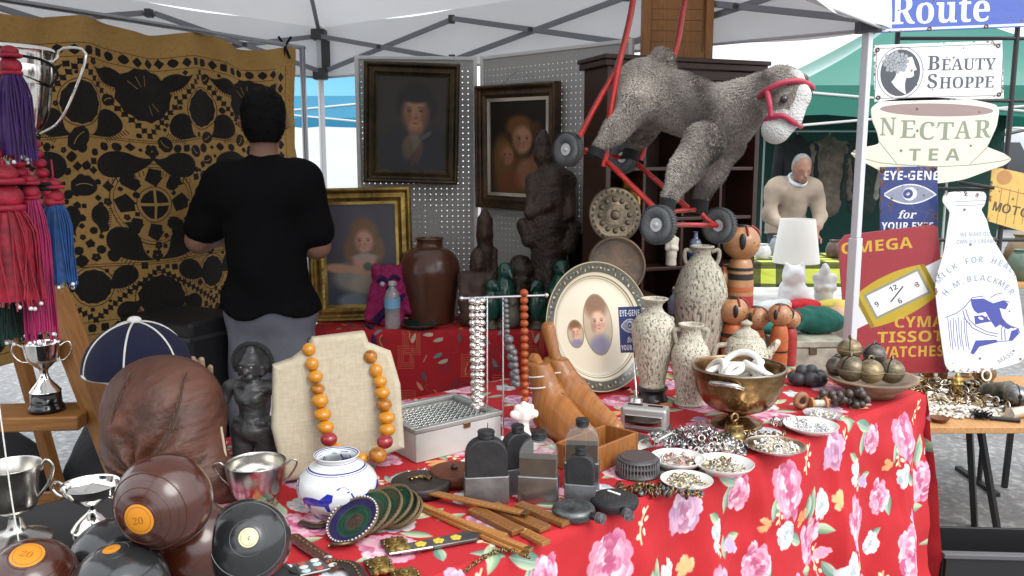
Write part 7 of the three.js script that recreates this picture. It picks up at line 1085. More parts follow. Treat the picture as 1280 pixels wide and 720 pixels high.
// ---------- trays of small jewellery ----------
{
  const dish = (label, px, py, r, h, m, fill, n, rimM) => {
    const p = F0(px, py), k = mpp(p), R = r * k, t = thing('trinket_dish', label, 'dish', p, rr(0, 6));
    part('dish', lathe([[0.001, 0.001], [R * 0.7, 0], [R * 0.95, h * 0.7], [R, h], [R * 0.96, h], [R * 0.85, h * 0.5], [R * 0.6, 0.006], [0.001, 0.006]], 44), m, t);
    const heap = []; for (let i = 0; i < n; i++) { const a = rnd() * 6.283, q = Math.sqrt(rnd()) * R * 0.72, y = h * 0.55 + rr(0, 0.008) * (1 - q / R); const kind = rnd(); heap.push(kind < 0.4 ? tor(rr(0.004, 0.008), 0.0014, Math.cos(a) * q, y, Math.sin(a) * q, rr(0.8, 2.3), rr(0, 3), 0, 5, 12) : kind < 0.7 ? sph(rr(0.003, 0.006), Math.cos(a) * q, y, Math.sin(a) * q, 1, rr(0.5, 1), 1, 7, 5) : mv(new THREE.BoxGeometry(rr(0.006, 0.014), 0.002, rr(0.004, 0.008)), Math.cos(a) * q, y, Math.sin(a) * q, rr(-0.4, 0.4), rr(0, 3), rr(-0.4, 0.4))); }
    const third = Math.ceil(n / 3); fill.forEach((fm, i) => { const g = heap.slice(i * third, (i + 1) * third); if (g.length) part('trinkets', g, fm, t, 'stuff'); }); return t;
  };
  const china = mat([0.72, 0.71, 0.68], 0.15, 0, { clearcoat: 0.6 }), pinkM = mat([0.55, 0.35, 0.30], 0.4), cream = mat([0.62, 0.54, 0.38], 0.4);
  dish('white china dish with blue line holding copper-coloured trinkets', 846, 582, 34, 0.022, china, [mat([0.35, 0.2, 0.14], 0.4, 0.5), M.silver, pinkM], 60);
  dish('shallow white saucer of tiny gold charms at the table edge', 858, 606, 33, 0.014, china, [cream, M.gold, M.oldsilver], 60);
  dish('oval white dish of brooches beside the charm saucer', 905, 588, 37, 0.02, china, [M.oldsilver, cream, M.gold], 80);
  dish('pewter tray of pearl and glass brooches in front of the brass bell', 968, 562, 38, 0.014, M.oldsilver, [china, M.silver, cream], 80);
  dish('white china trinket dish nearest the beaded spool', 1013, 538, 34, 0.018, china, [china, M.silver, mat([0.4, 0.42, 0.5], 0.3)], 60);
  dish('small clear glass saucer behind the trinket dishes', 1028, 522, 24, 0.014, mat([0.8, 0.82, 0.82], 0.08, 0, { transmission: 0.7, thickness: 0 }), [china, M.silver, cream], 40);
  // tangled silver heap
  const heapAt = (label, px, py, w, d, n, ms, hmax, name = 'chain_heap', cat = 'chains') => { const p = F0(px, py), t = thing(name, label, cat, p); ms.forEach((m, q) => { const g = []; for (let i = 0; i < n / ms.length; i++) { const x = rr(-1, 1), z = rr(-1, 1), rad = Math.max(0, 1 - Math.hypot(x, z)), y = 0.004 + hmax * rad * rnd(); g.push(rnd() < 0.65 ? tor(rr(0.005, 0.010), rr(0.0013, 0.002), x * w, y, z * d, rr(0.3, 2.6), rr(0, 3), 0, 5, 11) : sph(rr(0.004, 0.009), x * w, y, z * d, 1, rr(0.6, 1), 1, 8, 6)); } part('links', g, m, t, 'stuff'); }); return t; };
  heapAt('tangled heap of silver chains and brooches behind the trinket dishes', 872, 552, 0.115, 0.06, 260, [M.silver, M.oldsilver, M.pewter, mat([0.32, 0.34, 0.36], 0.3, 0.9)], 0.05);
  heapAt('thin scatter of silver brooches along the row of trinket dishes', 940, 548, 0.09, 0.03, 70, [M.silver, M.oldsilver, M.brass], 0.012);
  heapAt('small mound of pearl and pewter brooches behind the oval dish', 900, 566, 0.06, 0.025, 60, [M.silver, M.pewter, M.bone], 0.03);
  heapAt('row of loose silver rings between the trinket dishes and the bead string', 990, 530, 0.06, 0.03, 50, [M.silver, M.oldsilver, M.bone], 0.012);
  heapAt('flat scatter of dull chain links beside the round black flask', 838, 618, 0.07, 0.018, 60, [M.brass, M.pewter], 0.012);
  heapAt('little heap of brass rings in front of the ribbed tin', 800, 612, 0.05, 0.02, 40, [M.brass, M.darkbrass], 0.014);
  // toy toaster, dish and scoop in metal
  const q = F0(806, 536), k = mpp(q), ts = thing('toy_toaster', 'small battered metal toy toaster with two slots', 'toaster', q, -0.35), w = 58 * k, h = 34 * k, dd = 0.055, tm = mat([0.74, 0.73, 0.70], 0.42, 0.75, { map: T.tone });
  part('shell', [box(w, h * 0.86, dd, 0, h * 0.45, 0, 0.009)], tm, ts); part('base', box(w * 1.12, h * 0.16, dd * 1.2, 0, h * 0.08, 0, 0.003), M.pewter, ts); for (const s of [-1, 1]) part('slot', box(w * 0.32, 0.004, dd * 0.16, s * w * 0.22, h * 0.885, 0.0, 0.001), M.blackmat, ts); part('front_panel', box(w * 0.8, h * 0.4, 0.004, 0, h * 0.4, dd / 2 + 0.001), M.silver, ts);
  solo('metal_plate', 'dull oval pewter plate under the toy toaster', 'plate', lathe([[0.001, 0.003], [0.045, 0.002], [0.062, 0.008], [0.066, 0.011], [0.064, 0.012], [0.05, 0.006], [0.001, 0.006]], 40).scale(1.25, 1, 0.9), M.pewter, F0(775, 555), 0.5);
  const sc = thing('metal_scoop', 'grey metal scoop lying between the plate and the chain heap', 'scoop', F0(806, 566), 0.75); part('bowl', new THREE.CylinderGeometry(0.022, 0.026, 0.10, 24, 1, true, 0, Math.PI).rotateZ(Math.PI / 2).rotateX(Math.PI).translate(0, 0.024, 0), M.oldsilver, sc); part('grip', bar([0.05, 0.02, 0], [0.11, 0.026, 0], 0.006), M.oldsilver, sc);
}
// ---------- bells in a dish, beads, spool ----------
{
  const p = F0(1088, 494), k = mpp(p), dm = mat([0.50, 0.33, 0.20], 0.55, 0, { map: T.worn }), t = solo('bell_dish', 'wide shallow wooden dish full of round bells', 'dish', lathe([[0.001, 2 * k], [28 * k, 0], [30 * k, 6 * k], [54 * k, 22 * k], [55 * k, 25 * k], [51 * k, 25 * k], [26 * k, 11 * k], [0.001, 9 * k]], 48), dm, p);
  const bm = mat([0.38, 0.31, 0.20], 0.45, 0.6, { map: T.worn, bumpMap: T.noise, bumpScale: 0.001 }), bm2 = mat([0.52, 0.40, 0.22], 0.42, 0.6, { map: T.worn }), bm3 = mat([0.25, 0.22, 0.19], 0.5, 0.6, { map: T.worn });
  const bell = (label, px, py, r, m, rot, dd) => { const c = atD(px, py, depthOf(p) + dd), q = r * mpp(p), b = thing('sleigh_bell', label, 'bell', c.clone().add(V(0, -q, 0)), rot, 'round bells in the wooden dish'); part('shell', sph(q, 0, q, 0, 1, 0.95, 1, 24, 18), m, b); part('slit', [new THREE.TorusGeometry(q * 1.0, q * 0.045, 6, 30, Math.PI).translate(0, q, 0)], M.blackmat, b); part('seam', tor(q * 1.005, q * 0.05, 0, q, 0), m, b); part('loop', tor(q * 0.2, q * 0.07, 0, q * 2.0, 0, 0, 0.5), m, b); };
  bell('grey round bell with a dark slit, largest in the dish', 1064, 461, 17, bm, 0.5, -0.03); bell('yellowish round bell in the middle of the dish', 1088, 464, 16, bm2, -0.4, -0.05); bell('brown round bell against the far side of the dish', 1114, 464, 16, bm, 0.9, -0.03); bell('pale brass bell lying on top of the others', 1062, 437, 15, bm2, 1.2, 0.03); bell('small dark bell on top beside the pale brass one', 1093, 443, 14, bm3, 0.3, 0.03); bell('half-hidden brown bell at the dish rim beside the grey beads', 1046, 458, 13, bm3, 2.0, 0.01);
  const cb = F0(1012, 482), cl = thing('bead_cluster', 'knot of big dull grey beads beside the bell dish', 'beads', cb), gm = mat([0.065, 0.067, 0.075], 0.45, 0, { map: T.tone }); [[-14, 8, 0, 9], [0, 9, 4, 10], [13, 8, 0, 9], [-6, 9, -8, 9], [8, 9, -9, 9], [-18, 9, -8, 8], [2, 19, -2, 8], [-9, 18, -4, 8], [16, 12, -8, 7]].forEach(([x, y, z, r]) => part('bead', sph(r * mpp(cb), x * mpp(cb), y * mpp(cb), z * mpp(cb), 1, 1, 1, 14, 10), gm, cl));
  const c2 = F0(1050, 508), k2 = mpp(c2), cs = thing('bead_string', 'heaped string of dark brown wooden beads by the spool', 'beads', c2), wm = mat([0.10, 0.075, 0.055], 0.4, 0, { map: T.worn, clearcoat: 0.3 }); for (let i = 0; i < 30; i++) part('bead', sph(5.2 * k2, (rr(-26, 28)) * k2, (5 + (i % 3) * 6 + rr(0, 3)) * k2, rr(-0.03, 0.03), 1, 1, 1, 10, 8), wm, cs);
  const sp = F0(1022, 512), k3 = mpp(sp), so = thing('thread_spool', 'small turned wooden thread spool', 'spool', sp, 0.2); part('barrel', bar([-9 * k3, 8 * k3, 0], [9 * k3, 8 * k3, 0], 4.5 * k3, 20), M.ivory, so); for (const s of [-1, 1]) part('flange', bar([s * 8 * k3, 8 * k3, 0], [s * 11 * k3, 8 * k3, 0], 8 * k3, 24), M.pine, so);
  const rg = F0(1001, 512), k4 = mpp(rg), ro = thing('wooden_ring', 'small reddish wooden ring box standing on edge', 'ring box', rg); part('ring', mv(new THREE.TorusGeometry(7.5 * k4, 4 * k4, 12, 28), 0, 11.5 * k4, 0, 0, 0.3), mat([0.38, 0.17, 0.08], 0.4, 0, { map: T.tone }), ro); part('centre', mv(cyl(5 * k4, 5 * k4, 3 * k4, 0, 0, 0, 20), 0, 11.5 * k4, 0, Math.PI / 2, 0, 0.0), M.mahog, ro);
}
// ---------- belts and clasps at the near end of the red table ----------
{
  const clasp = (label, px, py, turn) => { const p = F0(px, py), t = thing('belt_clasp', label, 'belt clasp', p, turn, 'ornate belt clasps'); part('plate', box(0.045, 0.006, 0.06, 0, 0.004, 0), M.bronze, t); part('boss', [lathe(smoothPts([[0.02, 0.006], [0.019, 0.012], [0.012, 0.010], [0.011, 0.016], [0.004, 0.015], [0.001, 0.019]], 20), 24)], M.gold, t); const g = []; for (let i = 0; i < 12; i++) { const a = i / 12 * 6.283; g.push(sph(0.0035, Math.cos(a) * 0.021, 0.0095, Math.sin(a) * 0.021, 1, 1, 1, 7, 5)); } part('bead_ring', g, M.brass, t); part('hinge', [sph(0.012, 0, 0.012, 0.034, 1, 0.7, 0.8), sph(0.007, -0.014, 0.010, 0.034), sph(0.007, 0.014, 0.010, 0.034)], M.gold, t); return t; };
  clasp('ornate brass belt clasp with a round boss near the bangles', 494, 684, 0.4); clasp('ornate brass belt clasp with a round boss at the table corner', 474, 710, 0.4); clasp('third brass belt clasp lying beside the leather strap', 508, 724, 0.5);
  const p = F0(548, 682), t = thing('enamel_brooch', 'long silver brooch with three yellow enamel flowers', 'brooch', p, 0.42); part('plate', extr([[-0.075, -0.014], [0.07, -0.018], [0.085, 0], [0.07, 0.018], [-0.075, 0.014]], 0.004, 0.0015).rotateX(-Math.PI / 2).translate(0, 0.004, 0), M.pewter, t); for (const x of [-0.035, 0, 0.035]) part('flower', [0, 1, 2, 3, 4].map((i) => sph(0.0055, x + Math.cos(i * 1.257) * 0.006, 0.010, Math.sin(i * 1.257) * 0.006, 1, 0.4, 1, 8, 6)), mat([0.62, 0.45, 0.04], 0.35, 0, { clearcoat: 0.5 }), t); part('pin', bar([-0.10, 0.011, 0.018], [-0.02, 0.011, 0.024], 0.0025), M.silver, t);
  const strap = (label, pts, w, m) => { const P = pts.map((q) => F0(q[0], q[1]).add(V(0, q[2] || 0.004, 0))); const c = new THREE.CatmullRomCurve3(P); const g = sheet(30, 4, (u, v) => { const a = c.getPoint(u), d = c.getTangent(u), s = new THREE.Vector3().crossVectors(d, UP).normalize(); a.addScaledVector(s, (v - 0.5) * w); a.y += 0.004 * Math.sin(v * Math.PI); return { p: a.toArray(), uv: [u * 4, v] }; }); const t2 = thing('leather_strap', label, 'strap', V(0, 0, 0), 0, 'old leather straps'); part('band', g, m, t2); const st = []; for (let i = 1; i < 12; i++) { const a = c.getPoint(i / 12); st.push(sph(0.0032, a.x, a.y + 0.005, a.z, 1, 0.6, 1, 7, 5)); } part('studs', st, M.brass, t2, 'stuff'); return t2; };
  const lr = mat([0.16, 0.045, 0.03], 0.55, 0, { map: T.worn }), lk = mat([0.05, 0.03, 0.028], 0.55, 0, { map: T.worn });
  strap('reddish leather strap curling beside the black lawn bowl', [[366, 672], [384, 688, 0.008], [404, 700, 0.006], [424, 716]], 0.028, lr); strap('dark leather strap running off toward the table corner', [[414, 706], [438, 712, 0.008], [452, 730]], 0.03, lk); strap('short brown strap with loops near the porcelain jar', [[376, 655], [396, 661, 0.006], [408, 658]], 0.02, lk);
  const loop = thing('ring_buckle', 'tarnished ring buckle between the strap and the bangles', 'buckle', F0(428, 684), 0.3); part('ring', tor(0.02, 0.004, 0, 0.008, 0, 1.2), M.darkbrass, loop); part('bar', bar([-0.026, 0.006, 0], [0.026, 0.010, 0], 0.003), M.brass, loop);
  const enamel = thing('enamelled_buckle', 'pale blue and red enamelled belt panel by the black lawn bowl', 'belt panel', F0(388, 712), 0.5); part('plate', box(0.09, 0.006, 0.05, 0, 0.004, 0), M.pewter, enamel); for (let i = 0; i < 12; i++) part('inlay', sph(0.009, -0.036 + (i % 4) * 0.024, 0.0075, -0.016 + Math.floor(i / 4) * 0.016, 1, 0.3, 0.8, 8, 6), [mat([0.42, 0.55, 0.58], 0.4), mat([0.32, 0.07, 0.05], 0.4), mat([0.55, 0.58, 0.54], 0.4)][i % 3], enamel);
  const ch = thing('brass_chain', 'thin brass chain curving along the table edge', 'chain'), pts = []; for (let i = 0; i <= 26; i++) { const u = i / 26; pts.push(F0(582 + u * 78, 716 - 22 * Math.sin(u * 2.6) - u * 6).add(V(0, 0.004, 0))); } pts.forEach((q, i) => part('link', tor(0.0045, 0.0013, q.x, q.y, q.z, i % 2 ? 1.57 : 0.5, i * 0.7, 0, 5, 10), M.brass, ch));
}

// ================= enamel signs on the right =================
const SIGN_Z = -3.66;
const paths = (pts) => { const c = []; for (const p of pts) c.push(new THREE.Vector2(p[0], p[1])); return c; };
function enamelSign(label, outline, z, draw, S = 5, thick = 0.003, smooth = false) {
  let o = outline; if (smooth) { const c = new THREE.CatmullRomCurve3(outline.map(([x, y]) => V(x, y, 0)), true, 'catmullrom', 0.25); o = c.getPoints(90).map((v) => [v.x, v.y]); o.pop(); }
  const xs = o.map((p) => p[0]), ys = o.map((p) => p[1]), x0 = Math.min(...xs), x1 = Math.max(...xs), y0 = Math.min(...ys), y1 = Math.max(...ys);
  const W = (q) => atZ(q[0], q[1], z), c0 = W([(x0 + x1) / 2, (y0 + y1) / 2]);
  const g = extr(o.map((q) => { const p = W(q); return [p.x - c0.x, p.y - c0.y]; }), thick, 0.001, 1), p = g.attributes.position, uv = g.attributes.uv; g.computeBoundingBox(); const b = g.boundingBox;
  for (let i = 0; i < p.count; i++) uv.setXY(i, (p.getX(i) - b.min.x) / (b.max.x - b.min.x), (p.getY(i) - b.min.y) / (b.max.y - b.min.y));
  const tex = canvasTex(Math.min(2048, Math.round((x1 - x0) * S)), Math.round((y1 - y0) * S), (c, w, h) => { c.scale(S, S); c.translate(-x0, -y0); draw(c); c.setTransform(1, 0, 0, 1, 0, 0); rust(c, w, h, 60); });
  const t = thing('enamel_sign', label, 'sign', c0);
  part('plate', g, mat([0.96, 0.96, 0.96], 0.22, 0, { map: tex, clearcoat: 0.35, clearcoatRoughness: 0.2, bumpMap: T.noise, bumpScale: 0.001 }), t);
  return t;
}
const fit = (c, txt, x, y, w, font, h = 1) => { c.font = font; const m = c.measureText(txt).width; c.save(); c.translate(x, y); c.scale(w / m, h); c.fillText(txt, 0, 0); c.restore(); };
{
  const grommets = (t, list) => { for (const [x, y] of list) part('grommet', mv(new THREE.TorusGeometry(0.007, 0.0025, 6, 14), ...atZ(x, y, t.position.z + 0.006).sub(t.position).toArray()), M.bronze, t); };
  let t = enamelSign('blue enamel sign with white serif lettering reading Route', [[1096, -26], [1290, -34], [1293, 33], [1097, 41]], SIGN_Z, (c) => {
    c.fillStyle = '#4a62b4'; c.fillRect(1080, -60, 240, 140); c.strokeStyle = '#dfe3ee'; c.lineWidth = 3; c.beginPath(); c.moveTo(1099, -22); c.lineTo(1287, -30); c.lineTo(1290, 30); c.lineTo(1100, 38); c.closePath(); c.stroke();
    c.fillStyle = '#eef0f6'; c.textAlign = 'left'; c.textBaseline = 'alphabetic'; c.save(); c.translate(1116, 30); c.rotate(-0.035); fit(c, 'Route', 0, 0, 122, 'bold 46px serif', 1.02); c.restore();
  });
  grommets(t, [[1162, 36], [1101, 37], [1233, 33]]);
  t = enamelSign('white enamel sign with an oval head profile reading Beauty Shoppe', [[1092, 57], [1252, 51], [1254, 123], [1093, 127]], SIGN_Z, (c) => {
    c.fillStyle = '#e6e8ea'; c.fillRect(1080, 40, 190, 100); c.strokeStyle = '#7e7a72'; c.lineWidth = 1; c.beginPath(); c.moveTo(1096, 61); c.lineTo(1248, 55); c.lineTo(1250, 119); c.lineTo(1097, 123); c.closePath(); c.stroke();
    c.fillStyle = '#474a52'; c.beginPath(); c.ellipse(1126, 91, 24, 29, 0, 0, 7); c.fill(); c.strokeStyle = '#474a52'; c.lineWidth = 0.8; c.beginPath(); c.ellipse(1126, 91, 27.5, 32, 0, 0, 7); c.stroke();
    c.fillStyle = '#e3e4e4'; c.beginPath(); c.moveTo(1139, 71); c.quadraticCurveTo(1142, 77, 1143, 81); c.lineTo(1146, 87); c.lineTo(1142, 89); c.lineTo(1143, 94); c.quadraticCurveTo(1141, 98, 1134, 97); c.quadraticCurveTo(1131, 106, 1135, 118); c.quadraticCurveTo(1122, 112, 1116, 102); c.quadraticCurveTo(1122, 96, 1121, 90); c.quadraticCurveTo(1126, 72, 1139, 71); c.fill();
    c.fillStyle = '#9ea1a6'; for (let i = 0; i < 40; i++) { c.beginPath(); c.arc(1120 + 15 * Math.cos(i * 2.4) * Math.sqrt(i / 40), 78 + 13 * Math.sin(i * 2.4) * Math.sqrt(i / 40), 2.3, 0, 7); c.fill(); } c.strokeStyle = '#5c5f66'; c.lineWidth = 0.5; for (let i = 0; i < 40; i++) { c.beginPath(); c.arc(1120 + 15 * Math.cos(i * 2.4) * Math.sqrt(i / 40), 78 + 13 * Math.sin(i * 2.4) * Math.sqrt(i / 40), 2.3, i, i + 3); c.stroke(); }
    c.fillStyle = '#50525a'; c.textBaseline = 'alphabetic'; c.textAlign = 'left';
    const caps = (w, x, y, W2) => { c.save(); c.translate(x, y); c.rotate(-0.02); c.font = 'bold 25px serif'; const a = c.measureText(w[0]).width; c.font = 'bold 20px serif'; const b = c.measureText(w.slice(1)).width; c.scale(W2 / (a + b + 1), 1); c.font = 'bold 25px serif'; c.fillText(w[0], 0, 0); c.font = 'bold 20px serif'; c.fillText(w.slice(1), a + 1, 0); c.restore(); };
    caps('BEAUTY', 1158, 88, 83); caps('SHOPPE', 1159, 110.5, 82);
  });
  grommets(t, [[1097, 62], [1248, 57], [1098, 122], [1249, 118]]);
  t = enamelSign('cream teacup-shaped enamel sign reading Nectar Tea', [[1089, 136], [1100, 127], [1130, 123], [1170, 122], [1215, 125], [1243, 131], [1248, 138], [1245, 158], [1236, 178], [1234, 184], [1254, 192], [1263, 199], [1255, 206], [1235, 213], [1205, 224], [1172, 229], [1140, 228], [1110, 219], [1090, 208], [1070, 198], [1064, 192], [1072, 186], [1098, 180], [1096, 165], [1090, 150]], SIGN_Z, (c) => {
    c.fillStyle = '#dedfca'; c.fillRect(1050, 100, 230, 140); c.fillStyle = '#eceadb'; c.beginPath(); c.ellipse(1168, 135, 79, 11, 0.02, 0, 7); c.fill(); c.fillStyle = '#9a8580'; c.beginPath(); c.ellipse(1166, 137.5, 70, 8, 0.02, 0, 7); c.fill();
    c.strokeStyle = '#8f8f7a'; c.lineWidth = 1; for (const q of [[[1096, 175], [1121, 204]], [[1237, 178], [1212, 205]], [[1066, 194], [1100, 203], [1121, 205], [1170, 208], [1212, 206], [1250, 201], [1262, 198]]]) { c.beginPath(); q.forEach((p, i) => c[i ? 'lineTo' : 'moveTo'](...p)); c.stroke(); }
    c.fillStyle = '#8c927f'; c.textAlign = 'left'; c.textBaseline = 'alphabetic'; [['N', 1097, 169, -0.02], ['E', 1122, 172, 0], ['C', 1145, 174, 0], ['T', 1168, 174.5, 0], ['A', 1190, 173, 0], ['R', 1214, 172, -0.02]].forEach(([l, x, y, r]) => { c.save(); c.translate(x, y); c.rotate(r); fit(c, l, 0, 0, 21, 'bold 31px serif'); c.restore(); });
    fit(c, 'T E A', 1135, 200, 64, 'bold 21px sans-serif');
  }, 5, 0.003, true);
  t = enamelSign('dark blue enamel sign with an eye reading Eye-Gene for Your Eyes', [[1100, 209], [1171, 208], [1172, 291], [1100, 291]], SIGN_Z + 0.016, (c) => { c.save(); c.translate(1100, 208); c.scale(0.5, 0.5); eyeGene(c, 144, 166); c.restore(); });
  grommets(t, [[1104, 213], [1168, 212]]);
  t = enamelSign('red enamel sign with a gold wristwatch reading Omega Cyma Tissot', [[1056, 294], [1164, 281], [1171, 284], [1177, 340], [1182, 466], [1060, 466], [1050, 340], [1048, 304]], SIGN_Z + 0.04, (c) => {
    c.fillStyle = '#983038'; c.fillRect(1030, 270, 170, 220); c.save(); c.translate(1118, 367); c.rotate(-0.50);
    c.fillStyle = '#d9dcdf'; c.fillRect(-120, -17, 85, 34); c.fillRect(36, -16, 90, 30); c.fillStyle = '#b9a02c'; c.beginPath(); c.moveTo(-42, -22); c.quadraticCurveTo(0, -34, 42, -20); c.lineTo(44, 22); c.quadraticCurveTo(0, 36, -42, 24); c.fill(); c.fillStyle = '#8c7a22'; c.fillRect(-44, -20, 5, 44); c.fillRect(39, -19, 5, 40); c.fillStyle = '#8e8f80'; c.fillRect(-34, -18, 70, 35); c.fillStyle = '#e4e6e6'; c.fillRect(-31, -15, 64, 29);
    c.fillStyle = '#4a4c52'; c.font = 'bold 9px sans-serif'; c.textAlign = 'center'; c.textBaseline = 'middle'; c.fillText('12', 0, -9); c.fillText('9', -25, 0); c.fillText('3', 26, 0); c.fillText('6', 0, 9); c.lineWidth = 1.6; c.strokeStyle = '#3a3b40'; c.beginPath(); c.moveTo(0, 0); c.lineTo(11, -6); c.moveTo(0, 0); c.lineTo(-10, 5); c.stroke(); c.restore();
    c.fillStyle = '#c9a53a'; c.textAlign = 'left'; c.textBaseline = 'alphabetic'; c.save(); c.translate(1051, 317); c.rotate(-0.10); fit(c, 'OMEGA', 0, 0, 82, 'bold 19px sans-serif'); c.restore();
    c.save(); c.translate(1117, 408); c.rotate(-0.03); fit(c, 'CYMA', 0, 0, 58, 'bold 19px sans-serif'); c.restore(); c.save(); c.translate(1099, 427); c.rotate(-0.03); fit(c, 'TISSOT', 0, 0, 77, 'bold 19px sans-serif'); c.restore(); c.save(); c.translate(1098, 446); c.rotate(-0.03); fit(c, 'WATCHES', 0, 0, 80, 'bold 19px sans-serif'); c.restore();
  });
  t = enamelSign('white milk bottle shaped enamel sign with a blue cow head', [[1180, 243], [1192, 240], [1228, 240], [1232, 246], [1230, 256], [1226, 262], [1233, 276], [1238, 294], [1257, 326], [1269, 345], [1275, 378], [1280, 420], [1283, 440], [1275, 452], [1257, 458], [1220, 466], [1188, 464], [1181, 455], [1177, 430], [1171, 385], [1169, 360], [1171, 344], [1180, 313], [1184, 285], [1187, 266], [1183, 259], [1178, 252]], SIGN_Z + 0.08, (c) => {
    c.fillStyle = '#e9ebee'; c.fillRect(1150, 220, 160, 260); c.strokeStyle = '#9aa0ac'; c.lineWidth = 1; for (const y of [252, 257]) { c.beginPath(); c.moveTo(1184, y); c.lineTo(1228, y - 2); c.stroke(); }
    c.fillStyle = '#9aa3b4'; c.textAlign = 'center'; c.textBaseline = 'middle'; c.save(); c.translate(1212, 291); c.rotate(-0.03); fit(c, 'WE MAKE OUR', 0, 0, 38, 'bold 7px sans-serif'); c.restore(); c.save(); c.translate(1211, 300); c.rotate(-0.03); fit(c, 'OWN ICE CREAM', 0, 0, 44, 'bold 7px sans-serif'); c.restore();
    const arc = (s, cx, cy, r, a0, a1, f) => { c.font = f; [...s].forEach((ch, i) => { const a = mixv(a0, a1, i / (s.length - 1)); c.save(); c.translate(cx + Math.cos(a) * r, cy + Math.sin(a) * r); c.rotate(a + Math.PI / 2); c.fillText(ch, 0, 0); c.restore(); }); };
    c.fillStyle = '#98a4b4'; arc('MILK FOR HEALTH', 1220, 380, 57, -2.55, -0.62, 'bold 10px sans-serif'); arc('H.M.BLACKMER', 1220, 396, 50, -2.45, -0.72, 'bold 10px sans-serif'); c.save(); c.translate(1258, 446); c.rotate(-0.62); c.font = 'bold 8px sans-serif'; c.fillText('MASS', 0, 0); c.restore();
    const B2 = '#4f57a6'; c.fillStyle = B2; const poly = (q) => { c.beginPath(); q.forEach((p, i) => c[i ? 'lineTo' : 'moveTo'](...p)); c.closePath(); c.fill(); };
    poly([[1211, 372], [1226, 371], [1238, 377], [1250, 373], [1256, 378], [1253, 385], [1246, 383], [1250, 395], [1256, 402], [1264, 407], [1258, 410], [1248, 404], [1243, 408], [1236, 398], [1230, 388], [1221, 390], [1216, 386], [1213, 380]]); poly([[1217, 393], [1227, 392], [1238, 400], [1226, 402], [1219, 404]]); poly([[1221, 424], [1245, 423], [1248, 426], [1226, 432], [1220, 442], [1216, 440]]); poly([[1262, 412], [1270, 409], [1271, 415], [1264, 424], [1260, 424]]);
    c.strokeStyle = B2; c.lineWidth = 1; const ln = (q) => { c.beginPath(); q.forEach((p, i) => c[i ? 'lineTo' : 'moveTo'](...p)); c.stroke(); }; ln([[1183, 395], [1195, 390], [1203, 384], [1209, 376], [1213, 370], [1226, 368]]); ln([[1203, 386], [1207, 397], [1216, 408], [1232, 416], [1246, 419]]); ln([[1206, 384], [1211, 397], [1220, 406], [1234, 413], [1247, 416]]); ln([[1252, 424], [1250, 410], [1253, 402]]); ln([[1256, 424], [1254, 411], [1256, 404]]); ln([[1262, 406], [1270, 409], [1272, 414], [1264, 424], [1246, 426]]); ln([[1234, 370], [1240, 366], [1248, 364]]); ln([[1248, 380], [1252, 374], [1257, 376]]);
    c.lineWidth = 0.8; for (let i = 0; i < 8; i++) ln([[1186 + i * 3.2, 395 + (i % 2) * 3], [1189 + i * 3, 412 + (i % 3) * 4], [1192 + i * 3.2, 432 + (i % 2) * 4]]); c.fillStyle = '#e9ebee'; c.beginPath(); c.ellipse(1225, 396, 3.4, 1.6, 0.4, 0, 7); c.fill();
  }, 5, 0.003, true);
  t = enamelSign('slanted yellow enamel sign with brown stripes reading Motor', [[1240, 208], [1320, 226], [1314, 300], [1234, 276], [1238, 230]], SIGN_Z - 0.05, (c) => { c.fillStyle = '#d8b362'; c.fillRect(1220, 190, 120, 130); c.strokeStyle = '#a8763e'; c.lineWidth = 1.2; for (let x = 1246; x < 1330; x += 11) { c.beginPath(); c.moveTo(x + 3, 236); c.lineTo(x, 280); c.stroke(); } c.beginPath(); c.moveTo(1240, 233); c.lineTo(1318, 252); c.stroke(); c.fillStyle = '#b9864e'; c.beginPath(); c.ellipse(1251, 222, 10, 9, 0, 0, 7); c.fill(); c.fillStyle = '#5c4c30'; c.textAlign = 'left'; c.textBaseline = 'alphabetic'; c.save(); c.translate(1238, 262); c.rotate(0.2); fit(c, 'MOTOR', 0, 0, 62, 'bold 15px monospace'); c.restore(); });
  // rack behind the signs
  const rk = thing('sign_rack', 'black steel rack standing behind the enamel signs', 'rack'), bm = mat([0.03, 0.03, 0.032], 0.5, 0.3), z = SIGN_Z - 0.075;
  const X = (px) => atZ(px, 200, z).x; for (const px of [1112, 1258, 1400]) { part('post', bar(V(X(px), 0, z), V(X(px), 2.25, z), 0.011), bm, rk); part('foot', box(0.03, 0.02, 0.34, X(px), 0.01, z - 0.02), bm, rk); }
  for (const py of [-30, 48, 126, 236, 300]) { const y = atZ(1170, py, z).y; part('cross_bar', bar(V(X(1112), y, z), V(X(1400), y, z), 0.008), bm, rk); }
  part('hook_arm', [bar(atZ(1198, 228, z + 0.01), atZ(1243, 235, z + 0.06), 0.008)], bm, rk);
}
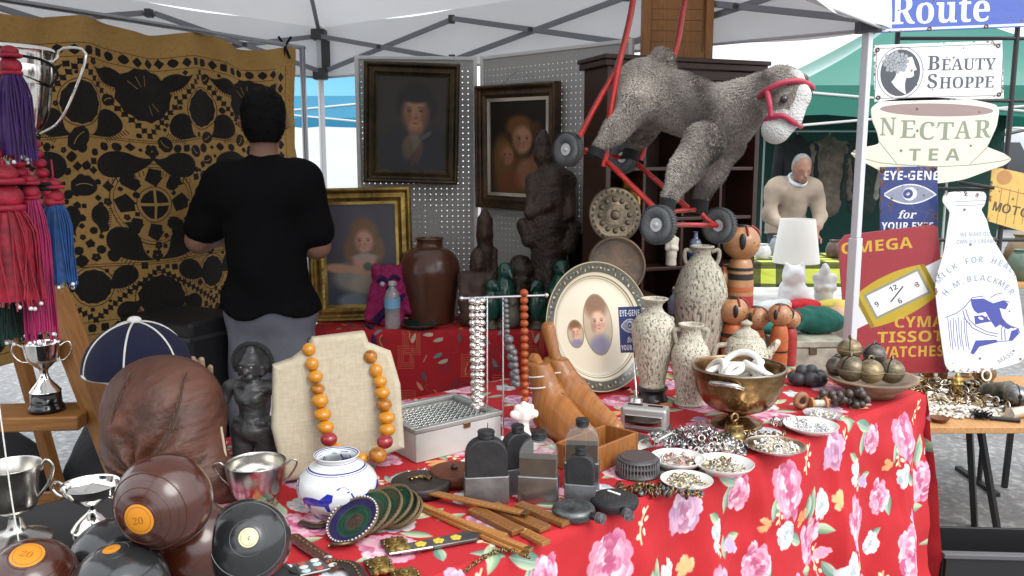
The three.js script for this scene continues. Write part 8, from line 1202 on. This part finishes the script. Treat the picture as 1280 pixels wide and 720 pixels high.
// ---------- clutter on the low table ----------
{
  const S = (px, py) => onY(px, py, SIDE_Y + 0.001), k = 3.1 / FPX;
  const heap = (name, label, cat, px, py, w, d, n, ms, hmax, gen) => { const p = S(px, py), t = thing(name, label, cat, p); ms.forEach((m) => { const g = []; for (let i = 0; i < n / ms.length; i++) { const x = rr(-1, 1), z = rr(-1, 1); if (Math.hypot(x, z) > 1.1) continue; const y = 0.005 + hmax * Math.max(0, 1 - Math.hypot(x, z)) * rnd(); g.push(gen(x * w, y, z * d)); } part('pieces', g, m, t, 'stuff'); }); return t; };
  const ringG = (x, y, z) => tor(rr(0.009, 0.022), rr(0.0025, 0.005), x, y, z, rr(0.5, 2.4), rr(0, 3), 0, 6, 12), lumpG = (x, y, z) => sph(rr(0.006, 0.014), x, y, z, rr(0.7, 1.5), rr(0.5, 1), rr(0.7, 1.5), 8, 6), plaqueG = (x, y, z) => mv(new RoundedBoxGeometry(rr(0.02, 0.045), 0.006, rr(0.015, 0.03), 1, 0.002), x, y, z, rr(-0.4, 0.4), rr(0, 3), rr(-0.4, 0.4));
  const shell = mat([0.68, 0.62, 0.52], 0.5, 0, { map: T.tone });
  heap('shell_heap', 'heap of small white shell beads near the edge of the low table', 'shells', 1198, 516, 0.16, 0.08, 340, [shell, M.bone], 0.02, (x, y, z) => sph(rr(0.005, 0.010), x, y, z, 1, 0.7, rr(0.7, 1.3), 7, 5));
  heap('brass_oddments', 'scatter of brass buckles and plaques under the red watch sign', 'brass oddments', 1165, 486, 0.19, 0.13, 260, [M.brass, M.darkbrass, M.oldsilver], 0.035, (x, y, z) => rnd() < 0.5 ? ringG(x, y, z) : plaqueG(x, y, z));
  heap('brass_oddments', 'scatter of brass fittings in front of the milk bottle sign', 'brass oddments', 1215, 488, 0.16, 0.11, 240, [M.brass, M.darkbrass, M.pewter], 0.03, (x, y, z) => rnd() < 0.5 ? ringG(x, y, z) : lumpG(x, y, z));
  heap('metal_oddments', 'spread of dull silver plaques and rings in the middle of the low table', 'metal oddments', 1160, 503, 0.13, 0.07, 150, [M.oldsilver, M.ivory, M.brass], 0.025, (x, y, z) => rnd() < 0.4 ? ringG(x, y, z) : plaqueG(x, y, z)); heap('metal_oddments', 'spread of tarnished medals beside the long camel bell', 'metal oddments', 1240, 507, 0.10, 0.09, 110, [M.oldsilver, M.brass, M.darkbrass], 0.02, (x, y, z) => rnd() < 0.3 ? ringG(x, y, z) : plaqueG(x, y, z));
  heap('bead_heap', 'heap of mixed pale beads beside the bell dish on the low table', 'beads', 1132, 480, 0.09, 0.10, 150, [shell, M.brass, M.ivory], 0.05, lumpG);
  [[1160, 470, 0.13, 'brass seated deity figurine beneath the red watch sign', M.brass], [1178, 474, 0.10, 'dark brass standing figurine beside the seated one', M.darkbrass], [1192, 464, 0.14, 'tall dull brass figurine against the milk bottle sign', M.bronze], [1207, 470, 0.12, 'pale metal figurine in front of the milk bottle sign', M.oldsilver], [1195, 492, 0.09, 'small golden figurine standing among the brass fittings', M.gold]].forEach(([px, py, h, label, m]) => figure('figurine', label, S(px, py), sculpt(h, h * 0.5), h * 0.06, m, rr(-0.5, 0.5), 0.004, 0.006));
  // tipped brass bell
  const tb = thing('brass_bell', 'open brass bell lying on its side by the milk bottle sign', 'bell', S(1228, 478).add(V(0, 0.048, 0)), -0.6); part('bell', mv(lathe(smoothPts([[0.05, -0.045], [0.044, -0.03], [0.034, 0.01], [0.028, 0.035], [0.01, 0.046], [0.001, 0.047]], 24), 32), 0, 0, 0, Math.PI / 2 - 0.2), mat([0.52, 0.42, 0.24], 0.35, 0.85, { map: T.worn }), tb); part('clapper', sph(0.010, 0, 0.006, 0.03), M.bronze, tb);
  // large cylinder bell with ball end
  const cb = thing('camel_bell', 'long grey-green camel bell with a slit ball end and wire loop', 'bell', S(1258, 506).add(V(0.01, 0.04, 0)), 0.25); part('tube', mv(cyl(0.032, 0.034, 0.13, 0, 0, 0, 28), 0, 0.004, -0.06, Math.PI / 2 - 0.35), mat([0.24, 0.25, 0.20], 0.5, 0.6, { map: T.worn }), cb); part('ball', sph(0.046, 0, 0.004, 0.03, 1, 1, 1, 26, 18), mat([0.42, 0.41, 0.40], 0.35, 0.85, { map: T.worn }), cb); part('hole', sph(0.010, -0.018, 0.012, 0.069, 1, 1, 0.5), M.blackmat, cb); part('slit', mv(new THREE.TorusGeometry(0.0462, 0.002, 6, 30), 0, 0.004, 0.03, 0, 1.1, 0), M.blackmat, cb); part('loop', mv(new THREE.TorusGeometry(0.022, 0.004, 8, 24), 0, 0.05, -0.125, -0.2), M.bone, cb);
  const bb = thing('black_brush', 'black bristle brush with a slim handle at the table edge', 'brush', S(1226, 524), -0.35); part('head', [...Array(60)].map(() => bar([rr(-0.03, 0.03), 0.006, rr(-0.012, 0.012)], [rr(-0.04, 0.04), rr(0.02, 0.035), rr(-0.03, 0.03)], 0.0015, 4)), M.blackmat, bb, 'stuff'); part('grip', bar([0.03, 0.008, 0], [0.13, 0.008, 0.0], 0.008), M.black, bb);
  const wd = solo('wooden_dish', 'small shallow turned wooden dish at the edge of the low table', 'dish', lathe([[0.001, 0], [0.024, 0], [0.036, 0.016], [0.033, 0.016], [0.02, 0.006], [0.001, 0.005]], 30), mat([0.42, 0.27, 0.14], 0.5, 0, { map: rep(T.honey, 2) }), S(1174, 527));
  solo('cloth_roll', 'rolled cream cloth lying on the far end of the low table', 'cloth', jitter(mergeVertices(clean(bar([-0.12, 0.022, 0.02], [0.14, 0.022, -0.02], 0.022, 18)).deleteAttribute('uv') && bar([-0.12, 0.022, 0.02], [0.14, 0.022, -0.02], 0.022, 18)), 0.012, 30), M.ivory, S(1290, 520), 0.2);
}
// ---------- cream box, dolls and lamp behind the red table ----------
{
  const cb = thing('wooden_chest', 'cream painted wooden chest on the low table behind the grey beads', 'chest', V(1.12, SIDE_Y + 0.001, -3.24), 0.05), cm = mat([0.56, 0.53, 0.42], 0.6, 0, { map: T.worn }), h = 0.275; part('body', box(0.26, h, 0.24, 0, h / 2, 0, 0.006), cm, cb); part('lid', box(0.27, 0.026, 0.25, 0, h + 0.0145, 0, 0.005), cm, cb); part('latch', box(0.03, 0.03, 0.006, 0, h - 0.01, 0.123), M.bronze, cb);
  const top = SIDE_Y + h + 0.0295, gv = mat([0.006, 0.075, 0.058], 0.95, 0, { sheen: 0.5, bumpMap: T.noise, bumpScale: 0.004 }), d = thing('cloth_doll', 'doll in a dark green velvet coat lying on the cream chest', 'doll', V(1.13, top, -3.22));
  const dk = mat([0.55, 0.33, 0.22], 0.6);
  part('body', blob([{ e: [0.06, 0.045, -0.05, 0.10, 0.045, 0.06] }, [-0.02, 0.05, -0.02, 0.03, -0.09, 0.035, 0.05, 0.016], [-0.09, 0.035, 0.05, 0.016, -0.115, 0.03, 0.07, 0.013], { e: [0.16, 0.06, -0.07, 0.05, 0.05, 0.05] }, [-0.115, 0.03, 0.07, 0.009, -0.135, 0.022, 0.078, 0.006], [-0.115, 0.03, 0.07, 0.009, -0.13, 0.022, 0.09, 0.006], [-0.11, 0.03, 0.075, 0.008, -0.118, 0.036, 0.095, 0.005]], 0.012, 0.005), dk, d);
  part('coat', jitter(blob([{ e: [0.06, 0.05, -0.05, 0.115, 0.054, 0.07] }, [-0.01, 0.06, -0.02, 0.04, -0.08, 0.046, 0.042, 0.026]], 0.02, 0.006, (dd, x, y) => Math.max(dd, 0.001 - y)), 0.012, 30), gv, d); part('cuff', mv(new THREE.TorusGeometry(0.024, 0.008, 8, 20), -0.085, 0.045, 0.046, 0, -0.9), M.bone, d); part('hair', blob([{ e: [0.175, 0.075, -0.08, 0.055, 0.05, 0.05] }], 0.01, 0.006), mat([0.6, 0.45, 0.12], 0.9), d);
  const W = (px, py, z) => V(atZ(px, py, z).x, TABLE_Y + 0.001, z);
  // lamp with white shade
  const lp = thing('table_lamp', 'bedside lamp with a white cloth shade on a slim white base', 'lamp', W(1003, 360, -4.28)), lk = 4.32 / FPX; part('base', lathe(smoothPts([[0.001, 0], [0.055, 0], [0.055, 0.012], [0.018, 0.03], [0.012, 0.09], [0.016, 0.13], [0.009, 0.19], [0.009, 0.23]], 40), 28), M.white, lp);
  part('shade', lathe([[0.116, 0.21], [0.085, 0.43]], 40).translate(-0.04, 0, 0), mat([0.85, 0.84, 0.80], 0.9, 0, { transmission: 0.35, thickness: 0 }), lp); part('holder', [bar([0, 0.23, 0], [-0.04, 0.27, 0], 0.006), bar([-0.04, 0.25, 0], [-0.04, 0.33, 0], 0.012), bar([-0.13, 0.33, 0], [0.05, 0.33, 0], 0.003)], M.steel, lp);
  const fl = (name, label, cat, px, z, bones, m, kk = 0.02) => solo(name, label, cat, jitter(blob(bones, kk, 0.008, (dd, x, y) => Math.max(dd, 0.001 - y)), 0.014, 25), m, W(px, 360, z));
  fl('plush_toy', 'white plush animal sitting below the lamp shade', 'soft toy', 992, -4.12, [{ e: [0, 0.07, 0, 0.075, 0.08, 0.07] }, { e: [-0.01, 0.165, 0.02, 0.055, 0.05, 0.05] }, [-0.04, 0.2, 0.02, 0.016, -0.045, 0.225, 0.02, 0.01], [0.025, 0.2, 0.02, 0.016, 0.03, 0.225, 0.02, 0.01], [0.06, 0.05, 0.04, 0.025, 0.09, 0.02, 0.06, 0.02]], mat([0.72, 0.72, 0.72], 1));
  figure('figurine', 'white porcelain lady figurine beside the lamp', W(1030, 360, -4.15), sculpt(0.22, 0.11), 0.02, M.white, 0, 0.006, 0.006);
  fl('cushion', 'small bright red cushion in front of the white plush', 'cushion', 1006, -4.03, [{ e: [0, 0.03, 0, 0.085, 0.032, 0.05] }], mat([0.55, 0.02, 0.03], 0.9)); fl('cushion', 'yellow folded cloth behind the green velvet doll', 'cloth', 1046, -4.03, [{ e: [0, 0.03, 0, 0.10, 0.03, 0.05] }], mat([0.66, 0.55, 0.10], 0.9)); fl('cushion', 'crumpled white cloth beside the red cushion', 'cloth', 966, -4.03, [{ e: [0, 0.025, 0, 0.08, 0.028, 0.05] }, { e: [0.05, 0.03, 0.01, 0.04, 0.035, 0.04] }], M.white);
  solo('cushion', 'teal folded scarf between the small kokeshi dolls', 'cloth', jitter(blob([{ e: [0, 0.03, 0, 0.06, 0.03, 0.05] }], 0.02, 0.006), 0.01, 30), mat([0.02, 0.22, 0.18], 0.9), V(1.0, 0.80, -3.28));
}
// black crate on the ground beside the cloth, dark bags behind the ladder
{
  const c = thing('storage_crate', 'open black plastic crate on the asphalt beside the red cloth', 'crate', V(1.92, 0, -2.70), -0.06), bm = mat([0.012, 0.012, 0.013], 0.5), w = 1.0, d = 0.22, h = 0.19; part('side', box(w, h, 0.012, 0, h / 2, d / 2), bm, c); part('side', box(w, h, 0.012, 0, h / 2 + 0.01, -d / 2), bm, c); part('side', box(0.012, h, d - 0.014, w / 2, h / 2, 0), bm, c); part('side', box(0.012, h, d - 0.014, -w / 2, h / 2, 0), bm, c); part('bottom', box(w - 0.016, 0.01, d - 0.016, 0, 0.006, 0), bm, c); part('rim', [box(w + 0.02, 0.016, 0.03, 0, h + 0.009, d / 2)], mat([0.10, 0.10, 0.105], 0.45), c);
  const bag = (label, p, sx, sy, sz) => solo('holdall_bag', label, 'bag', jitter(blob([{ e: [0, sy / 2, 0, sx / 2, sy / 2, sz / 2] }, [-sx * 0.3, sy * 0.25, 0, sz * 0.4, sx * 0.3, sy * 0.25, 0, sz * 0.4]], 0.08, 0.02, (dd, x, y) => Math.max(dd, 0.002 - y)), 0.05, 8), mat([0.014, 0.014, 0.016], 0.8, 0, { bumpMap: T.noise, bumpScale: 0.01 }), p);
  { const cs = thing('storage_case', 'stacked pair of black cases standing under the gold wall hanging', 'case', V(-1.36, 0, -3.40), -0.5); for (const y of [0, 0.44]) { part('case', box(0.50, 0.42, 0.30, 0, y + 0.215, 0, 0.02), bm, cs); part('lid_edge', box(0.515, 0.02, 0.315, 0, y + 0.36, 0, 0.004), mat([0.05, 0.05, 0.052], 0.4, 0.4), cs); } part('handle', tube([[-0.08, 0.30, 0.155], [-0.07, 0.30, 0.18], [0.07, 0.30, 0.18], [0.08, 0.30, 0.155]], 0.009, 20, 8), bm, cs); }
  bag('large black sack on the ground behind the stepladder', V(-1.28, 0, -2.82), 0.5, 0.68, 0.36); bag('black soft bag slumped between the ladder legs', V(-1.68, 0, -2.68), 0.38, 0.60, 0.3);
}
// ================= beyond the stall =================
function simpleTent(label, x0, x1, z0, z1, eave, apexY, m, wallM, pole = M.white, inset = 0) {
  const t = thing('market_tent', label, 'tent'), cx = (x0 + x1) / 2, cz = (z0 + z1) / 2, C = [[x0, z0], [x1, z0], [x1, z1], [x0, z1]];
  C.forEach(([x, z], i) => { const [x2, z2] = C[(i + 1) % 4]; part('roof_panel', sheet(10, 10, (u, v) => { const ex = mixv(x, x2, u), ez = mixv(z, z2, u); return { p: [mixv(ex, cx, v), mixv(eave, apexY, v) - 0.12 * Math.sin(v * Math.PI) * (0.5 + 0.5 * Math.sin(u * Math.PI)), mixv(ez, cz, v)] }; }), m, t); part('valance', sheet(12, 2, (u, v) => ({ p: [mixv(x, x2, u), eave - 0.26 * v + 0.015 * Math.sin(u * 30) * v, mixv(z, z2, u)] })), m, t); part('pole', bar([x + (cx - x) * inset, 0, z], [x + (cx - x) * inset, eave + 0.04, z], 0.022), pole, t); });
  for (const [a, b] of [[0, 1], [1, 2], [3, 0]]) part('truss_bar', [bar([C[a][0], eave - 0.05, C[a][1]], [C[b][0], eave - 0.35, C[b][1]], 0.012), bar([C[a][0], eave - 0.35, C[a][1]], [C[b][0], eave - 0.05, C[b][1]], 0.012)], pole, t);
  if (wallM) part('back_wall', sheet(14, 4, (u, v) => ({ p: [mixv(x0, x1, u), mixv(0.05, eave - 0.02, v), z1 + 0.03 + 0.04 * Math.sin(u * 20)] })), wallM, t);
  return t;
}
const teal = mat([0.022, 0.20, 0.15], 0.9, 0, { transmission: 0.35, thickness: 0 }), dkgreen = mat([0.012, 0.05, 0.04], 0.95);
simpleTent('green market tent over the stall behind the signs', 2.45, 6.0, -7.6, -10.6, 2.12, 3.1, teal, dkgreen, M.white, 0.36);
simpleTent('blue market tent in the street behind the dark portrait', -4.6, -1.4, -10.6, -13.6, 2.25, 3.3, mat([0.08, 0.36, 0.55], 0.9, 0, { transmission: 0.4, thickness: 0 }), null);
simpleTent('dark blue neighbouring market tent standing back to back with the stall', -5.0, -1.15, 3.6, 0.5, 2.05, 3.0, mat([0.02, 0.03, 0.07], 0.95), null);
simpleTent('white market tent far down the street', 5.6, 8.6, -13, -16, 2.2, 3.2, mat([0.78, 0.78, 0.78], 0.9, 0, { transmission: 0.3, thickness: 0 }), null);
{ // checked table, clothes rail
  T.check = canvasTex(128, 128, (c) => { c.fillStyle = '#b9c24a'; c.fillRect(0, 0, 128, 128); c.fillStyle = 'rgba(16,18,10,.62)'; c.fillRect(0, 0, 44, 128); c.fillRect(0, 0, 128, 44); }, true);
  plainTable('trestle_table', 'folding table under the yellow and black checked cloth', V(1.75, 0, -6.1), V(1, 0, 0), 1.5, V(0, 0, -1), 0.6, TABLE_Y - 0.004); solo('tablecloth', 'yellow and black checked cloth on the table in the green tent', 'tablecloth', clothGeometry(V(1.73, 0, -6.08), V(1, 0, 0), 1.54, V(0, 0, -1), 0.64, TABLE_Y, 0.3, ['front', 'start'], 0.16, 0.012), mat([1, 1, 1], 0.9, 0, { map: T.check }));
  for (const [x, z, s, c, l] of [[1.85, -6.25, 0.06, [0.7, 0.7, 0.7], 'white enamel mug on the checked tablecloth'], [2.05, -6.5, 0.08, [0.3, 0.32, 0.36], 'dark grey pot on the checked tablecloth'], [2.6, -6.3, 0.09, [0.68, 0.68, 0.66], 'big white jug on the checked tablecloth'], [2.42, -6.35, 0.07, [0.12, 0.07, 0.06], 'brown round vase on the checked tablecloth'], [2.9, -6.4, 0.08, [0.6, 0.6, 0.62], 'pale grey bowl stack on the checked tablecloth']]) solo('crockery', l, 'crockery', lathe(smoothPts([[0.001, 0], [s * 0.7, 0], [s, s * 0.7], [s * 0.8, s * 1.5], [s * 0.6, s * 1.7], [s * 0.7, s * 1.9]], 20), 20), mat(c, 0.3, 0, { map: T.tone }), V(x, TABLE_Y + 0.001, z));
  const rl = thing('clothes_rail', 'steel clothes rail inside the green tent', 'clothes rail'); part('bar', bar([2.65, 1.76, -8.6], [4.1, 1.76, -8.6], 0.014), M.steel, rl); for (const x of [2.65, 4.1]) { part('upright', bar([x, 0, -8.6], [x, 1.76, -8.6], 0.014), M.steel, rl); part('foot', bar([x, 0.02, -8.85], [x, 0.02, -8.35], 0.014), M.steel, rl); }
  const jk = (label, x, c, w = 0.16) => { const t = thing('hanging_jacket', label, 'jacket', V(x + 0.36, 0.99, -8.6), 0, 'jackets on the rail'), m = mat(c, 0.9, 0, { map: T.worn, bumpMap: T.noise, bumpScale: 0.006 }); part('body', jitter(blob([[0, 0.05, 0, w * 0.9, 0, 0.5, 0, w], [-w, 0.62, 0, 0.05, w, 0.62, 0, 0.05], [0, 0.6, 0, 0.07, 0, 0.68, 0, 0.05]], 0.06, 0.014).scale(1, 1, 0.55), 0.03, 14), m, t); for (const s of [-1, 1]) part('sleeve', jitter(blob([[s * w * 1.05, 0.6, 0, 0.055, s * w * 1.35, 0.12, 0.02, 0.045]], 0.03, 0.012), 0.02, 16), m, t); part('hanger_hook', tube([[0, 0.70, 0], [0, 0.755, 0], [0.02, 0.775, 0], [0.03, 0.76, 0]], 0.003, 10, 5), M.steel, t); };
  jk('black jacket at the end of the clothes rail', 2.48, [0.02, 0.02, 0.024]); jk('worn brown-grey field jacket on the clothes rail', 2.80, [0.21, 0.165, 0.125]); jk('dark green coat on the clothes rail', 3.15, [0.03, 0.05, 0.04]); jk('pale linen coat on the clothes rail', 3.48, [0.5, 0.47, 0.4]);
}
{ // stall with pots at the far right, vans and street front
  plainTable('trestle_table', 'bare wooden table with pottery behind the yellow sign', V(2.35, 0, -4.3), V(1, 0, 0), 1.4, V(0, 0, -1), 0.6, 0.85); [[2.47, -4.42, 0.08, [0.55, 0.52, 0.45], 'cream pottery jar behind the yellow sign'], [2.56, -4.6, 0.09, [0.30, 0.10, 0.05], 'terracotta pot behind the cream jar'], [2.66, -4.42, 0.07, [0.16, 0.24, 0.18], 'green glazed pot on the bare wooden table'], [2.75, -4.55, 0.1, [0.3, 0.22, 0.12], 'brown stoneware crock on the bare wooden table'], [2.50, -4.75, 0.06, [0.6, 0.6, 0.58], 'white porcelain pot behind the terracotta one']].forEach(([x, z, s, c, l]) => solo('pottery', l, 'pottery', lathe(smoothPts([[0.001, 0], [s * 0.6, 0], [s, s], [s * 0.75, s * 1.9], [s * 0.5, s * 2.1], [s * 0.65, s * 2.3]], 20), 24), mat(c, 0.4, 0, { map: T.tone }), V(x, 0.851, z)));
  const van = (label, x, z, turn, c) => { const t = thing('parked_van', label, 'van', V(x, 0, z), turn), b = mat(c, 0.3, 0, { clearcoat: 0.6 }), s = new THREE.Shape(); [[-2.3, 0.35], [2.35, 0.35], [2.45, 0.6], [2.4, 0.95], [1.75, 1.1], [1.15, 1.95], [0.9, 2.1], [-2.15, 2.15], [-2.35, 1.95]].forEach((p, i) => s[i ? 'lineTo' : 'moveTo'](...p)); s.closePath(); part('body', extr(s, 1.7, 0.08, 3).translate(0, 0, -0.85), b, t); const gl = mat([0.02, 0.025, 0.03], 0.08, 0, { clearcoat: 0.5 }); for (const z2 of [-0.94, 0.94]) { part('side_window', extr([[0.5, 1.2], [1.5, 1.2], [1.1, 1.85], [0.5, 1.85]], 0.01, 0.002).translate(0, 0, z2 - 0.005), gl, t); for (const x2 of [-1.5, 1.55]) { const w = part('wheel', mv(cyl(0.34, 0.34, 0.2, 0, 0, 0, 28), x2, 0.34, z2 * 0.9, Math.PI / 2), M.rubber, t); part('hub', mv(cyl(0.19, 0.19, 0.22, 0, 0, 0, 20), x2, 0.34, z2 * 0.9, Math.PI / 2), M.steel, w); } } part('windscreen', mv(new THREE.BoxGeometry(0.02, 0.95, 1.5), 1.47, 1.52, 0, 0, 0, 0.60), gl, t); for (const z2 of [-0.6, 0.6]) part('headlight', sph(0.12, 2.42, 0.78, z2, 0.5, 0.7, 1.2), M.glass, t); };
  van('white van parked beyond the blue tent', -3.3, -16.5, 0.1, [0.72, 0.72, 0.72]); van('white van parked behind the person in the beige pullover', 3.4, -13.5, 0.15, [0.74, 0.74, 0.74]); van('silver van parked at the far kerb', 9.5, -19, 0.05, [0.5, 0.52, 0.55]);
  const bld = (label, x0, x1, z, h, c, nx, ny) => { const t = thing('building', label, 'building', V((x0 + x1) / 2, 0, z)), w = x1 - x0, m = mat(c, 0.85); part('wall', box(w, h, 6, 0, h / 2, -3, 0), m, t); part('parapet', box(w + 0.3, 0.35, 6.3, 0, h + 0.175, -3, 0), m, t); const gl = mat([0.05, 0.06, 0.07], 0.1), fr = mat([0.6, 0.6, 0.58], 0.6); for (let i = 0; i < nx; i++) for (let j = 0; j < ny; j++) { const x = -w / 2 + (i + 0.5) * w / nx, y = 1.2 + j * 3.0; const wn = part('window', box(1.1, 1.5, 0.1, x, y + 0.75, 0.03, 0), gl, t); part('frame', [box(1.24, 0.08, 0.14, x, y - 0.03, 0.05, 0), box(1.24, 0.08, 0.14, x, y + 1.53, 0.05, 0), box(0.07, 1.48, 0.14, x - 0.585, y + 0.75, 0.05, 0), box(0.07, 1.48, 0.14, x + 0.585, y + 0.75, 0.05, 0), box(0.05, 1.48, 0.13, x, y + 0.75, 0.05, 0)], fr, wn); } };
  bld('pale two-storey building across the street behind the blue tent', -26, -6.5, -34, 6.2, [0.68, 0.67, 0.64], 7, 2);
}

renderer.render(scene, camera);
